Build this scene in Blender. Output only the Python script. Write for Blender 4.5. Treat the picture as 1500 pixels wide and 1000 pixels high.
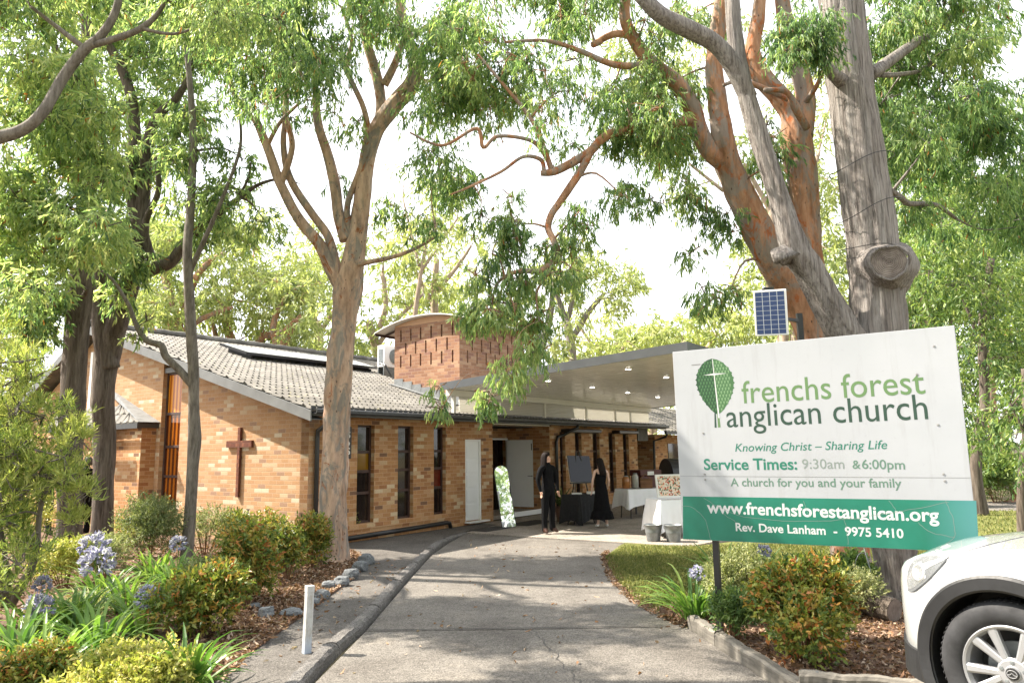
import bpy, bmesh, math, random
import numpy as np
from mathutils import Vector, Matrix
from mathutils import noise as mnoise
R = math.radians
for o in list(bpy.data.objects): bpy.data.objects.remove(o)
SC = bpy.context.scene
COL = SC.collection
# ------------------------------------------------------------------ camera, sky, sun, exposure
CAM_H, FPX, PITCH, ROLL = 1.8, 1063.0, R(8.58), R(-0.885)
cp_, sp_, cr_, sr_ = math.cos(PITCH), math.sin(PITCH), math.cos(ROLL), math.sin(ROLL)
def _cam(d):
    x, y, z = d
    fz = cp_*y + sp_*z; Y = sp_*y - cp_*z
    return (cr_*x - sr_*Y, sr_*x + cr_*Y, fz)
CM = np.array([_cam(e) for e in np.eye(3)]).T          # world direction -> (right, down, forward)
cam_d = bpy.data.cameras.new('camera'); cam = bpy.data.objects.new('camera', cam_d); COL.objects.link(cam)
cam_d.sensor_fit = 'HORIZONTAL'; cam_d.sensor_width = 36; cam_d.lens = 36*FPX/1500; cam_d.clip_end = 2000; cam_d.clip_start = 0.05
mm = Matrix.Identity(4)
for i in range(3):
    mm[i][0] = CM[0][i]; mm[i][1] = -CM[1][i]; mm[i][2] = -CM[2][i]
mm[2][3] = CAM_H
cam.matrix_world = mm
SC.camera = cam
BU = Vector((0.5731, 0.8195, 0)); BV = Vector((-0.8195, 0.5731, 0))       # along the church front / along its gable end
sun_h = BV*0.80 - BU*0.36
SUN_EL = math.atan2(1.0, sun_h.length)
SUN_DIR = Vector((sun_h.x, sun_h.y, 1.0)).normalized()
W = bpy.data.worlds.new('World'); SC.world = W; W.use_nodes = True
nt = W.node_tree; bgn = nt.nodes['Background']
sky = nt.nodes.new('ShaderNodeTexSky'); sky.sky_type = 'NISHITA'; sky.sun_disc = False
sky.sun_elevation = SUN_EL; sky.sun_rotation = math.atan2(SUN_DIR.x, SUN_DIR.y)
sky.air_density = 1.0; sky.dust_density = 2.5; sky.ozone_density = 0.8
# thin bright summer cloud veil in front of the blue
wtc = nt.nodes.new('ShaderNodeTexCoord'); wmp = nt.nodes.new('ShaderNodeMapping'); wmp.inputs['Scale'].default_value = (1, 1, 2.2)
wns = nt.nodes.new('ShaderNodeTexNoise'); wns.inputs['Scale'].default_value = 1.6; wns.inputs['Detail'].default_value = 6
wrp = nt.nodes.new('ShaderNodeValToRGB'); wrp.color_ramp.elements[0].position = 0.30; wrp.color_ramp.elements[0].color = (0.66, 0.66, 0.66, 1); wrp.color_ramp.elements[1].position = 0.62; wrp.color_ramp.elements[1].color = (0.95, 0.95, 0.95, 1)
wmx = nt.nodes.new('ShaderNodeMix'); wmx.data_type = 'RGBA'; wmx.inputs[7].default_value = (4.2, 4.24, 4.3, 1)
nt.links.new(wtc.outputs['Generated'], wmp.inputs[0]); nt.links.new(wmp.outputs[0], wns.inputs['Vector']); nt.links.new(wns.outputs[0], wrp.inputs[0])
nt.links.new(wrp.outputs[0], wmx.inputs[0]); nt.links.new(sky.outputs[0], wmx.inputs[6]); nt.links.new(wmx.outputs[2], bgn.inputs[0])
bgn.inputs[1].default_value = 0.15
sl = bpy.data.lights.new('sun', 'SUN'); sl.energy = 4.5; sl.angle = R(0.6); sl.color = (1, 0.91, 0.78)
so = bpy.data.objects.new('sun', sl); COL.objects.link(so)
so.rotation_euler = SUN_DIR.to_track_quat('Z', 'Y').to_euler()
SC.view_settings.view_transform = 'Standard'; SC.view_settings.look = 'None'
SC.view_settings.exposure = 1.85; SC.view_settings.gamma = 1
SC.cycles.max_bounces = 8; SC.cycles.transparent_max_bounces = 16; SC.cycles.use_denoising = True
# ------------------------------------------------------------------ placing helpers
EYE = np.array([0, 0, CAM_H])
def ray(px, py):
    d = CM.T @ np.array([px-750.0, py-500.0, FPX]); return d/np.linalg.norm(d)
def G(px, py, z=0.0):
    d = ray(px, py); t = (z-CAM_H)/d[2]; p = EYE+t*d; return Vector((p[0], p[1], z))
def D(px, py, Y):
    d = ray(px, py); p = EYE+d*(Y/d[1]); return Vector(p)
BO = Vector((-4.02, 14.38, 0))
def on(px, py, axis, val):                               # point of the church's own frame seen at a pixel, on a plane of that frame
    d = Vector(ray(px, py)); ax = (BU, BV, Vector((0, 0, 1)))[axis]
    c = Vector(EYE)-BO; t = (val-c.dot(ax))/d.dot(ax); p = c+d*t
    return Vector((p.dot(BU), p.dot(BV), p.z))
def LW(x, y, z=0.0): return BO+BU*x+BV*y+Vector((0, 0, z))
BROT = math.atan2(BU.y, BU.x)
# ------------------------------------------------------------------ objects
def tag(o, label=None, cat=None, group=None, kind=None):
    if label: o['label'] = label
    if cat: o['category'] = cat
    if group: o['group'] = group
    if kind: o['kind'] = kind
    return o
def empty(name, loc=(0, 0, 0), rz=0.0):
    o = bpy.data.objects.new(name, None); COL.objects.link(o); o.location = loc; o.rotation_euler = (0, 0, rz); o.empty_display_size = 0.2
    return o
def link(name, me, mats, parent=None, loc=None):
    o = bpy.data.objects.new(name, me); COL.objects.link(o)
    for m in (mats if isinstance(mats, (list, tuple)) else [mats]): me.materials.append(m)
    if parent: o.parent = parent
    if loc is not None: o.location = loc
    return o
def copy_tree(o, parent=None):
    c = o.copy(); COL.objects.link(c); c.parent = parent
    for ch in list(o.children): copy_tree(ch, c)
    return c
class MB:
    def __init__(s): s.v = []; s.f = []; s.mi = []; s.uv = {}
    def add(s, vs, fs, mi=0):
        n = len(s.v); s.v += [tuple(p) for p in vs]
        for f in fs: s.f.append(tuple(i+n for i in f)); s.mi.append(mi)
        return s
    def box(s, x0, x1, y0, y1, z0, z1, mi=0, M=None):
        vs = [Vector((x, y, z)) for z in (z0, z1) for x, y in ((x0, y0), (x1, y0), (x1, y1), (x0, y1))]
        if M: vs = [M @ p for p in vs]
        return s.add(vs, [(3, 2, 1, 0), (4, 5, 6, 7), (0, 1, 5, 4), (1, 2, 6, 5), (2, 3, 7, 6), (3, 0, 4, 7)], mi)
    def bar(s, a, b, w, h, mi=0, up=(0, 0, 1)):
        a, b = Vector(a), Vector(b); d = (b-a).normalized(); u = Vector(up)
        if abs(d.dot(u)) > 0.98: u = Vector((0, 1, 0))
        r = d.cross(u).normalized()*w/2; u = r.cross(d).normalized()*h/2
        vs = [p+q for p in (a, b) for q in (-r-u, r-u, r+u, -r+u)]
        return s.add(vs, [(0, 1, 2, 3), (7, 6, 5, 4), (0, 4, 5, 1), (1, 5, 6, 2), (2, 6, 7, 3), (3, 7, 4, 0)], mi)
    def prism(s, poly, ext, mi=0):
        ext = Vector(ext); n = len(poly); P = [Vector(p) for p in poly]
        fs = [tuple(range(n))[::-1], tuple(range(n, 2*n))]+[(i, (i+1) % n, n+(i+1) % n, n+i) for i in range(n)]
        return s.add(P+[p+ext for p in P], fs, mi)
    def loft(s, rings, mi=0, cap=True, closed=True):
        n = len(rings[0]); b = len(s.v); s.v += [tuple(p) for r in rings for p in r]
        for i in range(len(rings)-1):
            for j in range(n if closed else n-1):
                k = (j+1) % n; s.f.append((b+i*n+j, b+i*n+k, b+(i+1)*n+k, b+(i+1)*n+j)); s.mi.append(mi)
        if cap and closed:
            s.f.append(tuple(b+j for j in range(n))[::-1]); s.f.append(tuple(b+(len(rings)-1)*n+j for j in range(n))); s.mi += [mi, mi]
        return s
    def tube(s, pts, rad, n=8, mi=0, cap=True, fn=None):
        P = [Vector(p) for p in pts]
        if not isinstance(rad, (list, tuple, np.ndarray)): rad = [rad]*len(P)
        t0 = (P[1]-P[0]).normalized(); ref = Vector((0, 0, 1)) if abs(t0.z) < 0.9 else Vector((1, 0, 0))
        r = t0.cross(ref).normalized(); rings = []
        for i, p in enumerate(P):
            t = (P[min(i+1, len(P)-1)]-P[max(i-1, 0)]).normalized()
            r = (r-t*r.dot(t)).normalized(); q = t.cross(r)
            ring = []
            for j in range(n):
                a = 2*math.pi*j/n; k = rad[i]*(fn(i, a, p) if fn else 1)
                ring.append(p+r*(math.cos(a)*k)+q*(math.sin(a)*k))
            rings.append(ring)
        return s.loft(rings, mi, cap)
    def lathe(s, prof, n=24, mi=0, c=(0, 0, 0), M=None):
        rings = []
        for rr, z in prof:
            ring = [Vector((rr*math.cos(2*math.pi*j/n), rr*math.sin(2*math.pi*j/n), z)) for j in range(n)]
            rings.append([(M @ p if M else p)+Vector(c) for p in ring])
        return s.loft(rings, mi)
    def build(s, name, mats, parent=None, loc=None, smooth=False, bevel=0, M=None):
        me = bpy.data.meshes.new(name); vs = s.v
        if M is not None: vs = [tuple(M @ Vector(p)) for p in vs]
        me.from_pydata(vs, [], s.f)
        if any(s.mi): me.polygons.foreach_set('material_index', s.mi)
        if smooth: me.polygons.foreach_set('use_smooth', [True]*len(s.f))
        me.update(); o = link(name, me, mats, parent, loc)
        if bevel:
            b = o.modifiers.new('bevel', 'BEVEL'); b.width = bevel; b.segments = 2; b.limit_method = 'ANGLE'; b.angle_limit = R(40)
        return o
def smooth_path(pts, k=6):
    """Catmull-Rom through tuples of floats"""
    P = [np.array(p, float) for p in pts]; out = []
    for i in range(len(P)-1):
        a, b, c, d = P[max(i-1, 0)], P[i], P[i+1], P[min(i+2, len(P)-1)]
        for j in range(k):
            t = j/k; out.append(0.5*((2*b)+(-a+c)*t+(2*a-5*b+4*c-d)*t*t+(-a+3*b-3*c+d)*t**3))
    out.append(P[-1]); return out
def apply_mods(o):
    dg = bpy.context.evaluated_depsgraph_get(); dg.update()
    me = bpy.data.meshes.new_from_object(o.evaluated_get(dg)); o.modifiers.clear(); o.data = me; return o
# ------------------------------------------------------------------ materials
class NT:
    def __init__(s, name):
        s.m = bpy.data.materials.new(name); s.m.use_nodes = True; s.t = s.m.node_tree; s.b = s.t.nodes['Principled BSDF']; s.out = s.t.nodes['Material Output']
    def n(s, typ, **kw):
        x = s.t.nodes.new('ShaderNode'+typ)
        for k, v in kw.items():
            if k.startswith('i_'):
                key = k[2:]; key = int(key) if key.isdigit() else key.replace('_', ' ')
                s.set(x.inputs[key], v)
            else: setattr(x, k, v)
        return x
    def set(s, sock, v):
        if isinstance(v, bpy.types.NodeSocket): s.t.links.new(v, sock)
        elif isinstance(v, bpy.types.Node): s.t.links.new(v.outputs[0], sock)
        elif isinstance(v, tuple) and sock.type == 'RGBA' and len(v) == 3: sock.default_value = (*v, 1)
        else: sock.default_value = v
    def math(s, op, a, b=0.0, c=None):
        x = s.n('Math', operation=op); s.set(x.inputs[0], a); s.set(x.inputs[1], b)
        if c is not None: s.set(x.inputs[2], c)
        return x.outputs[0]
    def mix(s, f, a, b, mode='MIX'):
        x = s.n('Mix', data_type='RGBA', blend_type=mode); s.set(x.inputs[0], f); s.set(x.inputs[6], a); s.set(x.inputs[7], b); return x.outputs[2]
    def ramp(s, f, stops, interp='LINEAR'):
        x = s.n('ValToRGB'); s.set(x.inputs[0], f); e = x.color_ramp.elements; x.color_ramp.interpolation = interp
        while len(e) < len(stops): e.new(0.5)
        for i, (p, c) in enumerate(stops): e[i].position = p; e[i].color = (*c, 1) if len(c) == 3 else c
        return x.outputs[0]
    def noise(s, vec, scale, detail=4, rough=0.6, dist=0.0):
        return s.n('TexNoise', i_Vector=vec, i_Scale=scale, i_Detail=detail, i_Roughness=rough, i_Distortion=dist).outputs[0]
    def obj(s): return s.n('TexCoord').outputs['Object']
    def pos(s): return s.n('NewGeometry').outputs['Position']
    def map(s, vec, scale=(1, 1, 1), loc=(0, 0, 0)): return s.n('Mapping', i_Vector=vec, i_Scale=scale, i_Location=loc).outputs[0]
    def attr(s, name): return s.n('Attribute', attribute_name=name)
    def bump(s, h, strength=0.5, dist=0.01):
        x = s.n('Bump', i_Height=h, i_Strength=strength, i_Distance=dist); s.set(s.b.inputs['Normal'], x.outputs[0])
    def P(s, **kw):
        for k, v in kw.items(): s.set(s.b.inputs[k.replace('_', ' ')], v)
        return s
GREY = lambda g: (g, g, g)
def plain(name, col, rough=0.6, metal=0.0, var=0.12, scale=6, bump=0.0, spec=0.5, coat=0.0):
    t = NT(name); p = t.obj(); nz = t.noise(p, scale, 5)
    d = tuple(c*(1-var) for c in col); l = tuple(min(1, c*(1+var)) for c in col)
    c = t.ramp(nz, [(0.3, d), (0.7, l)])
    t.P(Base_Color=c, Roughness=t.ramp(t.noise(p, scale*3), [(0.3, GREY(max(0, rough-0.08))), (0.7, GREY(min(1, rough+0.08)))]), Metallic=metal, Specular_IOR_Level=spec, Coat_Weight=coat)
    if bump: t.bump(t.noise(p, scale*8), bump, 0.01)
    return t.m
def brick_mat(name, pal, mortar, bw=0.24, bh=0.086, cap=False, dirt=0.3):
    t = NT(name); tc = t.n('TexCoord'); s = t.n('SeparateXYZ', i_0=tc.outputs['Object']); nn = t.n('SeparateXYZ', i_0=tc.outputs['Normal'])
    side = t.math('GREATER_THAN', t.math('ABSOLUTE', nn.outputs[0]), 0.6)
    mx = t.n('Mix', data_type='FLOAT'); t.set(mx.inputs[0], side); t.set(mx.inputs[2], s.outputs[0]); t.set(mx.inputs[3], s.outputs[1])
    U = mx.outputs[0]; V = s.outputs[2]
    wob = t.noise(tc.outputs['Object'], 7, 2); V = t.math('ADD', V, t.math('MULTIPLY', t.math('SUBTRACT', wob, 0.5), 0.006))
    v = t.math('DIVIDE', V, bh); row = t.math('FLOOR', v); fv = t.math('FRACT', v)
    u = t.math('ADD', t.math('DIVIDE', U, bw), t.math('MULTIPLY', t.math('MODULO', t.math('ADD', row, 400), 2), 0.5)); colu = t.math('FLOOR', u); fu = t.math('FRACT', u)
    comb = t.n('CombineXYZ', i_0=colu, i_1=row, i_2=t.math('MULTIPLY', side, 37.0))
    wn = t.n('TexWhiteNoise', noise_dimensions='3D', i_Vector=comb.outputs[0])
    bc = t.ramp(wn.outputs[0], pal, 'CONSTANT')
    fine = t.noise(tc.outputs['Object'], 40, 4); bc = t.mix(0.55, bc, t.ramp(fine, [(0.25, GREY(0.62)), (0.75, GREY(1.25))]), 'MULTIPLY')
    big = t.noise(tc.outputs['Object'], 0.8, 4); bc = t.mix(dirt, bc, t.ramp(big, [(0.35, (0.62, 0.55, 0.5)), (0.6, (1.1, 1.08, 1.05))]), 'MULTIPLY')
    mu, mv = 0.005/bw, 0.005/bh
    e = t.math('MINIMUM', t.math('MINIMUM', t.math('DIVIDE', fu, mu), t.math('DIVIDE', t.math('SUBTRACT', 1, fu), mu)), t.math('MINIMUM', t.math('DIVIDE', fv, mv), t.math('DIVIDE', t.math('SUBTRACT', 1, fv), mv)))
    msk = t.n('MapRange', i_0=e, i_1=0.6, i_2=1.3).outputs[0]
    t.P(Base_Color=t.mix(msk, mortar, bc), Roughness=0.88, Specular_IOR_Level=0.25)
    t.bump(t.math('ADD', msk, t.math('MULTIPLY', fine, 0.35)), 0.6, 0.006)
    return t.m
ORANGE = [(0.0, (0.389, 0.201, 0.088)), (0.22, (0.454, 0.250, 0.114)), (0.42, (0.421, 0.220, 0.096)), (0.56, (0.486, 0.293, 0.150)), (0.70, (0.335, 0.159, 0.072)), (0.79, (0.518, 0.366, 0.215)), (0.88, (0.583, 0.458, 0.299)), (0.94, (0.205, 0.116, 0.072))]
M = {}
M['brick'] = brick_mat('orange_brick', ORANGE, (0.50, 0.31, 0.19))
M['brick_sunlit'] = brick_mat('sunlit_orange_brick', [(0, (0.398, 0.229, 0.119)), (0.25, (0.432, 0.259, 0.139)), (0.45, (0.410, 0.239, 0.123)), (0.62, (0.449, 0.278, 0.155)), (0.82, (0.475, 0.351, 0.226)), (0.91, (0.527, 0.439, 0.319)), (0.965, (0.311, 0.195, 0.129))], (0.432, 0.307, 0.206), dirt=0.12)  # paler copy of the front brick, the gable's sunlight put into its colour
M['brick_red'] = brick_mat('red_brown_brick', [(0, (0.302, 0.162, 0.100)), (0.25, (0.347, 0.186, 0.115)), (0.5, (0.386, 0.222, 0.138)), (0.72, (0.269, 0.144, 0.106)), (0.86, (0.426, 0.270, 0.175))], (0.358, 0.240, 0.175), dirt=0.4)
M['brick_cross'] = brick_mat('dark_cross_brick', [(0, (0.13, 0.045, 0.028)), (0.4, (0.17, 0.06, 0.035)), (0.75, (0.21, 0.08, 0.045))], (0.10, 0.05, 0.035), bw=0.076, bh=0.086)
def tile_mat():
    t = NT('roof_tile'); p = t.obj(); a = t.noise(p, 2.2, 5); b = t.noise(p, 22, 4); c = t.noise(p, 0.55, 3)
    col = t.ramp(a, [(0.25, (0.075, 0.07, 0.063)), (0.55, (0.155, 0.145, 0.13)), (0.8, (0.235, 0.22, 0.195))])
    col = t.mix(0.6, col, t.ramp(b, [(0.3, GREY(0.55)), (0.65, GREY(1.15))]), 'MULTIPLY'); col = t.mix(0.45, col, t.ramp(c, [(0.35, (0.45, 0.43, 0.38)), (0.6, GREY(1.1))]), 'MULTIPLY'); g = t.noise(p, 6.5, 6, 0.7); col = t.mix(t.n('MapRange', i_0=g, i_1=0.60, i_2=0.66).outputs[0], col, (0.23, 0.215, 0.12))
    t.P(Base_Color=col, Roughness=0.8); t.bump(b, 0.4, 0.01); return t.m
M['tile'] = tile_mat()
M['trim'] = plain('grey_painted_timber', (0.14, 0.145, 0.147), 0.6, var=0.18, scale=3)
M['gutter'] = plain('dark_charcoal_metal', (0.035, 0.036, 0.038), 0.45, var=0.2, scale=3)
M['fascia'] = plain('slate_grey_metal', (0.085, 0.092, 0.10), 0.4, var=0.15, scale=2)
M['frame'] = plain('dark_brown_timber', (0.05, 0.024, 0.017), 0.55, var=0.25, scale=8)
M['white'] = plain('white_paint', (0.82, 0.82, 0.80), 0.5, var=0.04, scale=2)
M['door_white'] = plain('white_door_paint', (0.84, 0.85, 0.85), 0.5, var=0.03, scale=2)
M['cream'] = plain('cream_metal', (0.72, 0.70, 0.64), 0.42, var=0.04, scale=1.5)
M['ceiling'] = plain('white_ceiling_sheet', (0.93, 0.915, 0.89), 0.2, var=0.02, scale=1)
M['galv'] = plain('galvanised_steel', (0.20, 0.215, 0.22), 0.45, metal=0.5, var=0.25, scale=12)
M['lead'] = plain('lead_flashing', (0.19, 0.20, 0.205), 0.6, metal=0.2, var=0.25, scale=5)
M['black'] = plain('black_plastic', (0.018, 0.018, 0.019), 0.5, var=0.2)
M['black_metal'] = plain('black_metal', (0.015, 0.015, 0.016), 0.4, var=0.2)
M['dark'] = plain('interior_shade_black', (0.02, 0.017, 0.015), 0.9)  # near black, stands in for the shade indoors
M['pink_render'] = plain('cream_render', (0.62, 0.52, 0.42), 0.8, var=0.08, scale=2)
M['arch'] = plain('terracotta_render', (0.55, 0.33, 0.20), 0.8, var=0.1, scale=3)
M['pvc'] = plain('black_pipe', (0.02, 0.019, 0.019), 0.35, var=0.2)
def glass_mat(name, col, rough=0.06):
    t = NT(name); p = t.obj(); t.P(Base_Color=t.ramp(t.noise(p, 1.3, 2), [(0.35, tuple(c*0.6 for c in col)), (0.65, col)]), Roughness=rough, Specular_IOR_Level=0.6); return t.m
M['glass'] = glass_mat('dark_window_glass', (0.022, 0.015, 0.012))
M['glass_amber'] = glass_mat('amber_curtained_glass', (0.42, 0.135, 0.012), 0.15)
def emis(name, col, s):
    t = NT(name); t.P(Base_Color=(0.8, 0.8, 0.8), Emission_Color=col, Emission_Strength=s); return t.m
M['lamp'] = emis('lit_downlight', (1, 0.93, 0.82), 4.0)
def wood_mat(name, c0, c1, axis=(1, 14, 14)):
    t = NT(name); p = t.map(t.obj(), axis); a = t.noise(p, 1.6, 6, 0.7, 0.3); b = t.noise(t.obj(), 3, 4)
    c = t.ramp(a, [(0.3, c0), (0.7, c1)]); c = t.mix(0.5, c, t.ramp(b, [(0.35, GREY(0.55)), (0.65, GREY(1.15))]), 'MULTIPLY')
    t.P(Base_Color=c, Roughness=0.85, Specular_IOR_Level=0.25); t.bump(a, 0.6, 0.01); return t.m
M['sleeper'] = wood_mat('weathered_grey_timber', (0.085, 0.078, 0.068), (0.235, 0.215, 0.185))
M['wood'] = wood_mat('brown_wood', (0.12, 0.06, 0.03), (0.28, 0.15, 0.08))
def aggregate(name, base, lo, hi, joint=0.0):
    t = NT(name); p = t.pos(); a = t.noise(p, 160, 3, 0.8); b = t.noise(p, 1.1, 6, 0.62); c = t.noise(p, 9, 5, 0.7)
    vor = t.n('TexVoronoi', i_Vector=p, i_Scale=90.0); vo = t.n('TexVoronoi', i_Vector=p, i_Scale=38.0)
    col = t.mix(1.0, t.ramp(a, [(0.28, lo), (0.5, base), (0.72, hi)]), t.ramp(vor.outputs['Color'], [(0.1, GREY(0.55)), (0.8, GREY(1.35))]), 'MULTIPLY')
    col = t.mix(0.75, col, t.ramp(b, [(0.3, (0.58, 0.56, 0.55)), (0.55, GREY(1.0)), (0.75, (1.16, 1.12, 1.06))]), 'MULTIPLY')
    col = t.mix(0.6, col, t.ramp(c, [(0.3, GREY(0.68)), (0.65, GREY(1.16))]), 'MULTIPLY')
    e = t.noise(t.map(p, (0.9, 0.35, 1)), 2.3, 7, 0.75, 1.2); col = t.mix(0.55, col, t.ramp(e, [(0.30, (0.55, 0.53, 0.52)), (0.44, GREY(1.0)), (0.62, GREY(1.0)), (0.72, (1.2, 1.15, 1.08))]), 'MULTIPLY')
    col = t.mix(0.45, col, t.ramp(vo.outputs['Distance'], [(0.0, GREY(1.5)), (0.25, GREY(0.95)), (0.6, GREY(0.8))]), 'MULTIPLY')
    t.P(Base_Color=col, Roughness=0.9, Specular_IOR_Level=0.3); t.bump(t.math('ADD', a, vor.outputs['Distance']), 0.7, 0.006); return t.m
M['drive'] = aggregate('exposed_aggregate_driveway', (0.162, 0.148, 0.131), (0.077, 0.069, 0.062), (0.28, 0.258, 0.23))
M['path'] = aggregate('exposed_aggregate_path', (0.12, 0.11, 0.10), (0.06, 0.055, 0.05), (0.21, 0.195, 0.175))
M['slab'] = aggregate('portico_concrete', (0.33, 0.29, 0.25), (0.24, 0.21, 0.18), (0.43, 0.385, 0.34))
M['kerb'] = aggregate('kerb_concrete', (0.14, 0.132, 0.125), (0.04, 0.038, 0.036), (0.33, 0.31, 0.29))
def soil(name, c0, c1, c2):
    t = NT(name); p = t.pos(); a = t.noise(p, 34, 5, 0.75); b = t.noise(p, 1.5, 5)
    col = t.ramp(a, [(0.3, c0), (0.5, c1), (0.72, c2)]); col = t.mix(0.6, col, t.ramp(b, [(0.35, GREY(0.6)), (0.65, GREY(1.15))]), 'MULTIPLY')
    t.P(Base_Color=col, Roughness=0.95, Specular_IOR_Level=0.2); t.bump(a, 0.8, 0.02); return t.m
M['mulch'] = soil('bark_mulch', (0.05, 0.03, 0.02), (0.13, 0.08, 0.055), (0.27, 0.18, 0.125))
M['lawn'] = soil('lawn_soil', (0.075, 0.085, 0.022), (0.13, 0.145, 0.04), (0.26, 0.23, 0.10))
M['earth'] = soil('dry_ground', (0.10, 0.09, 0.045), (0.17, 0.145, 0.08), (0.26, 0.22, 0.14))
M['rock'] = soil('bluestone_rock', (0.09, 0.095, 0.105), (0.17, 0.18, 0.19), (0.32, 0.33, 0.33))
M['road'] = aggregate('grey_bitumen', (0.20, 0.18, 0.165), (0.14, 0.13, 0.12), (0.27, 0.245, 0.225))
# ------------------------------------------------------------------ ground, paths, beds
def sheet(name, px, z, mat, world=None, top=True):
    pts = [G(x, y, z) for x, y in px] if world is None else [Vector((x, y, z)) for x, y in world]
    mb = MB(); mb.prism([p+Vector((0, 0, -0.25)) for p in pts], (0, 0, 0.25))
    o = mb.build(name, mat); bm = bmesh.new(); bm.from_mesh(o.data); bmesh.ops.recalc_face_normals(bm, faces=bm.faces); bm.to_mesh(o.data); bm.free()
    tag(o, kind='structure'); return o
mb = MB(); mb.add([(-400, -150, -0.04), (400, -150, -0.04), (400, 600, -0.04), (-400, 600, -0.04)], [(0, 1, 2, 3)])
tag(mb.build('ground', M['earth']), kind='structure')
DRIVE_L = [(461, 1000), (536, 924), (593.6, 856), (632, 812.8), (656, 796), (682, 781.5)]
DRIVE_R = [(915, 795), (906, 800), (888, 814), (893, 832), (905, 853), (930, 878), (966, 899), (1010, 921), (1090, 975), (1129, 1001)]
def wxy(v): return (v.x, v.y)
drive_w = [(-1.9, -6.0)]+[(-1.62, 2.0)]+[wxy(G(*p)) for p in DRIVE_L]+[wxy(G(*p)) for p in DRIVE_R]+[(2.2, 3.6), (9, 3.0), (9, -6)]
sheet('driveway', None, 0.0, M['drive'], drive_w)
path_in = [(440, 978), (512, 918), (574, 853), (605, 823), (627, 805), (651, 787), (680, 778.5)]
bed_edge = [(300, 1012), (333, 982), (400, 934), (459, 892), (512, 852), (536, 832), (545, 822), (520, 808), (470, 806)]
path_w = [(-3.6, 2.0)]+[wxy(G(*p)) for p in bed_edge]+[wxy(LW(-0.1, -0.02)), wxy(LW(5.4, -0.02)), wxy(LW(5.4, -0.62))]+[wxy(G(*p)) for p in path_in[::-1]]+[(-1.75, 2.0)]
sheet('footpath', None, 0.008, M['path'], path_w)
slab_w = [wxy(LW(5.4, -0.62)), wxy(LW(5.4, -0.02)), wxy(LW(16.2, -0.02)), wxy(LW(16.2, -8.0)), wxy(G(1010, 801)), wxy(G(915, 795)), wxy(G(767, 786)), wxy(G(683, 780))]
sheet('portico_slab', None, 0.012, M['slab'], slab_w)
# dark expansion joints across the driveway
mb = MB()
for a, b in (((683, 781.2), (767, 787.2)), ((767, 787.2), (915, 796.4)), ((537, 924), (760, 921)), ((760, 921), (1005, 917))):
    A, B = G(*a, 0.0), G(*b, 0.0); d = (B-A).normalized(); n = Vector((-d.y, d.x, 0))*0.013
    mb.add([A-n+Vector((0, 0, .0135)), B-n+Vector((0, 0, .0135)), B+n+Vector((0, 0, .0135)), A+n+Vector((0, 0, .0135))], [(0, 1, 2, 3)])
tag(mb.build('driveway_joint', plain('joint_filler', (0.035, 0.032, 0.03), 0.9)), kind='structure')
rr = random.Random(21)
for a, b in (((780, 921), (850, 1000)), ((420, 955), (500, 905))):
    A, B = G(*a), G(*b); n_ = 26; mb = MB(); prev = None
    for i in range(n_+1):
        q = A.lerp(B, i/n_)+Vector((rr.uniform(-.03, .03), rr.uniform(-.04, .04), 0)); w_ = 0.002+0.002*rr.random(); d = (B-A).normalized(); s_ = Vector((-d.y, d.x, 0))*w_; z_ = Vector((0, 0, 0.0045 if a[0] > 430 else 0.0125))
        mb.v += [tuple(q-s_+z_), tuple(q+s_+z_)]
        if i: k_ = 2*i; mb.f.append((k_-2, k_, k_+1, k_-1)); mb.mi.append(0)
    tag(mb.build('paving_crack', M['pvc']), kind='structure')
# kerb between path and drive
ki = [wxy(G(x, y)) for x, y in path_in]; ko = [wxy(G(*p)) for p in DRIVE_L]
def resample(P, n):
    P = [np.array(p, float) for p in smooth_path(P, 8)]; L = np.concatenate([[0], np.cumsum([np.linalg.norm(P[i+1]-P[i]) for i in range(len(P)-1)])])
    return [np.array([np.interp(t, L, [p[k] for p in P]) for k in range(len(P[0]))]) for t in np.linspace(0, L[-1], n)]
krr = random.Random(44)
kmid = resample([(-1.72, 0.5)]+[((a[0]+b[0])/2, (a[1]+b[1])/2) for a, b in zip(resample(ki, 7), resample(ko, 7))], 240)
mb = MB(); rings = []
for i, p in enumerate(kmid):
    t = kmid[min(i+1, 239)]-kmid[max(i-1, 0)]; t /= np.linalg.norm(t); nn = np.array([-t[1], t[0]])
    wv = 0.004*math.sin(i*0.7)+0.004*math.sin(i*0.23); h = 0.08*min(1.0, (239-i)/37+0.15)
    jr = lambda a=0.007: krr.uniform(-a, a)
    rings.append([(*(p+nn*(s+jr(0.005))), z+(jr() if z > 0 else 0)) for s, z in ((0.062, -0.1), (0.06, h-0.018+wv), (0.048, h+wv), (0.0, h+0.003+wv), (-0.05, h-0.004+wv), (-0.07, h-0.03+wv), (-0.078, -0.1))])
for k_ in range(0, 240, 24): mb.loft(rings[k_:k_+24])
mb.loft([[(x, y, z-0.02) for x, y, z in r] for r in rings]); tag(mb.build('kerb', M['kerb'], smooth=False), kind='structure')
bed_l = [(-3.6, 2.0)]+[wxy(G(*p)) for p in bed_edge]+[wxy(LW(-0.1, -0.02)), wxy(LW(-0.02, 5)), wxy(LW(-0.6, 9)), (-16, 16), (-16, 2)]
sheet('garden_bed', None, 0.03, M['mulch'], bed_l)
lawn_w = [wxy(G(*p)) for p in DRIVE_R[:7]]+[wxy(G(1062, 872)), wxy(G(1200, 850)), (6.5, 10), (9, 8.5), (22, 9), (30, 26), (14, 21), wxy(G(1010, 801))]
sheet('lawn', None, 0.006, M['lawn'], lawn_w)
BED_Z = 0.10
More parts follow.
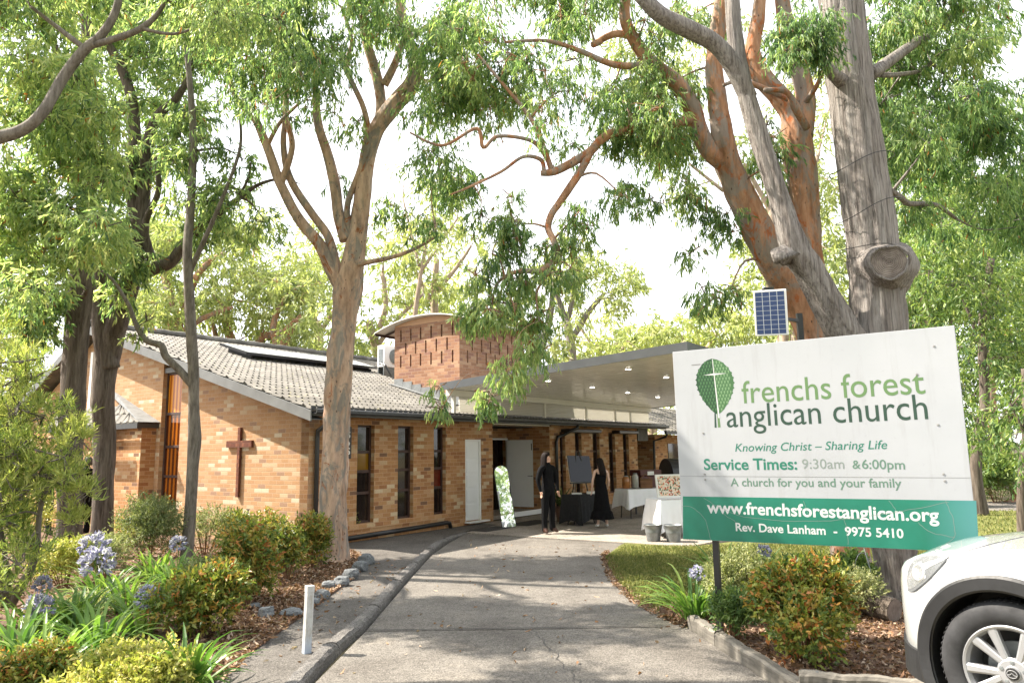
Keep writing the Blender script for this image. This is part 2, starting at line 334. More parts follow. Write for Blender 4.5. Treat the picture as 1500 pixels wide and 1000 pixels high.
bed_r = [wxy(G(966, 899)), wxy(G(1012, 912, 0.0)), wxy(G(1132, 990, 0.05)), wxy(G(1178, 995, 0.1)), (3.55, 5.25), (6.4, 6.6), (6.6, 10.0), wxy(G(1200, 850)), wxy(G(1062, 872))]
sheet('flower_bed', None, 0.07, M['mulch'], bed_r)
VERGE_Z = 0.155
verge = [wxy(G(1185, 1000, VERGE_Z)), (3.65, 5.18), (6.6, 6.55), (16, 8), (16, -6), (2.4, -6), (1.9, 3.4)]
sheet('parking_verge', None, VERGE_Z, M['earth'], verge)
far_path = [(6, 20.5), (30, 19.0), (60, 20), (60, 24), (30, 23), (6, 23.6)]
sheet('far_path', None, 0.01, M['road'], far_path)
# ------------------------------------------------------------------ the church
def cells(mb, xs, zs, hole, y0, y1, axis='x', mi=0):
    """a wall with openings: xs, zs cuts; hole(xm, zm) -> True where open; y0 front face, y1 back"""
    xs, zs = sorted(set(xs)), sorted(set(zs)); nx, nz = len(xs)-1, len(zs)-1
    fill = [[not hole((xs[i]+xs[i+1])/2, (zs[j]+zs[j+1])/2) for j in range(nz)] for i in range(nx)]
    P = (lambda x, y, z: (x, y, z)) if axis == 'x' else (lambda x, y, z: (y, x, z))
    for i in range(nx):
        for j in range(nz):
            if not fill[i][j]: continue
            a, b, c, d = xs[i], xs[i+1], zs[j], zs[j+1]
            mb.add([P(a, y0, c), P(b, y0, c), P(b, y0, d), P(a, y0, d)], [(0, 1, 2, 3)], mi); mb.add([P(a, y1, c), P(b, y1, c), P(b, y1, d), P(a, y1, d)], [(3, 2, 1, 0)], mi)
            for k, (di, dj, q) in enumerate(((-1, 0, [(a, c), (a, d)]), (1, 0, [(b, c), (b, d)]), (0, -1, [(a, c), (b, c)]), (0, 1, [(a, d), (b, d)]))):
                ii, jj = i+di, j+dj
                if 0 <= ii < nx and 0 <= jj < nz and fill[ii][jj]: continue
                mb.add([P(q[0][0], y0, q[0][1]), P(q[1][0], y0, q[1][1]), P(q[1][0], y1, q[1][1]), P(q[0][0], y1, q[0][1])], [(0, 1, 2, 3)], mi)
def fixn(o):
    bm = bmesh.new(); bm.from_mesh(o.data); bmesh.ops.remove_doubles(bm, verts=bm.verts, dist=1e-5); bmesh.ops.recalc_face_normals(bm, faces=bm.faces); bm.to_mesh(o.data); bm.free(); return o
church = tag(empty('church', BO, BROT), 'low orange brick church with a grey tiled roof, tall narrow windows and a brick tower', 'church')
X = lambda px, py=690, y=0.0: on(px, py, 1, y).x
Zf = lambda px, py: on(px, py, 1, 0).z
ROOF = lambda y: 2.80+0.29*y          # top of the tiles on the front slope
RIDGE_Y = 8.67
WALL_T = 2.66
WX = [(X(523), X(548)), (X(582.7), X(605.5)), (X(635.5), X(653))]
WZ = (0.35, 2.40)
door_x = (X(681.5), X(705.5)); rec = (X(722), X(806)); DZ = (0.09, 2.11)
RW = [(X(821), X(829)), (X(843.5), X(853)), (X(869.5), X(879.5)), (X(893), X(902.5)), (X(914), X(922.5))]
FX1 = X(935)
mb = MB()
xs = [0, FX1]+[q for w in WX+RW for q in w]+list(door_x)+list(rec); zs = [0, WALL_T, WZ[0], WZ[1], DZ[0], DZ[1], 0.37, 2.36, 2.5]
def hole_f(x, z):
    for a, b in WX:
        if a < x < b and WZ[0] < z < WZ[1]: return True
    for a, b in RW:
        if a < x < b and 0.37 < z < 2.36: return True
    if door_x[0] < x < door_x[1] and DZ[0] < z < DZ[1]: return True
    return rec[0] < x < rec[1] and z < 2.5
cells(mb, xs, zs, hole_f, 0.0, 0.24)
RD = 1.55                                             # depth of the entrance recess
mb.box(rec[1], rec[1]+0.24, 0.2405, RD, 0, 2.62); mb.box(rec[0]-0.24, rec[0], 0.2405, RD, 0, 2.62)
ex0, ex1 = on(716, 690, 1, 1.55).x, on(746, 690, 1, 1.55).x                    # entrance opening in the back wall
cells(mb, [rec[0]-0.24, rec[1]+0.24, ex0, ex1], [0, 2.62, 2.14, 0.06], lambda x, z: ex0 < x < ex1 and z < 2.14, RD+0.001, RD+0.24)
fixn(mb.build('front_wall', M['brick'], church))
# darker soldier course plinth under the windows
mb = MB(); mb.box(1.0, door_x[0]-0.02, -0.022, -0.002, 0.235, 0.333)
mb.build('sill_course', M['brick'], church)
# gable end (local plane x = 0)
slot = (on(263, 640, 0, 0).y, on(234.5, 640, 0, 0).y)
barge = lambda y: 2.585+0.29*y
mb = MB(); T = 0.26
L = lambda y: 5.07-(y-RIDGE_Y)*0.50
mb.prism([(0, -0.0005, 0), (0, slot[0], 0), (0, slot[0], barge(slot[0])), (0, -0.0005, barge(0))], (T, 0, 0))
mb.prism([(0, slot[1], 0), (0, 14, 0), (0, 14, L(14)-0.2), (0, RIDGE_Y, barge(RIDGE_Y)), (0, slot[1], barge(slot[1]))], (T, 0, 0))
mb.box(0.0, T, slot[0]+0.002, slot[1]-0.002, 0, 0.62)
fixn(mb.build('gable_wall', M['brick_sunlit'], church))
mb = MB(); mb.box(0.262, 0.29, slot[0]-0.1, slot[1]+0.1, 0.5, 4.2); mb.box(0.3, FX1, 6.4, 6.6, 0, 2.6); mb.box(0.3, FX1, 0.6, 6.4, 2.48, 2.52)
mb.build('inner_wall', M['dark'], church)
# tall amber window
def window(x0, x1, z0, z1, yf, mulls, glass, axis='x', fw=0.045, gls=None):
    f = MB(); P = (lambda a, b, c, d, e, g: (a, b, c, d, e, g)) if axis == 'x' else (lambda a, b, c, d, e, g: (c, d, a, b, e, g))
    f.box(*P(x0, x0+fw, yf, yf+0.07, z0, z1)); f.box(*P(x1-fw, x1, yf, yf+0.07, z0, z1))
    f.box(*P(x0+fw, x1-fw, yf+0.003, yf+0.068, z1-fw, z1)); f.box(*P(x0+fw, x1-fw, yf+0.003, yf+0.068, z0, z0+fw))
    for z in mulls: f.box(*P(x0+fw, x1-fw, yf+0.006, yf+0.064, z-0.03, z+0.03))
    o = fixn(f.build('window', M['frame'], church, bevel=0.004))
    zz = [z0+fw]+sorted(mulls)+[z1-fw]
    for i in range(len(zz)-1):
        g = MB(); g.box(*P(x0+fw, x1-fw, yf+0.035, yf+0.041, zz[i]+(0.03 if i else 0), zz[i+1]-(0.03 if i < len(zz)-2 else 0)))
        fixn(g.build('pane', (gls[i] if gls else glass), o))
    return o
zt = barge(slot[0])-0.12
zm = [on(250, y, 0, 0.12).z for y in (606, 654, 697.5)]
M['amber_curtain'] = None
def curtain_glass():
    t = NT('amber_curtain_glass'); p = t.obj(); s = t.n('SeparateXYZ', i_0=p)
    w = t.n('TexWave', i_Vector=t.map(p, (1, 1, 0.04)), i_Scale=2.2, i_Distortion=2.0, bands_direction='Y')
    c = t.ramp(w.outputs[0], [(0.2, (0.30, 0.075, 0.006)), (0.6, (0.55, 0.19, 0.012)), (0.9, (0.66, 0.26, 0.02))]); t.P(Base_Color=c, Roughness=0.25); return t.m
M['glass_amber'] = curtain_glass()
def brown_glass():
    t = NT('brown_curtain_glass'); p = t.obj(); w = t.n('TexWave', i_Vector=t.map(p, (1, 1, 0.04)), i_Scale=2.0, i_Distortion=3.0, bands_direction='Y')
    t.P(Base_Color=t.ramp(w.outputs[0], [(0.30, (0.07, 0.018, 0.006)), (0.85, (0.34, 0.105, 0.012))]), Roughness=0.08); return t.m
M['glass_brown'] = brown_glass()
window(slot[0], slot[1], 0.62, zt, 0.10, zm, M['glass_amber'], 'y', gls=[M['glass_brown'], M['glass_brown'], M['glass_brown'], M['glass_amber']])
mb = MB(); mb.box(0.03, 0.26, slot[0]+.001, slot[1]-.001, zt+0.001, barge(slot[0])); fixn(mb.build('window_head_panel', M['trim'], church))
M['glass_yellow'] = glass_mat('yellow_reflection_glass', (0.26, 0.13, 0.008), 0.12); M['glass_red'] = glass_mat('red_reflection_glass', (0.13, 0.012, 0.006), 0.12)  # reflected light in these panes is put into the base colour
for i, (a, b) in enumerate(WX):
    gl = [M['glass'], M['glass'], M['glass_yellow'] if i == 0 else M['glass'], M['glass']]
    if i == 2: gl = [M['glass'], M['glass_red'], M['glass'], M['glass']]
    window(a, b, WZ[0], WZ[1], 0.10, [0.97, 1.42, 1.83], M['glass'], gls=gl)
    sb = MB(); sb.box(a, b, -0.012, 0.098, WZ[0]-0.02, WZ[0]+0.001)
for a, b in RW: window(a, b, 0.37, 2.36, 0.10, [1.05, 1.75], M['glass'])
# white panelled side door
f = MB(); a, b = door_x
for q in ((a, a+0.05, DZ[0], DZ[1]), (b-0.05, b, DZ[0], DZ[1]), (a+0.05, b-0.05, DZ[1]-0.05, DZ[1])): f.box(q[0], q[1], 0.02, 0.2, q[2], q[3])
df = fixn(f.build('side_door', M['white'], church, bevel=0.004))
f = MB(); f.box(a+0.052, b-0.052, 0.06, 0.10, DZ[0]+0.01, DZ[1]-0.052)
zz = np.linspace(DZ[0]+0.08, DZ[1]-0.14, 6)
for i in range(5): f.box(a+0.12, b-0.12, 0.045, 0.0595, zz[i]+0.03, zz[i+1]-0.03)
fixn(f.build('door_panel', M['door_white'], df, bevel=0.006))
f = MB(); f.box(a-0.03, b+0.14, -0.16, 0.018, 0.055, 0.088); f.build('door_step', M['white'], df, bevel=0.004)
# entrance: frame, open white door, dark glass behind
f = MB(); f.box(ex0, ex0+0.04, RD-0.03, RD+0.1, 0.0, 2.14); f.box(ex1-0.04, ex1, RD-0.03, RD+0.1, 0, 2.14); f.box(ex0, ex1, RD-0.032, RD+0.1, 2.14, 2.19)
ef = fixn(f.build('entrance_frame', M['white'], church))
f = MB(); f.box(ex0-.35, ex1+.5, RD+0.26, RD+0.28, 0, 2.4); f.build('inner_door_glass', M['glass'], ef)
da = on(745, 700, 1, RD-0.1); db = on(784, 700, 1, 0.55)
f = MB(); f.bar((da.x, RD-0.06, 1.14), (db.x, 0.55, 1.14), 0.042, 1.98); od = f.build('open_entrance_door', M['door_white'], ef, bevel=0.004)
dd = Vector((db.x-da.x, 0.55-RD+0.06, 0)).normalized(); nrm = Vector((-dd.y, dd.x, 0))
if nrm.y > 0: nrm = -nrm
hp = Vector((db.x, 0.55, 1.06))-dd*0.09
f = MB(); f.bar(hp+nrm*0.02, hp+nrm*0.06, 0.03, 0.03); f.bar(hp+nrm*0.055, hp+nrm*0.055-dd*0.13, 0.018, 0.02); f.build('handle', M['galv'], od)
f = MB(); q = Vector((db.x, 0.55, 1.92))-dd*0.09; f.bar(q+nrm*0.022+Vector((0, 0, -.1)), q+nrm*0.022+Vector((0, 0, .1)), 0.03, 0.02); f.build('door_stay', M['black'], od)
f = MB(); f.box(rec[0]+0.02, rec[1]-0.03, 0.26, RD-0.04, 0.0, 0.10); f.build('entrance_step', M['slab'], church, bevel=0.01)
f = MB(); f.box(rec[0]+1.0, rec[1]-0.03, 0.2, 0.255, 0.0, 0.13); f.build('step_edge', M['white'], church)
f = MB(); f.box(rec[0]+0.02, rec[1]-0.02, -0.02, RD, 2.505, 2.54); f.build('entrance_soffit', M['white'], church)
f = MB(); f.box(rec[0]+0.03, rec[0]+1.9, RD-0.12, RD-0.034, 2.2, 2.5); f.build('entrance_transom', M['black'], church)  # black box for the dark transom over the entrance
# brick cross
cy_, cz_ = on(350, 648, 0, -0.05).y, on(352, 650, 0, -0.05).z
f = MB(); zb, ztp = on(349, 728, 0, -0.05).z, on(352.4, 626, 0, -0.05).z
f.box(-0.06, -0.001, cy_-0.042, cy_+0.042, zb, ztp); f.box(-0.058, -0.001, cy_-0.44, cy_-0.0425, cz_-0.07, cz_+0.07); f.box(-0.058, -0.001, cy_+0.0425, cy_+0.44, cz_-0.07, cz_+0.07)
fixn(f.build('cross', M['brick_cross'], church))
# tiled roof: real tile profile, course by course
def tiles(x0, x1, y0, y1, z0, slope, tw=0.30, tl=0.325, clip=None, rnd=1):
    rn = random.Random(rnd); mb = MB(); n = int(round((x1-x0)/tw)); rows = int(math.ceil((y1-y0)/tl)); cs = 1/math.sqrt(1+slope*slope)
    prof = [(0, 0.0), (0.10, 0.030), (0.22, 0.045), (0.34, 0.030), (0.44, 0.0), (0.72, -0.008), (1.0, 0.0)]
    for r in range(rows):
        a = y0+r*tl*cs; b = min(a+(tl+0.04)*cs, y1)
        off = 0.5*tw if r % 2 else 0
        top, bot, low = [], [], []
        for i in range(n+1):
            jit = rn.uniform(-0.006, 0.006); jy = rn.uniform(-0.006, 0.006)
            for u, h in prof[:-1]:
                x = x0+(i+u)*tw+off-0.5*tw
                x = min(max(x, x0), x1)
                bot.append((x, a+jy, z0+slope*(a-y0)+h*0.8+0.026+jit)); top.append((x, b, z0+slope*(b-y0)+h-0.004)); low.append((x, a+jy+0.012, z0+slope*(a-y0)+h*0.4-0.016))
        m = len(bot); base = len(mb.v); mb.v += low+bot+top
        for i in range(m-1):
            if bot[i+1][0]-bot[i][0] < 1e-5: continue
            mb.f += [(base+i, base+i+1, base+m+i+1, base+m+i), (base+m+i, base+m+i+1, base+2*m+i+1, base+2*m+i)]; mb.mi += [0, 0]
    return mb
RX0, RX1 = -0.36, X(976, 626, -0.5)
roof = tiles(RX0, RX1, -0.52, RIDGE_Y, ROOF(-0.52)-0.03, 0.29, tw=0.158, tl=0.33).build('roof', M['tile'], church)
f = MB(); f.prism([(RX0+0.03, -0.5, ROOF(-0.5)-0.09), (RX0+0.03, RIDGE_Y, ROOF(RIDGE_Y)-0.09), (RX0+0.03, RIDGE_Y, ROOF(RIDGE_Y)-0.13), (RX0+0.03, -0.5, ROOF(-0.5)-0.13)], (RX1-RX0-0.06, 0, 0)); fixn(f.build('roof_underlay', M['trim'], roof))
f = MB(); f.prism([(RX0, RIDGE_Y, ROOF(RIDGE_Y)-0.02), (RX0, 16, ROOF(RIDGE_Y)-0.02-7.33*0.5), (RX0, 16, ROOF(RIDGE_Y)-0.09-7.33*0.5), (RX0, RIDGE_Y, ROOF(RIDGE_Y)-0.09)], (RX1-RX0, 0, 0)); fixn(f.build('rear_roof_slope', M['tile'], church))
f = MB(); f.tube([(RX0+0.3*i, RIDGE_Y, ROOF(RIDGE_Y)+0.02+(0.02 if i % 2 else 0)) for i in range(int((RX1-RX0)/0.3))], 0.10, 8); f.build('ridge_cap', M['tile'], roof)
f = MB(); bt, bb = ROOF(-0.5)-0.035, ROOF(-0.5)-0.235
f.prism([(RX0-0.03, -0.5, bt), (RX0-0.03, RIDGE_Y, bt+0.29*(RIDGE_Y+0.5)), (RX0-0.03, RIDGE_Y, bb+0.29*(RIDGE_Y+0.5)), (RX0-0.03, -0.5, bb)], (0.032, 0, 0))
f.prism([(RX0-0.03, RIDGE_Y+.001, bt+0.29*(RIDGE_Y+0.5)), (RX0-0.03, 15.5, bt+0.29*(RIDGE_Y+0.5)-0.5*(15.5-RIDGE_Y)), (RX0-0.03, 15.5, bb+0.29*(RIDGE_Y+0.5)-0.5*(15.5-RIDGE_Y)), (RX0-0.03, RIDGE_Y+.001, bb+0.29*(RIDGE_Y+0.5))], (0.032, 0, 0))
fixn(f.build('barge_board', M['trim'], church))
f = MB(); f.prism([(RX0+0.004, -0.47, bb+0.03), (RX0+0.004, RIDGE_Y, bb+0.03+0.29*(RIDGE_Y+0.47)), (RX0+0.004, RIDGE_Y, bb+0.045+0.29*(RIDGE_Y+0.47)), (RX0+0.004, -0.47, bb+0.045)], (0.355, 0, 0)); fixn(f.build('gable_soffit', M['trim'], church))
# gutter (quad profile) along the front, soffit, downpipes
GZ = 2.555
f = MB(); prof = [(-0.48, 0), (-0.60, 0.0), (-0.625, 0.03), (-0.625, 0.085), (-0.605, 0.10), (-0.60, 0.085), (-0.605, 0.04), (-0.59, 0.02), (-0.50, 0.02), (-0.495, 0.11), (-0.48, 0.11)]
f.prism([(RX0+0.02, y, GZ+z) for y, z in prof], (RX1-RX0-0.02, 0, 0)); fixn(f.build('gutter', M['gutter'], church))
f = MB(); f.box(RX0+0.01, RX1, -0.478, -0.455, GZ-0.03, GZ+0.16); f.build('fascia_board', M['gutter'], church)
f = MB(); f.box(RX0+0.02, RX1-0.01, -0.454, -0.001, GZ-0.012, GZ+0.008); f.build('eave_soffit', plain('brown_soffit', (0.13, 0.075, 0.05), 0.7), church)
f = MB(); f.tube([(0.16, -0.50, GZ-0.002), (0.16, -0.45, GZ-0.12), (0.16, -0.07, GZ-0.3), (0.16, -0.06, GZ-0.45), (0.16, -0.06, 0.1)], 0.045, 10); f.build('downpipe', M['gutter'], church, smooth=True)
xp = X(816, 690, -0.08); x2 = X(838, 650, -0.3)
f = MB(); f.tube([(x2, -0.52, GZ), (x2, -0.50, GZ-0.1), (x2-0.2, -0.40, GZ-0.17), (xp+0.35, -0.12, GZ-0.30), (xp+0.08, -0.08, GZ-0.36), (xp, -0.08, GZ-0.5), (xp, -0.08, 0.1)], 0.05, 10); f.build('downpipe', M['pvc'], church, smooth=True)
f = MB(); f.tube([(X(509, 787, -0.1), -0.09, 0.10), (X(600, 778, -0.1), -0.09, 0.125), (X(655, 768, -0.1), -0.09, 0.15), (X(659, 768, -0.1), -0.09, 0.13), (X(661, 768, -0.1), -0.09, 0.0)], 0.05, 10); f.build('drain_pipe', M['pvc'], church, smooth=True)
for x0_, x1_ in ((X(830, 645, -0.2), X(878, 645, -0.2)), (X(904, 636, -0.2), X(932, 636, -0.2))):
    f = MB(); f.box(x0_, x1_, -0.30, -0.002, 2.33, 2.44); f.build('heater_strip', M['pvc'], church, bevel=0.02)
# small plaque by the tree
pc = Vector((X(509, 648), -0.02, Zf(509, 648)))
f = MB(); f.box(pc.x-0.085, pc.x+0.085, -0.035, -0.002, pc.z-0.33, pc.z+0.33); plq = f.build('wall_plaque', plain('dark_bronze', (0.035, 0.03, 0.028), 0.4), church, bevel=0.01)
def text_mesh(body, bold=0.0, shear=0.0):
    c = bpy.data.curves.new('t', 'FONT'); c.body = body; c.size = 1.0; c.offset = bold; c.shear = shear; c.resolution_u = 4
    o = bpy.data.objects.new('t', c); COL.objects.link(o); dg = bpy.context.evaluated_depsgraph_get()
    me = bpy.data.meshes.new_from_object(o.evaluated_get(dg)); bpy.data.objects.remove(o); bpy.data.curves.remove(c)
    co = np.zeros(len(me.vertices)*3); me.vertices.foreach_get('co', co); co = co.reshape(-1, 3); fs = [tuple(p.vertices) for p in me.polygons]
    bpy.data.meshes.remove(me); return co, fs
f = MB()
for ch, z, s in (('S', 0.10, 0.19), ('S', -0.24, 0.19)):
    co, fs = text_mesh(ch, 0.02); w = co[:, 0].max()-co[:, 0].min()
    f.add([(pc.x+(x-co[:, 0].min()-w/2)*s, -0.0375, pc.z+z+y*s) for x, y, _ in co], fs)
f.add([(pc.x, -0.0375, pc.z-0.08), (pc.x+0.035, -0.0375, pc.z-0.02), (pc.x, -0.0375, pc.z+0.04), (pc.x-0.035, -0.0375, pc.z-0.02)], [(0, 1, 2, 3)])
f.build('plaque_lettering', M['white'], plq)
# lean-to beside the gable: its tiles climb the wall away from the tall window
lt0 = on(232, 619, 0, -0.02).y; lz = on(200, 619, 0, -0.5).z
mb = MB(); mb.box(-0.36, -0.001, lt0+0.10, 14, 0, lz-0.10); fixn(mb.build('porch_wall', M['brick'], church))
lt = tiles(0, 4.8, 0, 0.50, 0, 1.55, tl=0.27, rnd=5)
lt.v = [(-0.5+y, lt0+max(x, y*4.6), lz+z) for x, y, z in lt.v]; lean = lt.build('porch_roof', M['tile'], church)
f = MB(); f.box(-0.54, -0.50, lt0-0.02, lt0+4.7, lz-0.13, lz-0.01); f.box(-0.50, -0.001, lt0, lt0+0.04, lz-0.12, lz-0.01); f.build('porch_fascia', M['gutter'], lean)
f = MB(); f.add([(-0.5, lt0-0.005, lz+0.02), (-0.001, lt0-0.06, lz+0.02), (-0.001, lt0+2.30, lz+0.92), (-0.02, lt0+2.36, lz+0.80)], [(0, 1, 2, 3)]); f.build('porch_flashing', M['lead'], lean)
dpy = on(133, 560, 0, -0.1).y
f = MB(); f.box(-0.12, -0.03, dpy-0.06, dpy+0.06, lz+0.3, 4.6); f.build('downpipe', M['white'], church)
f = MB()
for i in range(9): f.box(-0.66, -0.625, on(168, 640, 0, -0.6).y+i*0.11, on(168, 640, 0, -0.6).y+i*0.11+0.09, lz-0.55, lz-0.14)
f.build('louvre_panel', M['trim'], church)
# brick tower with arched roof
TX = 5.5; ty0, ty1 = on(673, 520, 0, TX).y, on(578, 520, 0, TX).y; tz = on(673, 466, 0, TX).z; TLEN = 3.1
tower = empty('tower', (0, 0, 0)); tower.parent = church
mb = MB(); sw = 0.028
hy = [on(x, 500, 0, TX).y for x in (587.2, 601.7, 616, 631.4, 646.9, 662.8)]; hy2 = [(hy[i]+hy[i+1])/2 for i in range(5)]
rowz = [(on(625, 487, 0, TX).z, hy), (on(625, 507, 0, TX).z, hy2), (on(625, 525.5, 0, TX).z, hy)]
xs = [ty0, ty1]; zs = [2.9, tz]
for z, ys in rowz:
    zs += [z-0.17, z+0.17]; xs += [y+s*sw for y in ys for s in (-1, 1)]
def hole_t(y, z): return any(abs(z-zc) < 0.17 and any(abs(y-q) < sw for q in ys) for zc, ys in rowz)
cells(mb, xs, zs, hole_t, TX, TX+0.11, 'y')
hx = [TX+0.35+0.42*i for i in range(6)]; hx2 = [x+0.21 for x in hx[:-1]]
xs2 = [TX+0.111, TX+TLEN]; zs2 = [2.9, tz]; rz2 = [(rowz[0][0], hx), (rowz[1][0], hx2), (rowz[2][0], hx)]
for z, q in rz2: zs2 += [z-0.17, z+0.17]; xs2 += [x+s*sw for x in q for s in (-1, 1)]
cells(mb, xs2, zs2, lambda x, z: any(abs(z-zc) < 0.17 and any(abs(x-p) < sw for p in q) for zc, q in rz2), ty0, ty0+0.11, 'x')
mb.box(TX+0.111, TX+TLEN, ty1-0.11, ty1, 2.9, tz); mb.box(TX+TLEN-0.11, TX+TLEN-.001, ty0+0.111, ty1-0.111, 2.9, tz)
fixn(mb.build('brickwork', M['brick_red'], tower))
f = MB(); f.box(TX+0.16, TX+TLEN-0.2, ty0+0.16, ty1-0.16, 2.9, tz); f.build('tower_shade_core', M['dark'], tower)  # added near-black box, gives the slots their shade
tw_ = ty1-ty0; ymid = ty0+tw_*0.5; arch = lambda y: tz+0.02+0.17*(1-((y-ymid)/(tw_*0.5+0.10))**2)
ys = np.linspace(ty0, ty1, 17)
f = MB(); f.prism([(TX+0.002, y, tz) for y in (ty0, ty1)]+[(TX+0.002, y, max(tz+0.001, arch(y)-0.01)) for y in ys[::-1]], (0.10, 0, 0)); fixn(f.build('arched_gable', M['arch'], tower))
ys = np.linspace(ty0-0.35, ty1+0.62, 22)
f = MB(); f.loft([[(TX-0.22, y, arch(y)), (TX-0.22, y, arch(y)+0.03), (TX+TLEN+0.2, y, arch(y)+0.03), (TX+TLEN+0.2, y, arch(y))] for y in ys]); fixn(f.build('arched_roof', M['cream'], tower))
f = MB()
for x in (TX+0.2, TX+1.4, TX+2.5): f.bar((x, ty1+0.56, arch(ty1+0.56)-0.03), (x, ty1+0.01, tz-0.02), 0.05, 0.05)
f.box(TX-0.2, TX+TLEN, ty1+0.57, ty1+0.62, arch(ty1+0.6)-0.06, arch(ty1+0.6)-0.004); f.build('roof_bracket', M['frame'], tower)
f = MB()
n = 7
for i in range(n):
    a, b = ty0+(ty1-ty0)*i/n, ty0+(ty1-ty0)*(i+1)/n-0.01; f.box(TX-0.016, TX-0.004-0.001*i, a, b, ROOF(a)-0.02, ROOF(b)+0.19)
f.bar((TX-0.13, ty0, ROOF(ty0)+0.045), (TX-0.13, ty1, ROOF(ty1)+0.045), 0.22, 0.012); f.build('flashing', M['lead'], tower)
# far end: ribbed panel, white door, back wing
f = MB(); a, b = X(936), X(951)
for i in range(8): f.box(a+(b-a)*i/8, a+(b-a)*(i+0.6)/8, -0.03, -0.001, 2.12, 2.6)
f.box(a, b, 0.0, 0.05, 2.1, 2.6); f.build('ribbed_panel', plain('olive_metal', (0.10, 0.10, 0.085), 0.5), church)
f = MB(); f.box(X(937), X(945), 0.5, 0.55, 0, 2.1); f.build('rear_door', M['door_white'], church)
f = MB(); f.box(X(935)+0.02, X(952), 0.9, 1.0, 0, 2.6); f.build('end_wall', M['brick'], church)
wing = tag(empty('church_wing', LW(X(952)+1.0, 0.2), BROT), 'far brick wing with a pale tiled roof beyond the end of the church', 'building')
f = MB(); f.box(0, 9, 0, 6, 0, 2.35); fixn(f.build('wall', M['brick'], wing))
w_ = tiles(-0.5, 9.5, -0.6, 3.2, 2.45, 0.36, rnd=9).build('roof', M['tile'], wing)
f = MB(); f.box(-0.5, 9.5, -0.72, -0.62, 2.34, 2.46); f.build('gutter', M['gutter'], wing)
f = MB(); f.tube([(-0.3, -0.66, 2.38), (-0.3, -0.6, 2.25), (-0.3, -0.1, 2.1), (-0.3, -0.06, 0.1)], 0.05, 8); f.build('downpipe', M['pvc'], wing)
f = MB(); f.box(1.2, 2.3, -0.03, -0.002, 0.9, 2.0); f.build('window', M['glass'], wing)
# air conditioner and the solar panels lying on the tiles
ac = tag(empty('air_conditioner', LW(*on(571, 540, 0, 7.2)), BROT), 'white air conditioner box on the roof behind the brick tower', 'air conditioner')
f = MB(); f.box(-0.4, 0.4, -0.16, 0.16, 0.02, 0.72); f.build('casing', M['white'], ac, bevel=0.02)
f = MB(); f.box(-0.405, -0.395, -0.1, 0.1, 0.1, 0.6); f.lathe([(0.001, 0), (0.24, 0), (0.24, 0.02), (0.001, 0.02)], 20, M=Matrix.Translation((0.05, -0.182, 0.38)) @ Matrix.Rotation(R(90), 4, 'X').inverted()); f.build('fan_grille', M['galv'], ac)
f = MB(); f.box(-0.4, 0.4, -0.14, -0.1, -0.35, 0.018); f.box(-0.4, 0.4, 0.1, 0.14, -0.35, 0.018); f.build('mounting_feet', M['galv'], ac)
f = MB(); f.tube([(-0.42, -0.05, 0.15), (-0.5, -0.08, 0.12), (-0.5, -0.3, 0.05), (-0.45, -0.5, -0.3)], 0.03, 8); f.build('hose', M['pvc'], ac)
def roof_pt(px, py):
    d = Vector(ray(px, py)); c = Vector(EYE)-BO; n = Vector((0, -0.29, 1)); dl = Vector((d.dot(BU), d.dot(BV), d.z)); cl = Vector((c.dot(BU), c.dot(BV), c.z))
    t = (2.80-n.dot(cl))/n.dot(dl); return cl+dl*t
pa, pb = roof_pt(362, 526), roof_pt(560, 553)
sp_t = empty('solar_array', LW(pa.x, min(pa.y, 6.2), ROOF(min(pa.y, 6.2))), BROT); tag(sp_t, 'long row of white-glaring solar panels lying flat on the upper church roof', 'solar panels')
ll = max(3.0, pb.x-pa.x+0.6); yt = 1.25
f = MB(); f.prism([(0, 0, 0.14), (0, yt, 0.14+0.29*yt), (0, yt, 0.19+0.29*yt), (0, 0, 0.19)], (ll, 0, 0)); fixn(f.build('panel_glass', plain('glare_pale_panel', (0.40, 0.42, 0.44), 0.25, var=0.05), sp_t))  # pale base colour stands in for glare on the panels
f = MB(); f.bar((-0.01, -0.012, 0.16), (ll, -0.012, 0.16), 0.02, 0.07); f.bar((-0.012, 0, 0.165), (-0.012, yt, 0.165+0.29*yt), 0.02, 0.07)
for i in range(int(ll/1.1)+1): f.bar((0.2+i*1.1, 0.1, 0.06), (0.2+i*1.1, yt-0.1, 0.06+0.29*(yt-0.2)), 0.04, 0.12)
f.build('panel_frame', M['black_metal'], sp_t)
# ------------------------------------------------------------------ entrance canopy
can = tag(empty('entrance_canopy', BO, BROT), 'wide flat white-lined canopy with a dark grey edge rising over the church entrance', 'canopy')
CX0 = on(650, 568, 1, -0.3).x; CX1 = on(943, 598, 1, -0.3).x; CB = on(1003.5, 502, 0, CX0)
CY1 = CB.y; zr = on(655, 579, 1, -0.3).z; ztop0 = on(650, 561, 1, -0.3).z
csl = (CB.z-ztop0)/(-0.3-CY1)                          # rise per metre outwards
cz = lambda y, d=0.0: ztop0+csl*(-0.3-y)-d
f = MB(); f.prism([(CX0, -0.3, cz(-0.3)), (CX0, CY1, cz(CY1)), (CX0, CY1, cz(CY1, 0.05)), (CX0, -0.3, cz(-0.3, 0.05))], (CX1-CX0+0.5, 0, 0)); fixn(f.build('roof_sheet', M['fascia'], can))
f = MB()
f.prism([(CX0-0.03, -0.2, cz(-0.2)+0.015), (CX0-0.03, CY1-0.05, cz(CY1-.05)+0.015), (CX0-0.03, CY1-0.05, cz(CY1-.05, 0.165)), (CX0-0.03, -0.2, cz(-0.2, 0.165))], (0.028, 0, 0))
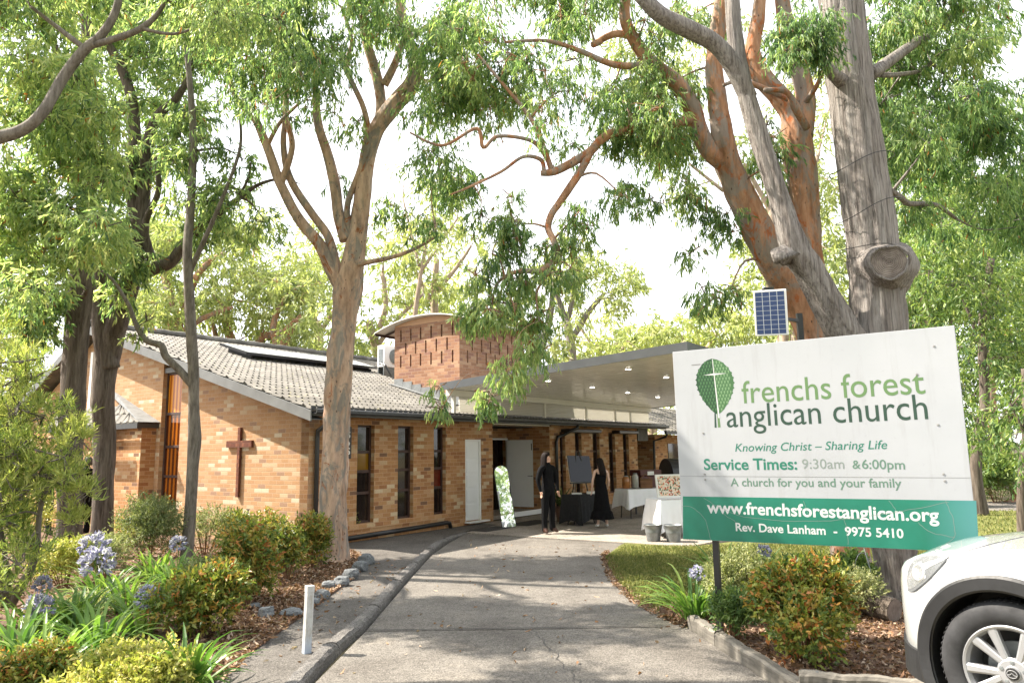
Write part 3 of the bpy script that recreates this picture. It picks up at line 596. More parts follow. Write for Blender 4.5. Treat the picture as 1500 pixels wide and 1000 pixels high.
f.prism([(CX0, CY1-0.05, cz(CY1)+0.02), (CX1+0.5, CY1-0.05, cz(CY1)+0.02), (CX1+0.5, CY1-0.05, cz(CY1, 0.165)), (CX0, CY1-0.05, cz(CY1, 0.165))], (0, 0.045, 0))
f.prism([(CX1+0.5, -0.2, cz(-0.2)+0.015), (CX1+0.5, CY1-0.05, cz(CY1-.05)+0.015), (CX1+0.5, CY1-0.05, cz(CY1-.05, 0.165)), (CX1+0.5, -0.2, cz(-0.2, 0.165))], (0.028, 0, 0))
fixn(f.build('fascia', M['fascia'], can))
f = MB(); n = int((CX1-CX0)/0.25)                       # ribbed lining sheets running outwards
for i in range(n):
    a, b = CX0+0.002+(CX1+0.48-CX0)*i/n, CX0+(CX1+0.48-CX0)*(i+1)/n
    f.prism([(a, -0.3, cz(-0.3, 0.15)), (a, CY1+.002, cz(CY1, 0.15)), (a, CY1+.002, cz(CY1, 0.12)), (a, -0.3, cz(-0.3, 0.12))], (b-a-0.012, 0, 0))
f.prism([(CX0+0.002, -0.3, cz(-0.3, 0.118)), (CX0+0.002, CY1+.002, cz(CY1, 0.118)), (CX0+0.002, CY1+.002, cz(CY1, 0.1)), (CX0+0.002, -0.3, cz(-0.3, 0.1))], (CX1+0.46-CX0, 0, 0))
fixn(f.build('ceiling_lining', M['ceiling'], can))
f = MB(); f.box(CX0+0.1, CX1+0.4, -0.42, -0.28, cz(-0.35, 0.30), cz(-0.35, 0.152)); f.build('rear_beam', M['cream'], can)
def ceil_pt(px, py):
    d = Vector(ray(px, py)); dl = Vector((d.dot(BU), d.dot(BV), d.z)); c = Vector(EYE)-BO; cl = Vector((c.dot(BU), c.dot(BV), c.z))
    n = Vector((0, csl, 1)); k = ztop0-0.3*csl-0.15; t = (k-n.dot(cl))/n.dot(dl); return cl+dl*t
for px, py in ((803, 557), (920, 540), (867.5, 566.5), (919.5, 574.5), (963.5, 581), (976, 552)):
    p = ceil_pt(px, py)
    if not (CX0+.2 < p.x < CX1+.3 and CY1+.2 < p.y < -0.5): print('LIGHT OUT', px, py, p); continue
    f = MB(); f.lathe([(0.001, -0.012), (0.085, -0.012), (0.09, -0.004), (0.09, 0.0), (0.001, 0.0)], 16); dlt = f.build('downlight', M['white'], can, loc=p)
    f = MB(); f.lathe([(0.001, -0.018), (0.06, -0.018), (0.06, -0.0125), (0.001, -0.0125)], 16); f.build('lens', M['lamp'], dlt)
for px in (664.5, 797, 857.5, 900, 922):
    x = X(px, 590, -0.35); f = MB(); f.box(x-0.04, x+0.04, -0.39, -0.31, ROOF(-0.35)+0.01, cz(-0.35, 0.302)); f.build('post', M['cream'], can)
for x in (CX0+0.9, (CX0+CX1)/2+3, CX1):
    f = MB(); f.box(x-0.05, x+0.05, CY1+0.5, CY1+0.6, 0.0, cz(CY1+0.5, 0.13)) if x > CX0+3 else None
    if f.v: f.build('post', M['cream'], can)
def clear_sheet():
    t = NT('corrugated_translucent_sheet'); s = t.n('SeparateXYZ', i_0=t.obj()); w = t.math('SINE', t.math('MULTIPLY', s.outputs[2], 150.0))
    t.P(Base_Color=t.ramp(t.math('MULTIPLY_ADD', w, 0.5, 0.5), [(0, (0.60, 0.59, 0.55)), (1, (0.82, 0.81, 0.77))]), Roughness=0.3); t.bump(w, 0.6, 0.01)
    tr = t.n('BsdfTranslucent', i_0=(0.8, 0.78, 0.72)); mx = t.n('MixShader', i_0=0.45); t.t.links.new(t.b.outputs[0], mx.inputs[1]); t.t.links.new(tr.outputs[0], mx.inputs[2]); t.t.links.new(mx.outputs[0], t.out.inputs[0]); return t.m
M['clear'] = clear_sheet()
f = MB(); f.box(X(672, 590, -.33), CX1+0.3, -0.345, -0.335, ROOF(-0.34)+0.05, cz(-0.34, 0.302)); f.build('infill_sheet', M['clear'], can)
# garden tap on the gable wall
tp = on(365, 760, 0, -0.1); tapo = tag(empty('garden_tap', LW(-0.12, tp.y, 0.03), BROT), 'garden tap on a thin standpipe against the brick gable below the cross', 'tap')
f = MB(); f.tube([(0, -0.06, 0), (0, -0.06, 0.52), (0, -0.03, 0.57), (0, 0.04, 0.57), (0, 0.07, 0.54), (0, 0.07, 0.50)], 0.014, 8); f.build('standpipe', M['galv'], tapo, smooth=True)
f = MB(); f.bar((0, 0.02, 0.57), (0, 0.02, 0.66), 0.02, 0.02); f.bar((0, -0.03, 0.665), (0, 0.07, 0.665), 0.016, 0.016); f.build('handle', M['black_metal'], tapo)
# ------------------------------------------------------------------ church sign
sgL = D(992, 650, 7.2); sgR = D(1415, 640, 5.93)
SO = Vector((sgL.x, sgL.y, 0)); SX = Vector((sgR.x-sgL.x, sgR.y-sgL.y, 0)).normalized(); SN = Vector((SX.y, -SX.x, 0))       # SN points to the viewer
def sg(px, py):
    d = Vector(ray(px, py)); e = Vector(EYE); t = (SO-e).dot(SN)/d.dot(SN); p = e+d*t; return ((p-SO).dot(SX), p.z)
sign = tag(empty('church_sign', SO, math.atan2(SX.y, SX.x)), 'large white and green church notice board on black posts beside the driveway', 'sign')
def sign_white():
    t = NT('sign_white'); p = t.obj(); a = t.noise(t.map(p, (5, 1, 0.5)), 1.6, 6, 0.7); b = t.noise(p, 1.1, 4); g = t.noise(p, 24, 4, 0.7)
    c = t.ramp(b, [(0.3, (0.324, 0.338, 0.360)), (0.7, (0.360, 0.373, 0.396))]); c = t.mix(0.5, c, t.ramp(a, [(0.30, (0.80, 0.79, 0.76)), (0.46, GREY(1.0))]), 'MULTIPLY'); c = t.mix(0.35, c, t.ramp(g, [(0.28, GREY(0.78)), (0.40, GREY(1.0))]), 'MULTIPLY')
    t.P(Base_Color=c, Roughness=t.ramp(b, [(0.3, GREY(0.28)), (0.7, GREY(0.42))])); t.bump(b, 0.15, 0.02); return t.m
M['sign_white'] = sign_white()
def sign_green():
    t = NT('sign_green'); p = t.obj(); s = t.n('SeparateXYZ', i_0=p); a = t.noise(p, 1.8, 5)
    c = t.ramp(a, [(0.3, (0.006, 0.115, 0.075)), (0.6, (0.011, 0.155, 0.105)), (0.8, (0.03, 0.20, 0.145))]); c = t.mix(t.n('MapRange', i_0=s.outputs[0], i_1=2.05, i_2=2.4).outputs[0], c, (0.05, 0.20, 0.195))
    t.P(Base_Color=c, Roughness=0.3); return t.m
M['sign_green'] = sign_green()
c4 = [sg(985, 515.5), sg(1398, 476.5), sg(1434.5, 809), sg(1000.5, 789.5)]
def flat(mb, pts, lift, mi=0): mb.add([(x, -lift, z) for x, z in pts], [tuple(range(len(pts)))], mi)
zs_seam = sg(1010, 697)[1]
f = MB(); f.prism([(x, 0, z) for x, z in c4], (0, 0.03, 0)); panel = fixn(f.build('panel', M['sign_white'], sign, bevel=0.003))
f = MB(); flat(f, [sg(1000.2, 726.5), sg(1430, 733), sg(1434.3, 808.6), sg(1000.6, 789)][::-1], 0.0006)
fixn(f.build('green_band', M['sign_green'], panel))
pm = MB(); s_ = sg(1045.5, 790)[0]; pm.box(s_-0.027, s_+0.027, 0.032, 0.086, -0.2, 2.4); pm.build('post', M['black_metal'], sign, bevel=0.003)
pm = MB(); s_ = sg(1392, 700)[0]; pm.box(s_-0.027, s_+0.027, 0.032, 0.086, -0.2, 2.4); pm.build('post', M['black_metal'], sign, bevel=0.003)
def ink(name, c): return plain(name, c, 0.4, var=0.05)
INK = {'leaf': ink('sage_ink', (0.095, 0.175, 0.07)), 'dark': ink('dark_green_ink', (0.02, 0.05, 0.035)), 'teal': ink('teal_ink', (0.015, 0.14, 0.095)), 'pale': ink('faded_grey_ink', (0.17, 0.205, 0.19)), 'fade': ink('faded_green_ink', (0.09, 0.165, 0.125)), 'white': ink('white_ink', (0.50, 0.51, 0.51))}
def words(body, pl, pr, inkn, bold=0.0, shear=0.0, hk=1.0, lift=0.0010):
    co, fs = text_mesh(body, bold, shear); a, b = sg(*pl), sg(*pr); x0, x1 = co[:, 0].min(), co[:, 0].max()
    k = math.hypot(b[0]-a[0], b[1]-a[1])/(x1-x0); ux, uz = (b[0]-a[0])/(k*(x1-x0)), (b[1]-a[1])/(k*(x1-x0))
    f = MB(); f.add([(a[0]+(x-x0)*k*ux-y*k*hk*uz, -lift, a[1]+(x-x0)*k*uz+y*k*hk*ux) for x, y, _ in co], fs); return f.build('lettering', INK[inkn], panel)
words('frenchs forest', (1087.5, 590.5), (1356, 576), 'leaf', 0.003, hk=1.12)
words('anglican church', (1065, 625.5), (1360, 613.5), 'dark', 0.001, hk=1.12)
words('Knowing Christ \u2013 Sharing Life', (1077, 661), (1300, 657), 'teal', 0.003, 0.22)
words('Service Times:', (1031.5, 687.6), (1168, 687.2), 'teal', 0.02)
words('9:30am', (1175.5, 686), (1237, 686), 'pale', 0.002)
words('&', (1249, 686), (1261, 686), 'fade', 0.01); words('6:00pm', (1263, 686), (1326, 687), 'fade', 0.01)
words('A church for you and your family', (1070.5, 711.5), (1321, 713.5), 'fade', 0.012)
words('www.frenchsforestanglican.org', (1036, 750.5), (1376, 763.5), 'white', 0.022)
words('Rev. Dave Lanham  -  9975 5410', (1078, 777), (1324, 787.5), 'white', 0.02)
# leaf emblem with a pale cross, serrated edge and overlapping scales
lt_, lb_ = sg(1043.5, 525), sg(1050.5, 607); ctr = ((lt_[0]+lb_[0])/2, (lt_[1]+lb_[1])/2); hh = (lt_[1]-lb_[1])/2
wl, wr = ctr[0]-sg(1021, 575)[0], sg(1076, 570)[0]-ctr[0]
def leaf_w(t): return max(0.0, math.sin(math.pi*(t**0.80)))**0.72          # t: 0 top, 1 bottom
for side, wd, base, hi in ((-1, wl, (0.010, 0.048, 0.017), (0.045, 0.12, 0.046)), (1, wr, (0.042, 0.115, 0.042), (0.13, 0.23, 0.115))):
    pts = []; n = 44
    for i in range(n+1):
        t = i/n; e = wd*leaf_w(t)*(1+(0.05 if i % 4 == 0 else -0.02)); pts.append((ctr[0]+0.03*(t-0.5)+side*e, ctr[1]+hh*(1-2*t)))
    mid = [(ctr[0]+0.03*(i/n-0.5), ctr[1]+hh*(1-2*i/n)) for i in range(n+1)]
    f = MB()
    for i in range(n): flat(f, [mid[i], pts[i], pts[i+1], mid[i+1]], 0.0006)
    lf = f.build('leaf_emblem', ink('emblem_leaf', base), panel)
    f = MB(); rr = random.Random(3)
    for r in range(15):
        t = 0.07+r*0.060; w = wd*leaf_w(t)
        for k in range(5):
            xk = 0.012+(k+(0.5 if r % 2 else 0))*0.030
            if xk > w-0.010: continue
            x = ctr[0]+0.03*(t-0.5)+side*xk; z = ctr[1]+hh*(1-2*t); s = 0.0125
            flat(f, [(x-s*0.75, z+0.002), (x, z-s*1.9), (x+s*0.75, z+0.002), (x+s*0.4, z+s), (x-s*0.4, z+s)], 0.0011)
    f.build('leaf_scales', ink('emblem_scale', hi), lf)
f = MB(); a, b = sg(1043.5, 526), sg(1052.5, 612)
flat(f, [(a[0]-0.003, a[1]), (a[0]+0.003, a[1]), (b[0]+0.012, b[1]), (b[0]-0.002, b[1])], 0.0016)
a, b = sg(1030, 549.5), sg(1065, 546.5); m_ = sg(1046, 548)
flat(f, [a, (m_[0], m_[1]-0.009), b, (m_[0], m_[1]+0.009)], 0.0018); f.build("emblem_cross", INK['white'], panel)
f = MB(); flat(f, [sg(1046.5, 604), sg(1048.5, 604), sg(1049.8, 626), sg(1046.8, 626)], 0.0010); f.build('emblem_stem', INK['dark'], panel)
f = MB(); flat(f, [sg(1050.5, 604), sg(1053, 603), sg(1055.5, 625.5), (sg(1051.8, 625.7))], 0.0010); f.build('emblem_stem', INK['leaf'], panel)
# weathering: joint, bolts, cracks
f = MB()
def line_on(pts, w, lift=0.0012):
    P = [sg(*p) for p in pts]
    for i in range(len(P)-1):
        d = Vector((P[i+1][0]-P[i][0], P[i+1][1]-P[i][1])).normalized(); n = Vector((-d.y, d.x))*w/2
        flat(f, [(P[i][0]-n.x, P[i][1]-n.y), (P[i+1][0]-n.x, P[i+1][1]-n.y), (P[i+1][0]+n.x, P[i+1][1]+n.y), (P[i][0]+n.x, P[i][1]+n.y)], lift)
line_on([(997, 697), (1424, 699.5)], 0.003); line_on([(1013, 534.5), (1026, 533.5)], 0.008)
f.build('panel_joint', ink('joint_grime', (0.17, 0.17, 0.165)), panel)
f = MB()
for px, py in ((1368, 507), (1030, 634), (1374, 622), (1032, 694), (1033, 702), (1382, 694), (1384, 704), (1343, 548)):
    x, z = sg(px, py); f.lathe([(0.001, 0), (0.010, 0), (0.009, 0.004), (0.001, 0.005)], 10, c=(x, 0, z), M=Matrix.Rotation(R(90), 4, 'X'))
f.build('bolt', ink('dull_bolt', (0.22, 0.22, 0.215)), panel)
f = MB(); rr = random.Random(8)
for pts in ([(1000, 740), (1018, 745), (1034, 762), (1041, 790)], [(1030, 729), (1060, 745), (1100, 758), (1180, 763), (1240, 760), (1300, 752), (1340, 745), (1390, 735)], [(1235, 760), (1240, 775), (1243, 797)], [(1345, 765), (1365, 780), (1398, 786)], [(1385, 733), (1396, 760), (1398, 785), (1385, 796)], [(1176, 733), (1186, 757)], [(1060, 752), (1078, 764)], [(1302, 733), (1312, 747)]):
    q = [(p[0], p[1]) for p in smooth_path(pts, 5)]; q = [(x+rr.uniform(-1, 1), y+rr.uniform(-0.8, 0.8)) for x, y in q]; line_on(q, 0.0035)
f.build('crack', ink('crack_line', (0.16, 0.21, 0.19)), panel)
# ------------------------------------------------------------------ solar lamp panel behind the sign
spo = D(1129, 458, 7.15)
sp2 = tag(empty('solar_lamp_panel', spo), 'small blue solar panel in a white frame on a bracket above the church sign', 'solar panel')
ax = (D(1153, 463, 7.12)-D(1105, 454, 7.28)); ax.z = 0; ax.normalize(); up = (Vector((0, 0, 1))*0.93-Vector((ax.y, -ax.x, 0))*-0.0).normalized(); nr = Vector((ax.y, -ax.x, 0))
Mx = Matrix(((ax.x, nr.x, 0), (ax.y, nr.y, 0), (0, 0, 1))).to_4x4() @ Matrix.Rotation(R(-13), 4, 'X') @ Matrix.Rotation(R(3), 4, 'Y')
pw, ph = 0.158, 0.228
f = MB(); f.box(-pw, pw, -0.012, 0.012, -ph, ph, M=Mx); fr = f.build('panel_frame', M['white'], sp2, bevel=0.004)
t = NT('solar_cells'); s = t.n('SeparateXYZ', i_0=t.n('TexCoord').outputs['UV'])
fx = t.math('FRACT', t.math('MULTIPLY', s.outputs[0], 4)); fy = t.math('FRACT', t.math('MULTIPLY', s.outputs[1], 9))
gx = t.math('GREATER_THAN', t.math('MINIMUM', fx, t.math('SUBTRACT', 1, fx)), 0.035); gy = t.math('GREATER_THAN', t.math('MINIMUM', fy, t.math('SUBTRACT', 1, fy)), 0.03)
t.P(Base_Color=t.mix(t.math('MULTIPLY', gx, gy), (0.55, 0.6, 0.65), (0.022, 0.055, 0.16)), Roughness=0.18, Coat_Weight=0.4); M['cells'] = t.m
f = MB(); k = 0.016; f.add([Mx @ Vector(p) for p in ((-pw+k, 0.0135, -ph+k), (pw-k, 0.0135, -ph+k), (pw-k, 0.0135, ph-k), (-pw+k, 0.0135, ph-k))], [(0, 1, 2, 3)])
pc_ = f.build('solar_cells', M['cells'], fr); uvl = pc_.data.uv_layers.new(name='UVMap')
for i, q in enumerate(((0, 0), (1, 0), (1, 1), (0, 1))): uvl.data[i].uv = q
if pc_.data.polygons[0].normal.dot(Vector((0, -1, 0))) < 0: pc_.data.flip_normals()
pb_ = D(1172, 480, 7.32); f = MB(); o_ = lambda p: Vector(p)-spo
f.bar((o_(pb_).x, o_(pb_).y, -2.0), (o_(pb_).x, o_(pb_).y, 0.02), 0.055, 0.04); f.bar((o_(pb_).x, o_(pb_).y, -0.06), (0.02, 0.07, -0.02), 0.03, 0.03); f.build('mounting_pole', M['black_metal'], sp2)
f = MB(); f.tube([(0.0, 0.03, 0.14), (-0.01, 0.06, 0.21), (-0.01, 0.05, 0.262)], 0.018, 8); f.box(-0.05, 0.05, 0.0, 0.06, 0.232, 0.262); f.build('bracket', M['black_metal'], sp2)
# ------------------------------------------------------------------ bollard, timber sleepers, buckets, tables
bo = G(449, 957)
bl = tag(empty('bollard', bo+Vector((0, 0, .008))), 'weathered white square wooden post standing in the footpath edge', 'bollard')
t = NT('flaking_white_paint'); p = t.obj(); a = t.noise(t.map(p, (1, 1, 0.35)), 26, 6, 0.8); s = t.n('SeparateXYZ', i_0=p)
c = t.ramp(a, [(0.42, (0.33, 0.31, 0.28)), (0.50, (0.40, 0.40, 0.39)), (0.7, (0.50, 0.50, 0.50))]); c = t.mix(t.n('MapRange', i_0=s.outputs[2], i_1=0.02, i_2=0.18, i_3=0.7, i_4=0.0).outputs[0], c, (0.33, 0.40, 0.52)); t.P(Base_Color=c, Roughness=0.75); t.bump(a, 0.4, 0.004)
f = MB(); f.box(-0.034, 0.034, -0.034, 0.034, -0.1, 0.585); f.build('shaft', t.m, bl, bevel=0.005, M=Matrix.Rotation(R(38), 4, 'Z') @ Matrix.Rotation(R(1.5), 4, 'Y'))
f = MB(); f.box(-0.0365, 0.0365, -0.0365, 0.0365, 0.53, 0.592); f.build('cap', t.m, bl, bevel=0.006, M=Matrix.Rotation(R(38), 4, 'Z') @ Matrix.Rotation(R(1.5), 4, 'Y'))
def sleeper(a, b, w, h, label, z0=0.0):
    a, b = Vector((a[0], a[1], 0)), Vector((b[0], b[1], 0)); L_ = (b-a).length; o = empty('timber_sleeper', a, math.atan2((b-a).y, (b-a).x)); tag(o, label, 'garden edging', 'timber garden edging')
    rr = random.Random(L_); f = MB(); n = 40; rings = []
    for i in range(n+1):
        x = L_*i/n; j = lambda: rr.uniform(-0.004, 0.004); hh = h+0.006*math.sin(i*0.5)
        rings.append([(x, j(), z0-0.1), (x, j(), z0+hh-0.02), (x, 0.02+j(), z0+hh+j()), (x, w-0.015+j(), z0+hh+j()), (x, w+j(), z0+hh-0.02), (x, w+j(), z0-0.1)])
    f.loft(rings); fixn(f.build('beam', M['sleeper'], o)); 
    g = MB()
    for x in (0.12, L_-0.12): g.lathe([(0.001, 0), (0.014, 0), (0.012, 0.006), (0.001, 0.008)], 8, c=(x, w/2, z0+h))
    g.build('bolt', M['galv'], o); return o
e0, e1 = G(1008, 920), G(1132, 1001, 0.0)
md = e0.lerp(e1, 0.38)
sleeper(e0, md-(e1-e0).normalized()*0.01, 0.10, 0.13, 'short pale weathered sleeper at the driveway corner of the flower bed')
sleeper(md, e1+(e1-e0).normalized()*1.1, 0.10, 0.125, 'long grey sleeper running along the driveway edge of the flower bed')
s0 = G(1172, 1003, 0.12); s1 = D(1345, 962, 4.75)
sleeper((s0.x, s0.y), (s1.x+0.7, s1.y+0.36), 0.11, 0.16, 'thick split sleeper pointing at the front of the white car', 0.04)
def bucket(px, py, label):
    p = G(px, py, 0.012); o = tag(empty('metal_bucket', p), label, 'bucket', 'metal buckets by the white table')
    f = MB(); f.lathe([(0.001, 0), (0.125, 0), (0.128, 0.01), (0.155, 0.17), (0.158, 0.18), (0.155, 0.19), (0.180, 0.31), (0.187, 0.315), (0.187, 0.325), (0.175, 0.322), (0.15, 0.17), (0.12, 0.02), (0.001, 0.015)], 28); f.build('pail', M['galv'], o, smooth=True)
    f = MB(); f.tube([(0.187*math.cos(a), 0.187*math.sin(a)*0.95-0.02*0, 0.30-0.11*math.sin(a)) for a in np.linspace(0, math.pi, 14)], 0.004, 6); f.build('handle', M['galv'], o, smooth=True)
    return o
bucket(957.5, 792, 'galvanised bucket at the lawn edge, clear of the sign'); bucket(987, 793, 'galvanised bucket half hidden by the edge of the sign')
M['linen'] = plain('white_linen', (0.80, 0.80, 0.82), 0.8, var=0.03, scale=3)
M['black_cloth'] = plain('black_cloth', (0.012, 0.012, 0.014), 0.9, var=0.2)
def cloth(L_, Wd, h, drop, mat, seed, parent):
    rr = random.Random(seed); f = MB(); n = 120; per = 2*(L_+Wd); top, r1, r2, r3 = [], [], [], []
    for i in range(n):
        s = per*i/n; q = s
        if q < L_: x, y, nx, ny, e = q-L_/2, -Wd/2, 0, -1, min(q, L_-q)
        elif q < L_+Wd: x, y, nx, ny, e = L_/2, q-L_-Wd/2, 1, 0, min(q-L_, L_+Wd-q)
        elif q < 2*L_+Wd: x, y, nx, ny, e = L_/2-(q-L_-Wd), Wd/2, 0, 1, min(q-L_-Wd, 2*L_+Wd-q)
        else: x, y, nx, ny, e = -L_/2, Wd/2-(q-2*L_-Wd), -1, 0, min(q-2*L_-Wd, per-q)
        c = math.exp(-e/0.12); wv = (0.5+0.5*math.sin(s*17+seed))*0.6+0.4*(0.5+0.5*math.sin(s*41+seed*2)); o = 0.012+0.035*wv+0.06*c; d = drop+0.10*c+0.012*math.sin(s*9)
        sx, sy = (1 if x > 0 else -1), (1 if y > 0 else -1); ox, oy = nx*(1-c*0.3)+sx*c*0.6, ny*(1-c*0.3)+sy*c*0.6
        top.append((x, y, h)); r1.append((x+ox*0.01, y+oy*0.01, h-0.015)); r2.append((x+ox*o*0.6, y+oy*o*0.6, h-d*0.5)); r3.append((x+ox*o, y+oy*o, h-d))
    f.loft([top, r1, r2, r3], cap=False); f.f.append(tuple(range(n))); f.mi.append(0)
    return f.build('tablecloth', mat, parent, smooth=True)
def table(px, py, L_, Wd, h, drop, rz, mat, label, seed, clabel):
    p = G(px, py, 0.012); o = tag(empty('trestle_table', p, rz), label, 'table')
    f = MB(); f.box(-L_/2+.01, L_/2-.01, -Wd/2+.01, Wd/2-.01, h-0.035, h-0.006); f.build('tabletop', M['black'], o)
    for sx in (-1, 1):
        for sy in (-1, 1):
            f = MB(); f.tube([(sx*(L_/2-0.12), sy*(Wd/2-0.08), 0), (sx*(L_/2-0.16), sy*(Wd/2-0.1), h-0.036)], 0.014, 8); f.build('leg', M['black_metal'], o)
    c = cloth(L_, Wd, h, drop, mat, seed, None); c.location = p; c.rotation_euler = (0, 0, rz); tag(c, clabel, 'tablecloth'); return p
TH = 0.755
pB = table(853, 767, 0.85, 0.55, 0.72, 0.60, BROT-0.15, M['black_cloth'], 'small folding table under a black cloth beside the woman in the long dress', 4, 'black cloth hanging nearly to the floor on the small folding table')
pW1 = table(938, 757, 1.15, 0.6, TH, 0.42, BROT-0.5, M['linen'], 'trestle table with jars behind the nearer white table', 2, 'white cloth with hanging corner points on the farther table')
pW2 = table(1008, 783, 1.5, 0.7, TH, 0.56, BROT-0.75, M['linen'], 'trestle table near the buckets, partly behind the sign', 7, 'smooth white cloth on the nearer table behind the buckets')
def small(name, mb, mat, loc, label, cat, group=None, smooth=False): return tag(mb.build(name, mat, None, loc, smooth), label, cat, group)
f = MB(); f.box(-0.12, 0.12, -0.08, 0.08, 0, 0.03); small('white_card_box', f, M['white'], pB+Vector((-0.12, -0.05, 0.722)), 'flat white box on the black table', 'box')
f = MB(); f.box(-0.11, 0.11, -0.08, 0.08, 0, 0.055); small('white_card_box', f, M['cream'], pB+Vector((0.24, 0.02, 0.722)), 'taller cream box on the black table beside the woman', 'box')
amber = glass_mat('amber_jar', (0.42, 0.17, 0.05), 0.1)
def jar(loc, h, r, mat, label):
    o = tag(empty('glass_jar', loc), label, 'jar', 'drinks jars on the farther white table'); f = MB(); f.lathe([(0.001, 0), (r, 0.01), (r, h*0.75), (r*0.8, h*0.86), (r*0.6, h*0.9), (r*0.6, h*0.93), (0.001, h*0.93)], 16); f.build('vessel', mat, o, smooth=True)
    f = MB(); f.lathe([(0.001, h*0.93), (r*0.66, h*0.93), (r*0.66, h), (0.001, h)], 16); f.build('lid', M['galv'], o); return o
tdir = Vector((math.cos(BROT-0.5), math.sin(BROT-0.5), 0))
jar(pW1-tdir*0.42+Vector((0, 0, TH)), 0.34, 0.10, amber, 'amber drinks jar at the left end of the farther table')
jar(pW1-tdir*0.12+Vector((0, 0, TH)), 0.40, 0.09, glass_mat('clear_jar', (0.5, 0.5, 0.45), 0.08), 'tall pale glass jar in the middle of the farther table')
f = MB(); f.box(-0.16, 0.16, -0.12, 0.12, 0, 0.24); f.bar((-0.16, 0, 0.24), (0, 0, 0.36), 0.02, 0.02); f.bar((0.16, 0, 0.24), (0, 0, 0.36), 0.02, 0.02)
small('wooden_crate', f, M['wood'], pW1+tdir*0.22+Vector((0, 0, TH)), 'small brown wooden crate on the farther table', 'crate')
t = NT('mixed_colour_print'); vv = t.n('TexVoronoi', i_Vector=t.obj(), i_Scale=34.0); t.P(Base_Color=t.ramp(vv.outputs['Color'], [(0.0, (0.6, 0.52, 0.40)), (0.35, (0.68, 0.60, 0.48)), (0.5, (0.45, 0.10, 0.05)), (0.62, (0.06, 0.12, 0.05)), (0.75, (0.70, 0.45, 0.28)), (0.9, (0.10, 0.05, 0.04))], 'CONSTANT'), Roughness=0.5)
bdp = D(984, 722, 15.9); o = tag(empty('picture_board', Vector((bdp.x, bdp.y, TH+0.012)), BROT-0.75), 'propped board of colourful pictures on the nearer white table', 'board')
f = MB(); f.box(-0.30, 0.30, -0.012, 0.012, 0.03, 0.46); f.build('print', t.m, o, M=Matrix.Rotation(R(-10), 4, 'X'))
f = MB()
for q in ((-0.33, 0.33, 0.0, 0.035), (-0.33, 0.33, 0.455, 0.49)): f.box(q[0], q[1], -0.02, 0.02, q[2], q[3])
for q in (-0.33, 0.295): f.box(q, q+0.035, -0.019, 0.019, 0.035, 0.455)
f.build('frame', M['cream'], o, M=Matrix.Rotation(R(-10), 4, 'X'))
bq = G(968, 752, 0.012); o = tag(empty('barbecue', bq, BROT-0.6), 'maroon barbecue trolley with a raised dark grey hood behind the tables', 'barbecue')
mar = plain('maroon_enamel', (0.075, 0.012, 0.012), 0.35, var=0.15)
f = MB(); f.box(-0.75, 0.35, -0.28, 0.28, 0.62, 1.05); f.box(-0.78, -0.1, -0.3, 0.3, 1.052, 1.22); f.build('body', mar, o, bevel=0.02)
f = MB(); f.box(-0.05, 0.62, -0.3, -0.285, 0.96, 1.02); f.build('rail', M['white'], o)
f = MB(); f.loft([[(x, 0.40*math.cos(a), 1.0+0.52*math.sin(a)) for a in np.linspace(0, math.pi, 14)] for x in (0.22, 0.26, 0.85, 0.9)], cap=True); fixn(f.build('hood', plain('charcoal_hood', (0.03, 0.03, 0.034), 0.4), o, smooth=False))
for sx in (-0.65, 0.7):
    for sy in (-0.22, 0.22):
        f = MB(); f.box(sx-0.02, sx+0.02, sy-0.02, sy+0.02, 0, 1.0 if sx > 0 else 0.62); f.build('leg', M['black_metal'], o)
f = MB(); f.box(-0.55, -0.35, -0.305, -0.301, 1.08, 1.18); f.build('notice', M['white'], o)
# plant in a pot, easel board, mirror, mats
def strap_leaves(mb, n, length, width, seed, droop=1.0, rad=0.05, h0=0.0, up=(0.5, 1.2), seg=6):
    rr = random.Random(seed)
    for _ in range(n):
        a = rr.uniform(0, 2*math.pi); L_ = length*rr.uniform(0.6, 1.12); el = rr.uniform(*up); p = Vector((math.cos(a)*rad*rr.random(), math.sin(a)*rad*rr.random(), h0)); w = width*rr.uniform(0.7, 1.2)
        az = a+rr.uniform(-0.3, 0.3); pts = [p.copy()]; e = el
        for k in range(seg):
            d = Vector((math.cos(az)*math.cos(e), math.sin(az)*math.cos(e), math.sin(e))); p = p+d*(L_/seg); pts.append(p.copy()); e -= droop*rr.uniform(0.18, 0.42)*(0.4+k/seg*1.4); az += rr.uniform(-0.08, 0.08)
        sd = Vector((-math.sin(az), math.cos(az), 0)); b = len(mb.v)
        for k, q in enumerate(pts):
            t_ = k/seg; ww = w*0.5*(0.6+1.0*t_ if t_ < 0.4 else 1.0)*(1 if t_ < 0.65 else max(0.03, (1-t_)/0.35)); cp = Vector((0, 0, ww*0.35))
            mb.v += [tuple(q-sd*ww+cp), tuple(q), tuple(q+sd*ww+cp)]
        for k in range(seg):
            i = b+3*k
            for j in (0, 1): mb.f.append((i+j, i+j+1, i+j+4, i+j+3)); mb.mi.append(0)
    return mb
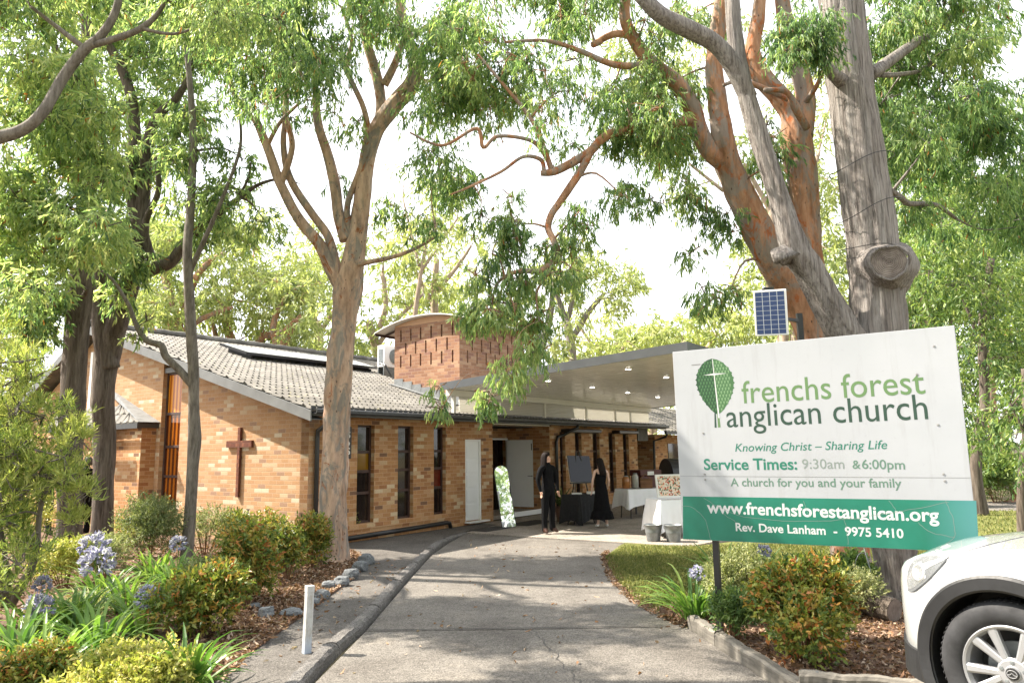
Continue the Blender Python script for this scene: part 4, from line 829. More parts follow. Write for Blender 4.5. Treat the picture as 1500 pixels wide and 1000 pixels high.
def leaf_mat(name, cols, trans=0.35, rough=0.5, key='tint', spec=0.35, dead=False):
    t = NT(name); a = t.attr(key).outputs['Fac']; n = len(cols); st = [(i/(n-1)*(0.96 if dead else 1), col) for i, col in enumerate(cols)]; c = t.ramp(a, st+([(0.985, (0.38, 0.16, 0.06))] if dead else []))
    t.P(Base_Color=c, Roughness=rough, Specular_IOR_Level=spec)
    tr = t.n('BsdfTranslucent'); t.set(tr.inputs[0], t.mix(1.0, c, (1.3, 1.38, 0.72), 'MULTIPLY')); mx = t.n('MixShader', i_0=trans); t.t.links.new(t.b.outputs[0], mx.inputs[1]); t.t.links.new(tr.outputs[0], mx.inputs[2]); t.t.links.new(mx.outputs[0], t.out.inputs[0]); return t.m
def tint_faces(o, seed, per=1):
    me = o.data; n = len(me.polygons); rs = np.random.RandomState(seed); v = np.repeat(rs.rand(n//per+1), per)[:n]; at = me.attributes.new('tint', 'FLOAT', 'FACE'); at.data.foreach_set('value', v.astype(np.float32)); return o
M['strap'] = leaf_mat('strap_leaf', [(0.055, 0.125, 0.03), (0.11, 0.21, 0.045), (0.18, 0.295, 0.065), (0.27, 0.36, 0.10)], 0.4, 0.35)
M['dim_leaf'] = leaf_mat('dark_strap_leaf', [(0.03, 0.055, 0.015), (0.07, 0.10, 0.03), (0.16, 0.17, 0.06)], 0.3, 0.4)
pp = G(825, 763, 0.012); o = tag(empty('potted_plant', pp), 'strappy green plant in a brown pot between the man and the black table', 'potted plant')
f = MB(); f.lathe([(0.001, 0), (0.15, 0), (0.21, 0.33), (0.22, 0.34), (0.22, 0.37), (0.19, 0.37), (0.18, 0.32), (0.001, 0.32)], 20); f.build('pot', plain('terracotta_pot', (0.10, 0.05, 0.035), 0.7), o, smooth=False)
f = MB(); strap_leaves(f, 60, 0.85, 0.035, 12, 0.9, 0.08, 0.32, (0.5, 1.4)); tint_faces(f.build('leaves', M['dim_leaf'], o), 3, 12)
eb = D(850, 688, 18.4); o = tag(empty('easel', Vector((eb.x, eb.y, 0.012)), BROT-0.45), 'easel holding a tilted glossy black board beside the entrance', 'easel')
f = MB(); f.tube([(-0.3, -0.12, 0), (-0.05, 0.10, 1.75)], 0.016, 8); f.tube([(0.3, -0.12, 0), (0.05, 0.10, 1.75)], 0.016, 8); f.tube([(0, 0.55, 0), (0, 0.12, 1.7)], 0.016, 8); f.box(-0.34, 0.34, -0.06, -0.02, 0.97, 1.0); f.build('stand', M['black_metal'], o)
t = NT('gloss_black_acrylic'); t.P(Base_Color=(0.012, 0.011, 0.011), Roughness=0.06, Specular_IOR_Level=0.3); 
bd = tag(empty('black_board', Vector((eb.x, eb.y, 0.012)), BROT-0.45), 'glossy black board reflecting the light, propped on the easel', 'board')
f = MB(); f.box(-0.33, 0.33, -0.012, 0.012, 0, 0.66); f.build('face', t.m, bd, M=Matrix.Translation((0, -0.055, 1.005)) @ Matrix.Rotation(R(-14), 4, 'X') @ Matrix.Rotation(R(2), 4, 'Y'))
f = MB(); f.box(-0.335, 0.335, 0.013, 0.02, -0.003, 0.663); f.build('backing', M['cream'], bd, M=Matrix.Translation((0, -0.055, 1.005)) @ Matrix.Rotation(R(-14), 4, 'X') @ Matrix.Rotation(R(2), 4, 'Y'))
mp = G(746, 772, 0.014); o = tag(empty('arched_mirror', mp, R(10)), 'tall arch-topped mirror leaning by the church entrance reflecting trees', 'mirror')
t = NT('mirror_silver'); t.P(Base_Color=(0.9, 0.9, 0.88), Metallic=1.0, Roughness=0.02); wdm, hm = 0.165, 1.46
arc = [(-wdm, 0), (wdm, 0), (wdm, hm-wdm)]+[(wdm*math.cos(a), hm-wdm+wdm*math.sin(a)) for a in np.linspace(0.15, math.pi-0.15, 14)]+[(-wdm, hm-wdm)]
Mm = Matrix.Rotation(R(-6), 4, 'X') @ Matrix.Rotation(R(-7), 4, 'Y')
f = MB(); f.prism([(x, -0.006, z) for x, z in arc], (0, 0.006, 0)); fixn(f.build('glass', t.m, o, M=Mm))
f = MB(); rim = [(x*1.0, z) for x, z in arc]; f.tube([(x, 0.004, z) for x, z in rim+[rim[0]]], 0.012, 6); f.prism([(x, 0.0005, z) for x, z in arc], (0, 0.012, 0)); f.build('frame', M['black_metal'], o, M=Mm)
mat_m = plain('coir_doormat', (0.035, 0.032, 0.03), 0.95, var=0.25, scale=30, bump=0.6)
def doormat(px, py, L_, Wd, label):
    p = G(px, py, 0.0125); o = tag(empty('doormat', p, BROT), label, 'doormat'); f = MB(); f.box(-L_/2, L_/2, -Wd/2, Wd/2, 0, 0.014); f.build('pile', mat_m, o, bevel=0.004)
    f = MB(); f.box(-L_/2-.02, L_/2+.02, -Wd/2-.02, Wd/2+.02, 0, 0.006); f.build('rubber_edge', M['black'], o); return o
doormat(719, 774.5, 1.0, 0.5, 'dark doormat below the white side door beside the mirror'); doormat(778, 765.5, 1.3, 0.6, 'larger dark doormat before the open entrance door')
# ------------------------------------------------------------------ people
SKIN = plain('skin', (0.55, 0.33, 0.24), 0.55, var=0.06); HAIR = plain('dark_hair', (0.010, 0.006, 0.005), 0.75, var=0.4, scale=30, spec=0.2); BLACKC = plain('black_clothing', (0.0045, 0.0045, 0.0055), 0.9, var=0.25, scale=5, spec=0.15)
NAVY = plain('navy_suit', (0.014, 0.017, 0.028), 0.85, var=0.2); WHITEC = plain('white_shirt', (0.72, 0.72, 0.72), 0.8, var=0.03); PALESKIN = plain('fair_skin', (0.64, 0.43, 0.34), 0.55, var=0.05)
def figure(loc, rz, H_, pose, mats, label, name='person', female=False):
    """one continuous skinned body; faces towards -y before rz. mats: 0 skin 1 top 2 trousers 3 shoes"""
    k = H_/1.75; V, E, Rd, Mt = [], [], [], []
    def v(p, r, par=None, m=1, ry=None):
        V.append(Vector(p)*k); Rd.append((r*k, (ry or r)*k)); i = len(V)-1
        if par is not None: E.append((par, i)); Mt.append(m)
        return i
    sw_, hw = (0.155, 0.085) if female else (0.185, 0.09)
    pel = v((0, 0, 0.95), 0.165 if not female else 0.125, None, ry=0.12); wa = v((0, -0.01, 1.10), 0.165 if not female else 0.10, pel, 1, 0.13 if not female else 0.10); ch = v((0, 0, 1.30), 0.175 if not female else 0.115, wa, 1, 0.125 if not female else 0.105); nb = v((0, 0.012, 1.45), 0.075, ch, 1, 0.065)
    hx, hy, yaw_, tilt = pose.get('head', (0, 0, 0, 0)); HM = Matrix.Translation((0, 0.01, 1.50)) @ Matrix.Rotation(yaw_, 4, 'Z') @ Matrix.Rotation(tilt, 4, 'X')
    hv = lambda p: HM @ Vector(p)
    nk = v(hv((0, 0, 0.02)), 0.052, nb, 0); j = v(hv((0, -0.015, 0.075)), 0.064, nk, 0, 0.072); hm_ = v(hv((0, -0.008, 0.15)), 0.072, j, 0, 0.088); v(hv((0, 0, 0.215)), 0.055, hm_, 0, 0.065)
    ns = v(hv((0, -0.098, 0.118)), 0.012, hm_, 0); v(hv((0, -0.085, 0.068)), 0.02, j, 0)
    for s in (-1, 1): v(hv((s*0.078, 0.01, 0.125)), 0.013, hm_, 0)
    for s, key in ((-1, 'armR'), (1, 'armL')):
        A = pose.get(key, [(s*0.24, 0.02, 1.16), (s*0.255, -0.05, 0.92)]); sh = v((s*sw_, 0.01, 1.415), 0.075 if not female else 0.043, nb, 1); el = v(A[0], 0.06 if not female else 0.034, sh, pose.get('sleeve', 1)); wr = v(A[1], 0.030 if not female else 0.024, el, pose.get('sleeve', 1))
        d = (Vector(A[1])-Vector(A[0])).normalized(); pm_ = v(Vector(A[1])+d*0.055, 0.032, wr, 0, 0.018); sidev = Vector((0, -1, 0)) if abs(d.y) < 0.8 else Vector((0, 0, 1)); sidev = (sidev-d*sidev.dot(d)).normalized()
        crl = d.cross(sidev)*(-s)
        for q, ln in ((-0.6, 0.060), (-0.2, 0.075), (0.2, 0.08), (0.6, 0.07)):
            b_ = Vector(A[1])+d*0.085+sidev*q*0.038; f1 = v(b_, 0.0095, pm_, 0); f2 = v(b_+d*ln*0.6+crl*0.008, 0.0085, f1, 0); v(b_+d*ln+crl*0.028, 0.007, f2, 0)
        tb = v(Vector(A[1])+d*0.035+sidev*0.035, 0.011, pm_, 0); v(Vector(A[1])+d*0.085+sidev*0.05, 0.009, tb, 0)
    for s, key in ((-1, 'legR'), (1, 'legL')):
        B = pose.get(key, [(s*0.10, 0.0, 0.50), (s*0.115, 0.03, 0.095), (s*0.14, -0.13, 0.035)]); lm = pose.get('legm', 2)
        hp_ = v((s*hw, 0, 0.87), 0.112, pel, lm); kn = v(B[0], 0.083 if not female else 0.05, hp_, lm); an = v(B[1], 0.064 if not female else 0.034, kn, lm); hl = v(Vector(B[1])+Vector((0, 0.03, -0.052)), 0.036, an, 3); v(B[2], 0.038, an, 3, 0.03)
    me = bpy.data.meshes.new(name); me.from_pydata([tuple(p) for p in V], E, []); o = bpy.data.objects.new(name, me); COL.objects.link(o)
    sk = o.modifiers.new('skin', 'SKIN'); sk.use_smooth_shade = True; sk.branch_smoothing = 0.4
    for i, r in enumerate(Rd): me.skin_vertices[0].data[i].radius = r
    me.skin_vertices[0].data[0].use_root = True
    sb = o.modifiers.new('sub', 'SUBSURF'); sb.levels = 2; sb.render_levels = 2
    apply_mods(o); me = o.data
    for m in mats: me.materials.append(m)
    A_ = np.array([V[a] for a, b in E]); B_ = np.array([V[b] for a, b in E]); d = B_-A_; dl = (d*d).sum(1)+1e-9; rad = np.array([0.5*(max(Rd[a])+max(Rd[b])) for a, b in E])
    for p in me.polygons:
        c = np.array(p.center); t_ = np.clip(((c-A_)*d).sum(1)/dl, 0, 1); q = np.linalg.norm(c-(A_+d*t_[:, None]), axis=1)-rad; e = int(np.argmin(q)); p.material_index = Mt[e]; p.use_smooth = True
        if Mt[e] == 1 and c[2] < 0.97*k and abs(c[0]) < 0.17*k: p.material_index = pose.get('legm', 2)
    o.location = loc; o.rotation_euler = (0, 0, rz); tag(o, label, 'person')
    f = MB()
    for s in (-1, 1):
        c = hv((s*0.030, -0.082, 0.135))*k; f.lathe([(0.001, -0.006), (0.007, -0.003), (0.007, 0.003), (0.001, 0.006)], 8, c=c)
    f.build('eyes', M['black'], o); f = MB(); c = hv((0, -0.087, 0.083))*k; f.lathe([(0.001, -0.004), (0.018, 0), (0.001, 0.004)], 8, c=c); f.build('lips', plain('lips', (0.40, 0.16, 0.13), 0.5), o, smooth=True)
    return o, hv, k
def hair(o, hv, k, rings, mat=None):
    f = MB(); R_ = []
    for z, rx, ryf, ryb, cy in rings:
        R_.append([hv((rx*math.cos(a)*(1+0.05*math.sin(a*9)), cy+(ryb if math.sin(a) > 0 else ryf)*math.sin(a)*(1+0.04*math.sin(a*13)), z))*k for a in np.linspace(0, 2*math.pi, 33)[:-1]])
    f.loft(R_); h = f.build('hair', mat or HAIR, o, smooth=True); return h
m1 = G(804, 781, 0.012)
o, hv, k = figure(m1, R(40), 1.74, {'head': (0, 0, R(50), R(-4)), 'armR': [(-0.27, 0.03, 1.17), (-0.26, -0.04, 0.93)], 'armL': [(0.27, 0.03, 1.17), (0.25, -0.05, 0.93)], 'legR': [(-0.105, -0.01, 0.5), (-0.125, 0.02, 0.095), (-0.16, -0.14, 0.035)], 'legL': [(0.105, 0.0, 0.5), (0.13, 0.04, 0.095), (0.19, -0.11, 0.035)]}, [SKIN, BLACKC, BLACKC, plain('brown_shoe', (0.06, 0.025, 0.015), 0.4)], 'long-haired man in black shirt and trousers standing before the entrance door')
hair(o, hv, k, [(-0.10, 0.10, 0.02, 0.10, 0.045), (0.0, 0.115, 0.015, 0.115, 0.03), (0.10, 0.098, 0.03, 0.115, 0.02), (0.16, 0.092, 0.055, 0.11, 0.015), (0.21, 0.085, 0.09, 0.10, 0.005), (0.25, 0.06, 0.07, 0.075, 0.0), (0.268, 0.02, 0.02, 0.03, 0.0)])
w1 = G(882.5, 772.5, 0.012)
o, hv, k = figure(w1, R(188), 1.60, {'head': (0, 0, R(12), R(14)), 'sleeve': 0, 'legm': 0, 'armR': [(-0.215, -0.02, 1.17), (-0.20, -0.17, 0.98)], 'armL': [(0.215, -0.02, 1.17), (0.21, -0.12, 0.95)]}, [PALESKIN, PALESKIN, PALESKIN, WHITEC], 'woman with long black hair in a strapless long black dress, back turned', female=True)
f = MB(); R_ = []
for z, rx, ry in ((1.345, 0.135, 0.118), (1.25, 0.137, 0.12), (1.12, 0.118, 0.112), (1.02, 0.14, 0.125), (0.9, 0.165, 0.15), (0.6, 0.20, 0.19), (0.44, 0.225, 0.21), (0.425, 0.225, 0.21), (0.40, 0.255, 0.24), (0.22, 0.30, 0.285)):
    ruf = 0.01 if z > 0.43 else 0.045
    R_.append([Vector((rx*math.cos(a)*(1+ruf*math.sin(a*14)), ry*math.sin(a)*(1+ruf*math.sin(a*14+1)), z))*k for a in np.linspace(0, 2*math.pi, 65)[:-1]])
f.loft(R_, cap=False); f.build('dress', BLACKC, o, smooth=True)
hair(o, hv, k, [(-0.22, 0.085, 0.0, 0.07, 0.07), (-0.08, 0.10, 0.0, 0.075, 0.06), (0.02, 0.098, 0.02, 0.09, 0.04), (0.12, 0.092, 0.045, 0.11, 0.015), (0.18, 0.088, 0.08, 0.10, 0.005), (0.23, 0.065, 0.075, 0.08, 0.0), (0.252, 0.02, 0.02, 0.03, 0.0)])
m2 = D(127, 690, 17.2); m2.z = 0.03
o, hv, k = figure(m2, R(-100), 1.80, {'head': (0, 0, 0, 0)}, [SKIN, BLACKC, BLACKC, M['black']], 'grey-haired man in a dark suit seen between the two left tree trunks')
hair(o, hv, k, [(0.06, 0.080, -0.02, 0.095, 0.02), (0.14, 0.086, 0.02, 0.105, 0.015), (0.20, 0.08, 0.08, 0.095, 0.005), (0.24, 0.055, 0.06, 0.065, 0.0), (0.255, 0.02, 0.02, 0.02, 0)], plain('grey_hair', (0.06, 0.055, 0.05), 0.6))
f = MB(); f.loft([[hv((0.06*math.cos(a), 0.002+0.06*math.sin(a), z))*k for a in np.linspace(0, 2*math.pi, 17)[:-1]] for z in (-0.055, -0.02, 0.0)], cap=False); f.build('collar', WHITEC, o)
m3 = D(70, 690, 17.0); m3.z = 0.03
o, hv, k = figure(m3, R(60), 1.74, {'head': (0, 0, 0, 0)}, [SKIN, NAVY, NAVY, M['black']], 'man in a navy suit half hidden behind the leftmost trunk and shrub')
hair(o, hv, k, [(0.06, 0.080, -0.02, 0.095, 0.02), (0.14, 0.086, 0.02, 0.105, 0.015), (0.20, 0.08, 0.08, 0.095, 0.005), (0.24, 0.055, 0.06, 0.065, 0.0), (0.255, 0.02, 0.02, 0.02, 0)])
# ------------------------------------------------------------------ parked car
wc = D(1483, 987, 4.06); HD = Vector((-0.60, 0.80, 0)).normalized(); LF = Vector((-HD.y, HD.x, 0))
WR = 0.365; cz0 = wc.z-WR
co_ = wc-LF*0.90; co_.z = cz0
car = tag(empty('parked_car', co_, math.atan2(HD.y, HD.x)), 'white parked car nosing in from the right edge, with silver multi-spoke wheels', 'car')
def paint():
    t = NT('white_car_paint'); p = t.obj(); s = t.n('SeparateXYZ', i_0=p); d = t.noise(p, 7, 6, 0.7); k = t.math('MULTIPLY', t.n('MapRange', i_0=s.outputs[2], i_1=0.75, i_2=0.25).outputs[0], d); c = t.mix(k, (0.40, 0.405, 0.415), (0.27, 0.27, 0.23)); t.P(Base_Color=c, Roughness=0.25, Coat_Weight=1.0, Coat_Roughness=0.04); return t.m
M['paint'] = paint(); M['clad'] = plain('grey_black_cladding', (0.014, 0.0145, 0.016), 0.5, var=0.2, scale=8); M['tyre'] = plain('dusty_tyre_rubber', (0.022, 0.0225, 0.025), 0.8, var=0.45, scale=9); M['alloy'] = plain('silver_alloy', (0.36, 0.365, 0.38), 0.42, metal=0.55, var=0.02); M['carglass'] = glass_mat('car_glass', (0.02, 0.024, 0.026), 0.03)
ST = [  # x, half width, underside, shoulder, roof half width, roof
 (0.739, 0.26, 0.42, 0.66, 0.16, 0.69), (0.731, 0.42, 0.33, 0.71, 0.27, 0.75), (0.696, 0.58, 0.27, 0.77, 0.37, 0.815), (0.633, 0.70, 0.24, 0.835, 0.44, 0.875), (0.530, 0.80, 0.23, 0.88, 0.50, 0.92), (0.410, 0.86, 0.23, 0.915, 0.54, 0.95), (0.257, 0.895, 0.23, 0.945, 0.56, 0.98), (0.103, 0.912, 0.23, 0.965, 0.58, 1.00), (-0.10, 0.92, 0.23, 0.985, 0.60, 1.02), (-0.40, 0.92, 0.22, 1.01, 0.62, 1.045), (-0.62, 0.915, 0.22, 1.03, 0.64, 1.07),
 (-0.75, 0.912, 0.22, 1.045, 0.70, 1.13), (-1.15, 0.91, 0.22, 1.06, 0.64, 1.45), (-1.55, 0.91, 0.22, 1.07, 0.60, 1.625), (-2.1, 0.91, 0.22, 1.08, 0.59, 1.685), (-2.7, 0.915, 0.22, 1.10, 0.58, 1.68), (-3.2, 0.91, 0.23, 1.12, 0.56, 1.63), (-3.45, 0.88, 0.27, 1.12, 0.54, 1.52), (-3.62, 0.82, 0.30, 1.08, 0.60, 1.20), (-3.68, 0.74, 0.36, 0.95, 0.56, 1.02)]
def sect(s):
    x, w, zb, zs, wt, zt = s; h = zs-zb
    half = [(0, zb), (0.82*w, zb), (0.955*w, zb+0.05), (0.985*w, zb+0.30*h), (w, zb+0.58*h), (0.99*w, zs-0.16*h), (0.965*w, zs-0.03*h), (0.915*w, zs+0.015*h), (wt+0.045, zt-0.045) if zt > 1.3 else (0.80*w, zs+0.55*(zt-zs)), (wt, zt-0.008), (wt*0.55, zt+0.014), (0, zt+0.024)]
    return [Vector((x, y, z)) for y, z in half]+[Vector((x, -y, z)) for y, z in half[-2:0:-1]]
def dens(ST, k=4):
    return [tuple(p) for p in smooth_path(ST, k)]
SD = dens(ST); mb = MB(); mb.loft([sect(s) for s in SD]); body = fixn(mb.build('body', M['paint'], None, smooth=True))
cut = MB(); cut.lathe([(0.43, 0.40), (0.43, 1.2)], 48, M=Matrix.Rotation(R(-90), 4, 'X')); 
cut.lathe([(0.43, 0.40), (0.43, 1.2)], 48, c=(-2.70, 0, 0), M=Matrix.Rotation(R(-90), 4, 'X')); cut.lathe([(0.43, 0.40), (0.43, 1.2)], 48, M=Matrix.Rotation(R(90), 4, 'X')); cut.lathe([(0.43, 0.40), (0.43, 1.2)], 48, c=(-2.70, 0, 0), M=Matrix.Rotation(R(90), 4, 'X'))
co2 = fixn(cut.build('wheel_opening', M['black'], None, loc=(0, 0, WR))); bm_ = body.modifiers.new('b', 'BOOLEAN'); bm_.object = co2; bm_.operation = 'DIFFERENCE'; bm_.solver = 'EXACT'
apply_mods(body); bpy.data.objects.remove(co2); body.parent = car
from mathutils.bvhtree import BVHTree
bvh = BVHTree.FromPolygons([v.co for v in body.data.vertices], [tuple(p.vertices) for p in body.data.polygons])
wmix = lambda x: float(np.interp(-x, [-s[0] for s in SD], [s[1] for s in SD]))
def hit_side(x, z, sgn=1):
    h = bvh.ray_cast(Vector((x, 2.0*sgn, z)), Vector((0, -sgn, 0))); return h[0].y if h[0] else wmix(x)*sgn
for xa in (0.0, -2.70):
    for sg_ in (1, -1):
        f = MB(); rings = []
        for a in np.linspace(R(-24), R(204), 50):
            ring = []
            for r, dy in ((0.418, -0.10), (0.418, 0.012), (0.430, 0.022), (0.490, 0.020), (0.502, 0.010), (0.502, -0.10)):
                x, z = xa+r*math.cos(a), WR+r*math.sin(a); zz = max(z, 0.19); ring.append((x, sg_*(min(0.925, wmix(xa+0.46*math.cos(a))+0.004)+dy), zz))
            rings.append(ring)
        f.loft(rings); fixn(f.build('arch_trim', M['clad'], car, smooth=False))
        f = MB(); f.loft([[(xa+0.425*math.cos(a), sg_*y, max(0.2, WR+0.425*math.sin(a))) for a in np.linspace(R(-20), R(200), 24)] for y in (0.42, 0.88)], closed=False, cap=False); f.box(xa-0.42, xa+0.42, sg_*0.42-0.01, sg_*0.42+0.01, 0.2, 0.8); f.build('wheel_liner', M['black'], car)
f = MB()                                                # lower bumper cladding and sills
sl1 = [s for s in SD if s[0] > 0.46]
f.loft([[(s[0]+0.008, s[1]*k_+0.006*(1 if k_ > 0 else -1), z) for k_, z in ((-0.80, s[2]-0.05), (-1.0, s[2]-0.03), (-0.992, s[2]+0.135), (0.992, s[2]+0.135), (1.0, s[2]-0.03), (0.80, s[2]-0.05))] for s in sl1]); fixn(f.build('bumper_skirt', M['clad'], car))
for sg_ in (1, -1):
    f = MB(); f.box(-2.24, -0.46, sg_*0.90-0.03, sg_*0.90+0.03, 0.19, 0.33); f.build('sill', M['clad'], car, bevel=0.01)
# glazing: windscreen and side glass lie on the shell
def patch(name, pts_grid, mat, lift, parent, smooth=True):
    f = MB(); n = len(pts_grid[0]); f.loft(pts_grid, closed=False, cap=False); o = f.build(name, mat, parent, smooth=smooth); return o
ws = [s for s in SD if -1.52 <= s[0] <= -0.72]
patch('windscreen', [[Vector((s[0]+0.012, y, z+0.012)) for y, z in [(q.y*0.93, q.z) for q in (sect(s)[8:15])]] for s in ws], M['carglass'], 0, car)
for sg_ in (1, -1):
    for nm, a, b in (('side_window', -1.95, -1.0), ('side_window', -2.95, -2.05)):
        g = [s for s in SD if a <= s[0] <= b]; rows = []
        for s in g:
            q = sect(s); A, B = q[7], q[8]
            if B.z < 1.2: continue
            rows.append([Vector((s[0], sg_*(A.y+(B.y-A.y)*t_)+sg_*0.006, A.z+(B.z-A.z)*t_+0.004)) for t_ in (0.08, 0.35, 0.65, 0.94)])
        patch(nm, rows, M['carglass'], 0, car)
    f = MB(); f.loft([[Vector((-0.98+0.02*k_, sg_*(0.93+0.10*math.cos(a)*w_+0.08), 1.12+0.075*math.sin(a)*w_)) for a in np.linspace(0, 2*math.pi, 13)[:-1]] for k_, w_ in ((-3, 0.8), (-1, 1), (3, 0.9), (6, 0.4))]); fixn(f.build('wing_mirror', M['paint'], car, smooth=True))
    for hx_ in (-1.75, -2.75):
        f = MB(); f.tube([(hx_-0.09, sg_*(hit_side(hx_, 0.93)*sg_+0.005), 0.93), (hx_-0.05, sg_*(abs(hit_side(hx_, 0.93))+0.03), 0.93), (hx_+0.05, sg_*(abs(hit_side(hx_, 0.93))+0.03), 0.93), (hx_+0.09, sg_*(abs(hit_side(hx_, 0.93))+0.005), 0.93)], 0.011, 6); f.build('door_handle', M['paint'], car)
# headlights: outline seen on the near corner, wrapped over the shell, mirrored to the far side
ci = (Matrix.Translation(co_) @ Matrix.Rotation(math.atan2(HD.y, HD.x), 4, 'Z')).inverted(); eye_l = ci @ Vector(EYE)
def shell(px, py):
    d = (ci.to_3x3() @ Vector(ray(px, py))); h = bvh.ray_cast(eye_l, d)
    return (h[0], h[1]) if h[0] else (None, None)
top_c = smooth_path([(1329.5, 850), (1332, 832), (1342, 818.5), (1360, 813.8), (1391, 815.5)], 5); bot_c = smooth_path([(1331, 865), (1340, 866), (1352, 857), (1368, 842), (1391, 816.5)], 5)
def curve_at(C, t): i = min(int(t*(len(C)-1)), len(C)-2); u_ = t*(len(C)-1)-i; return C[i]*(1-u_)+C[i+1]*u_
def lamp_patch(t0, t1, v0, v1, lift, nu=14, nv=6):
    rows = []
    for i in range(nu+1):
        a, b = curve_at(top_c, t0+(t1-t0)*i/nu), curve_at(bot_c, t0+(t1-t0)*i/nu); row = []
        for j in range(nv+1):
            p = a+(b-a)*(v0+(v1-v0)*j/nv); h, n_ = shell(*p)
            if h is None: h, n_ = shell(p[0]+4, p[1]); 
            if h is None: h, n_ = Vector((0.93, 0.5, 0.8)), Vector((1, 0, 0))
            row.append(h+n_*lift)
        rows.append(row)
    return rows
chrome = plain('lamp_reflector', (0.62, 0.64, 0.66), 0.14, metal=0.9, var=0.15, scale=20); lampdark = plain('lamp_recess', (0.06, 0.065, 0.07), 0.25, var=0.4, scale=14); t = NT('lamp_cover'); t.P(Base_Color=(0.85, 0.88, 0.9), Roughness=0.05, Transmission_Weight=0.6, Alpha=0.28, Coat_Weight=1.0); lampglass = t.m
for sg_ in (1, -1):
    fl = lambda rows: [[Vector((q.x, q.y*sg_, q.z)) for q in r] for r in rows]
    hl = patch('headlight', fl(lamp_patch(0.0, 1.0, 0.0, 1.0, 0.004)), lampdark, 0, car)
    patch('reflector', fl(lamp_patch(0.05, 0.62, 0.18, 0.85, 0.006)), chrome, 0, hl); patch('light_bar', fl(lamp_patch(0.35, 0.97, 0.30, 0.55, 0.008)), plain('lamp_bar', (0.7, 0.72, 0.74), 0.2), 0, hl)
    q, n_ = shell(1346, 838)
    if q is not None:
        f = MB(); f.lathe([(0.001, 0.0), (0.052, 0.0), (0.055, 0.006), (0.045, 0.011), (0.040, 0.008), (0.001, 0.012)], 20, M=Vector((n_.x, n_.y*sg_, n_.z)).to_track_quat('Z', 'Y').to_matrix().to_4x4(), c=(q.x, q.y*sg_, q.z)); f.build('projector_lens', chrome, hl, smooth=True)
    patch('lens_cover', fl(lamp_patch(0.0, 1.0, 0.0, 1.0, 0.016)), lampglass, 0, hl)
f = MB(); f.box(0.70, 0.748, -0.36, 0.36, 0.50, 0.64); f.build('grille', M['black'], car, bevel=0.02)
f = MB(); f.box(0.73, 0.752, -0.18, 0.18, 0.38, 0.47); f.build('number_plate_holder', M['clad'], car)
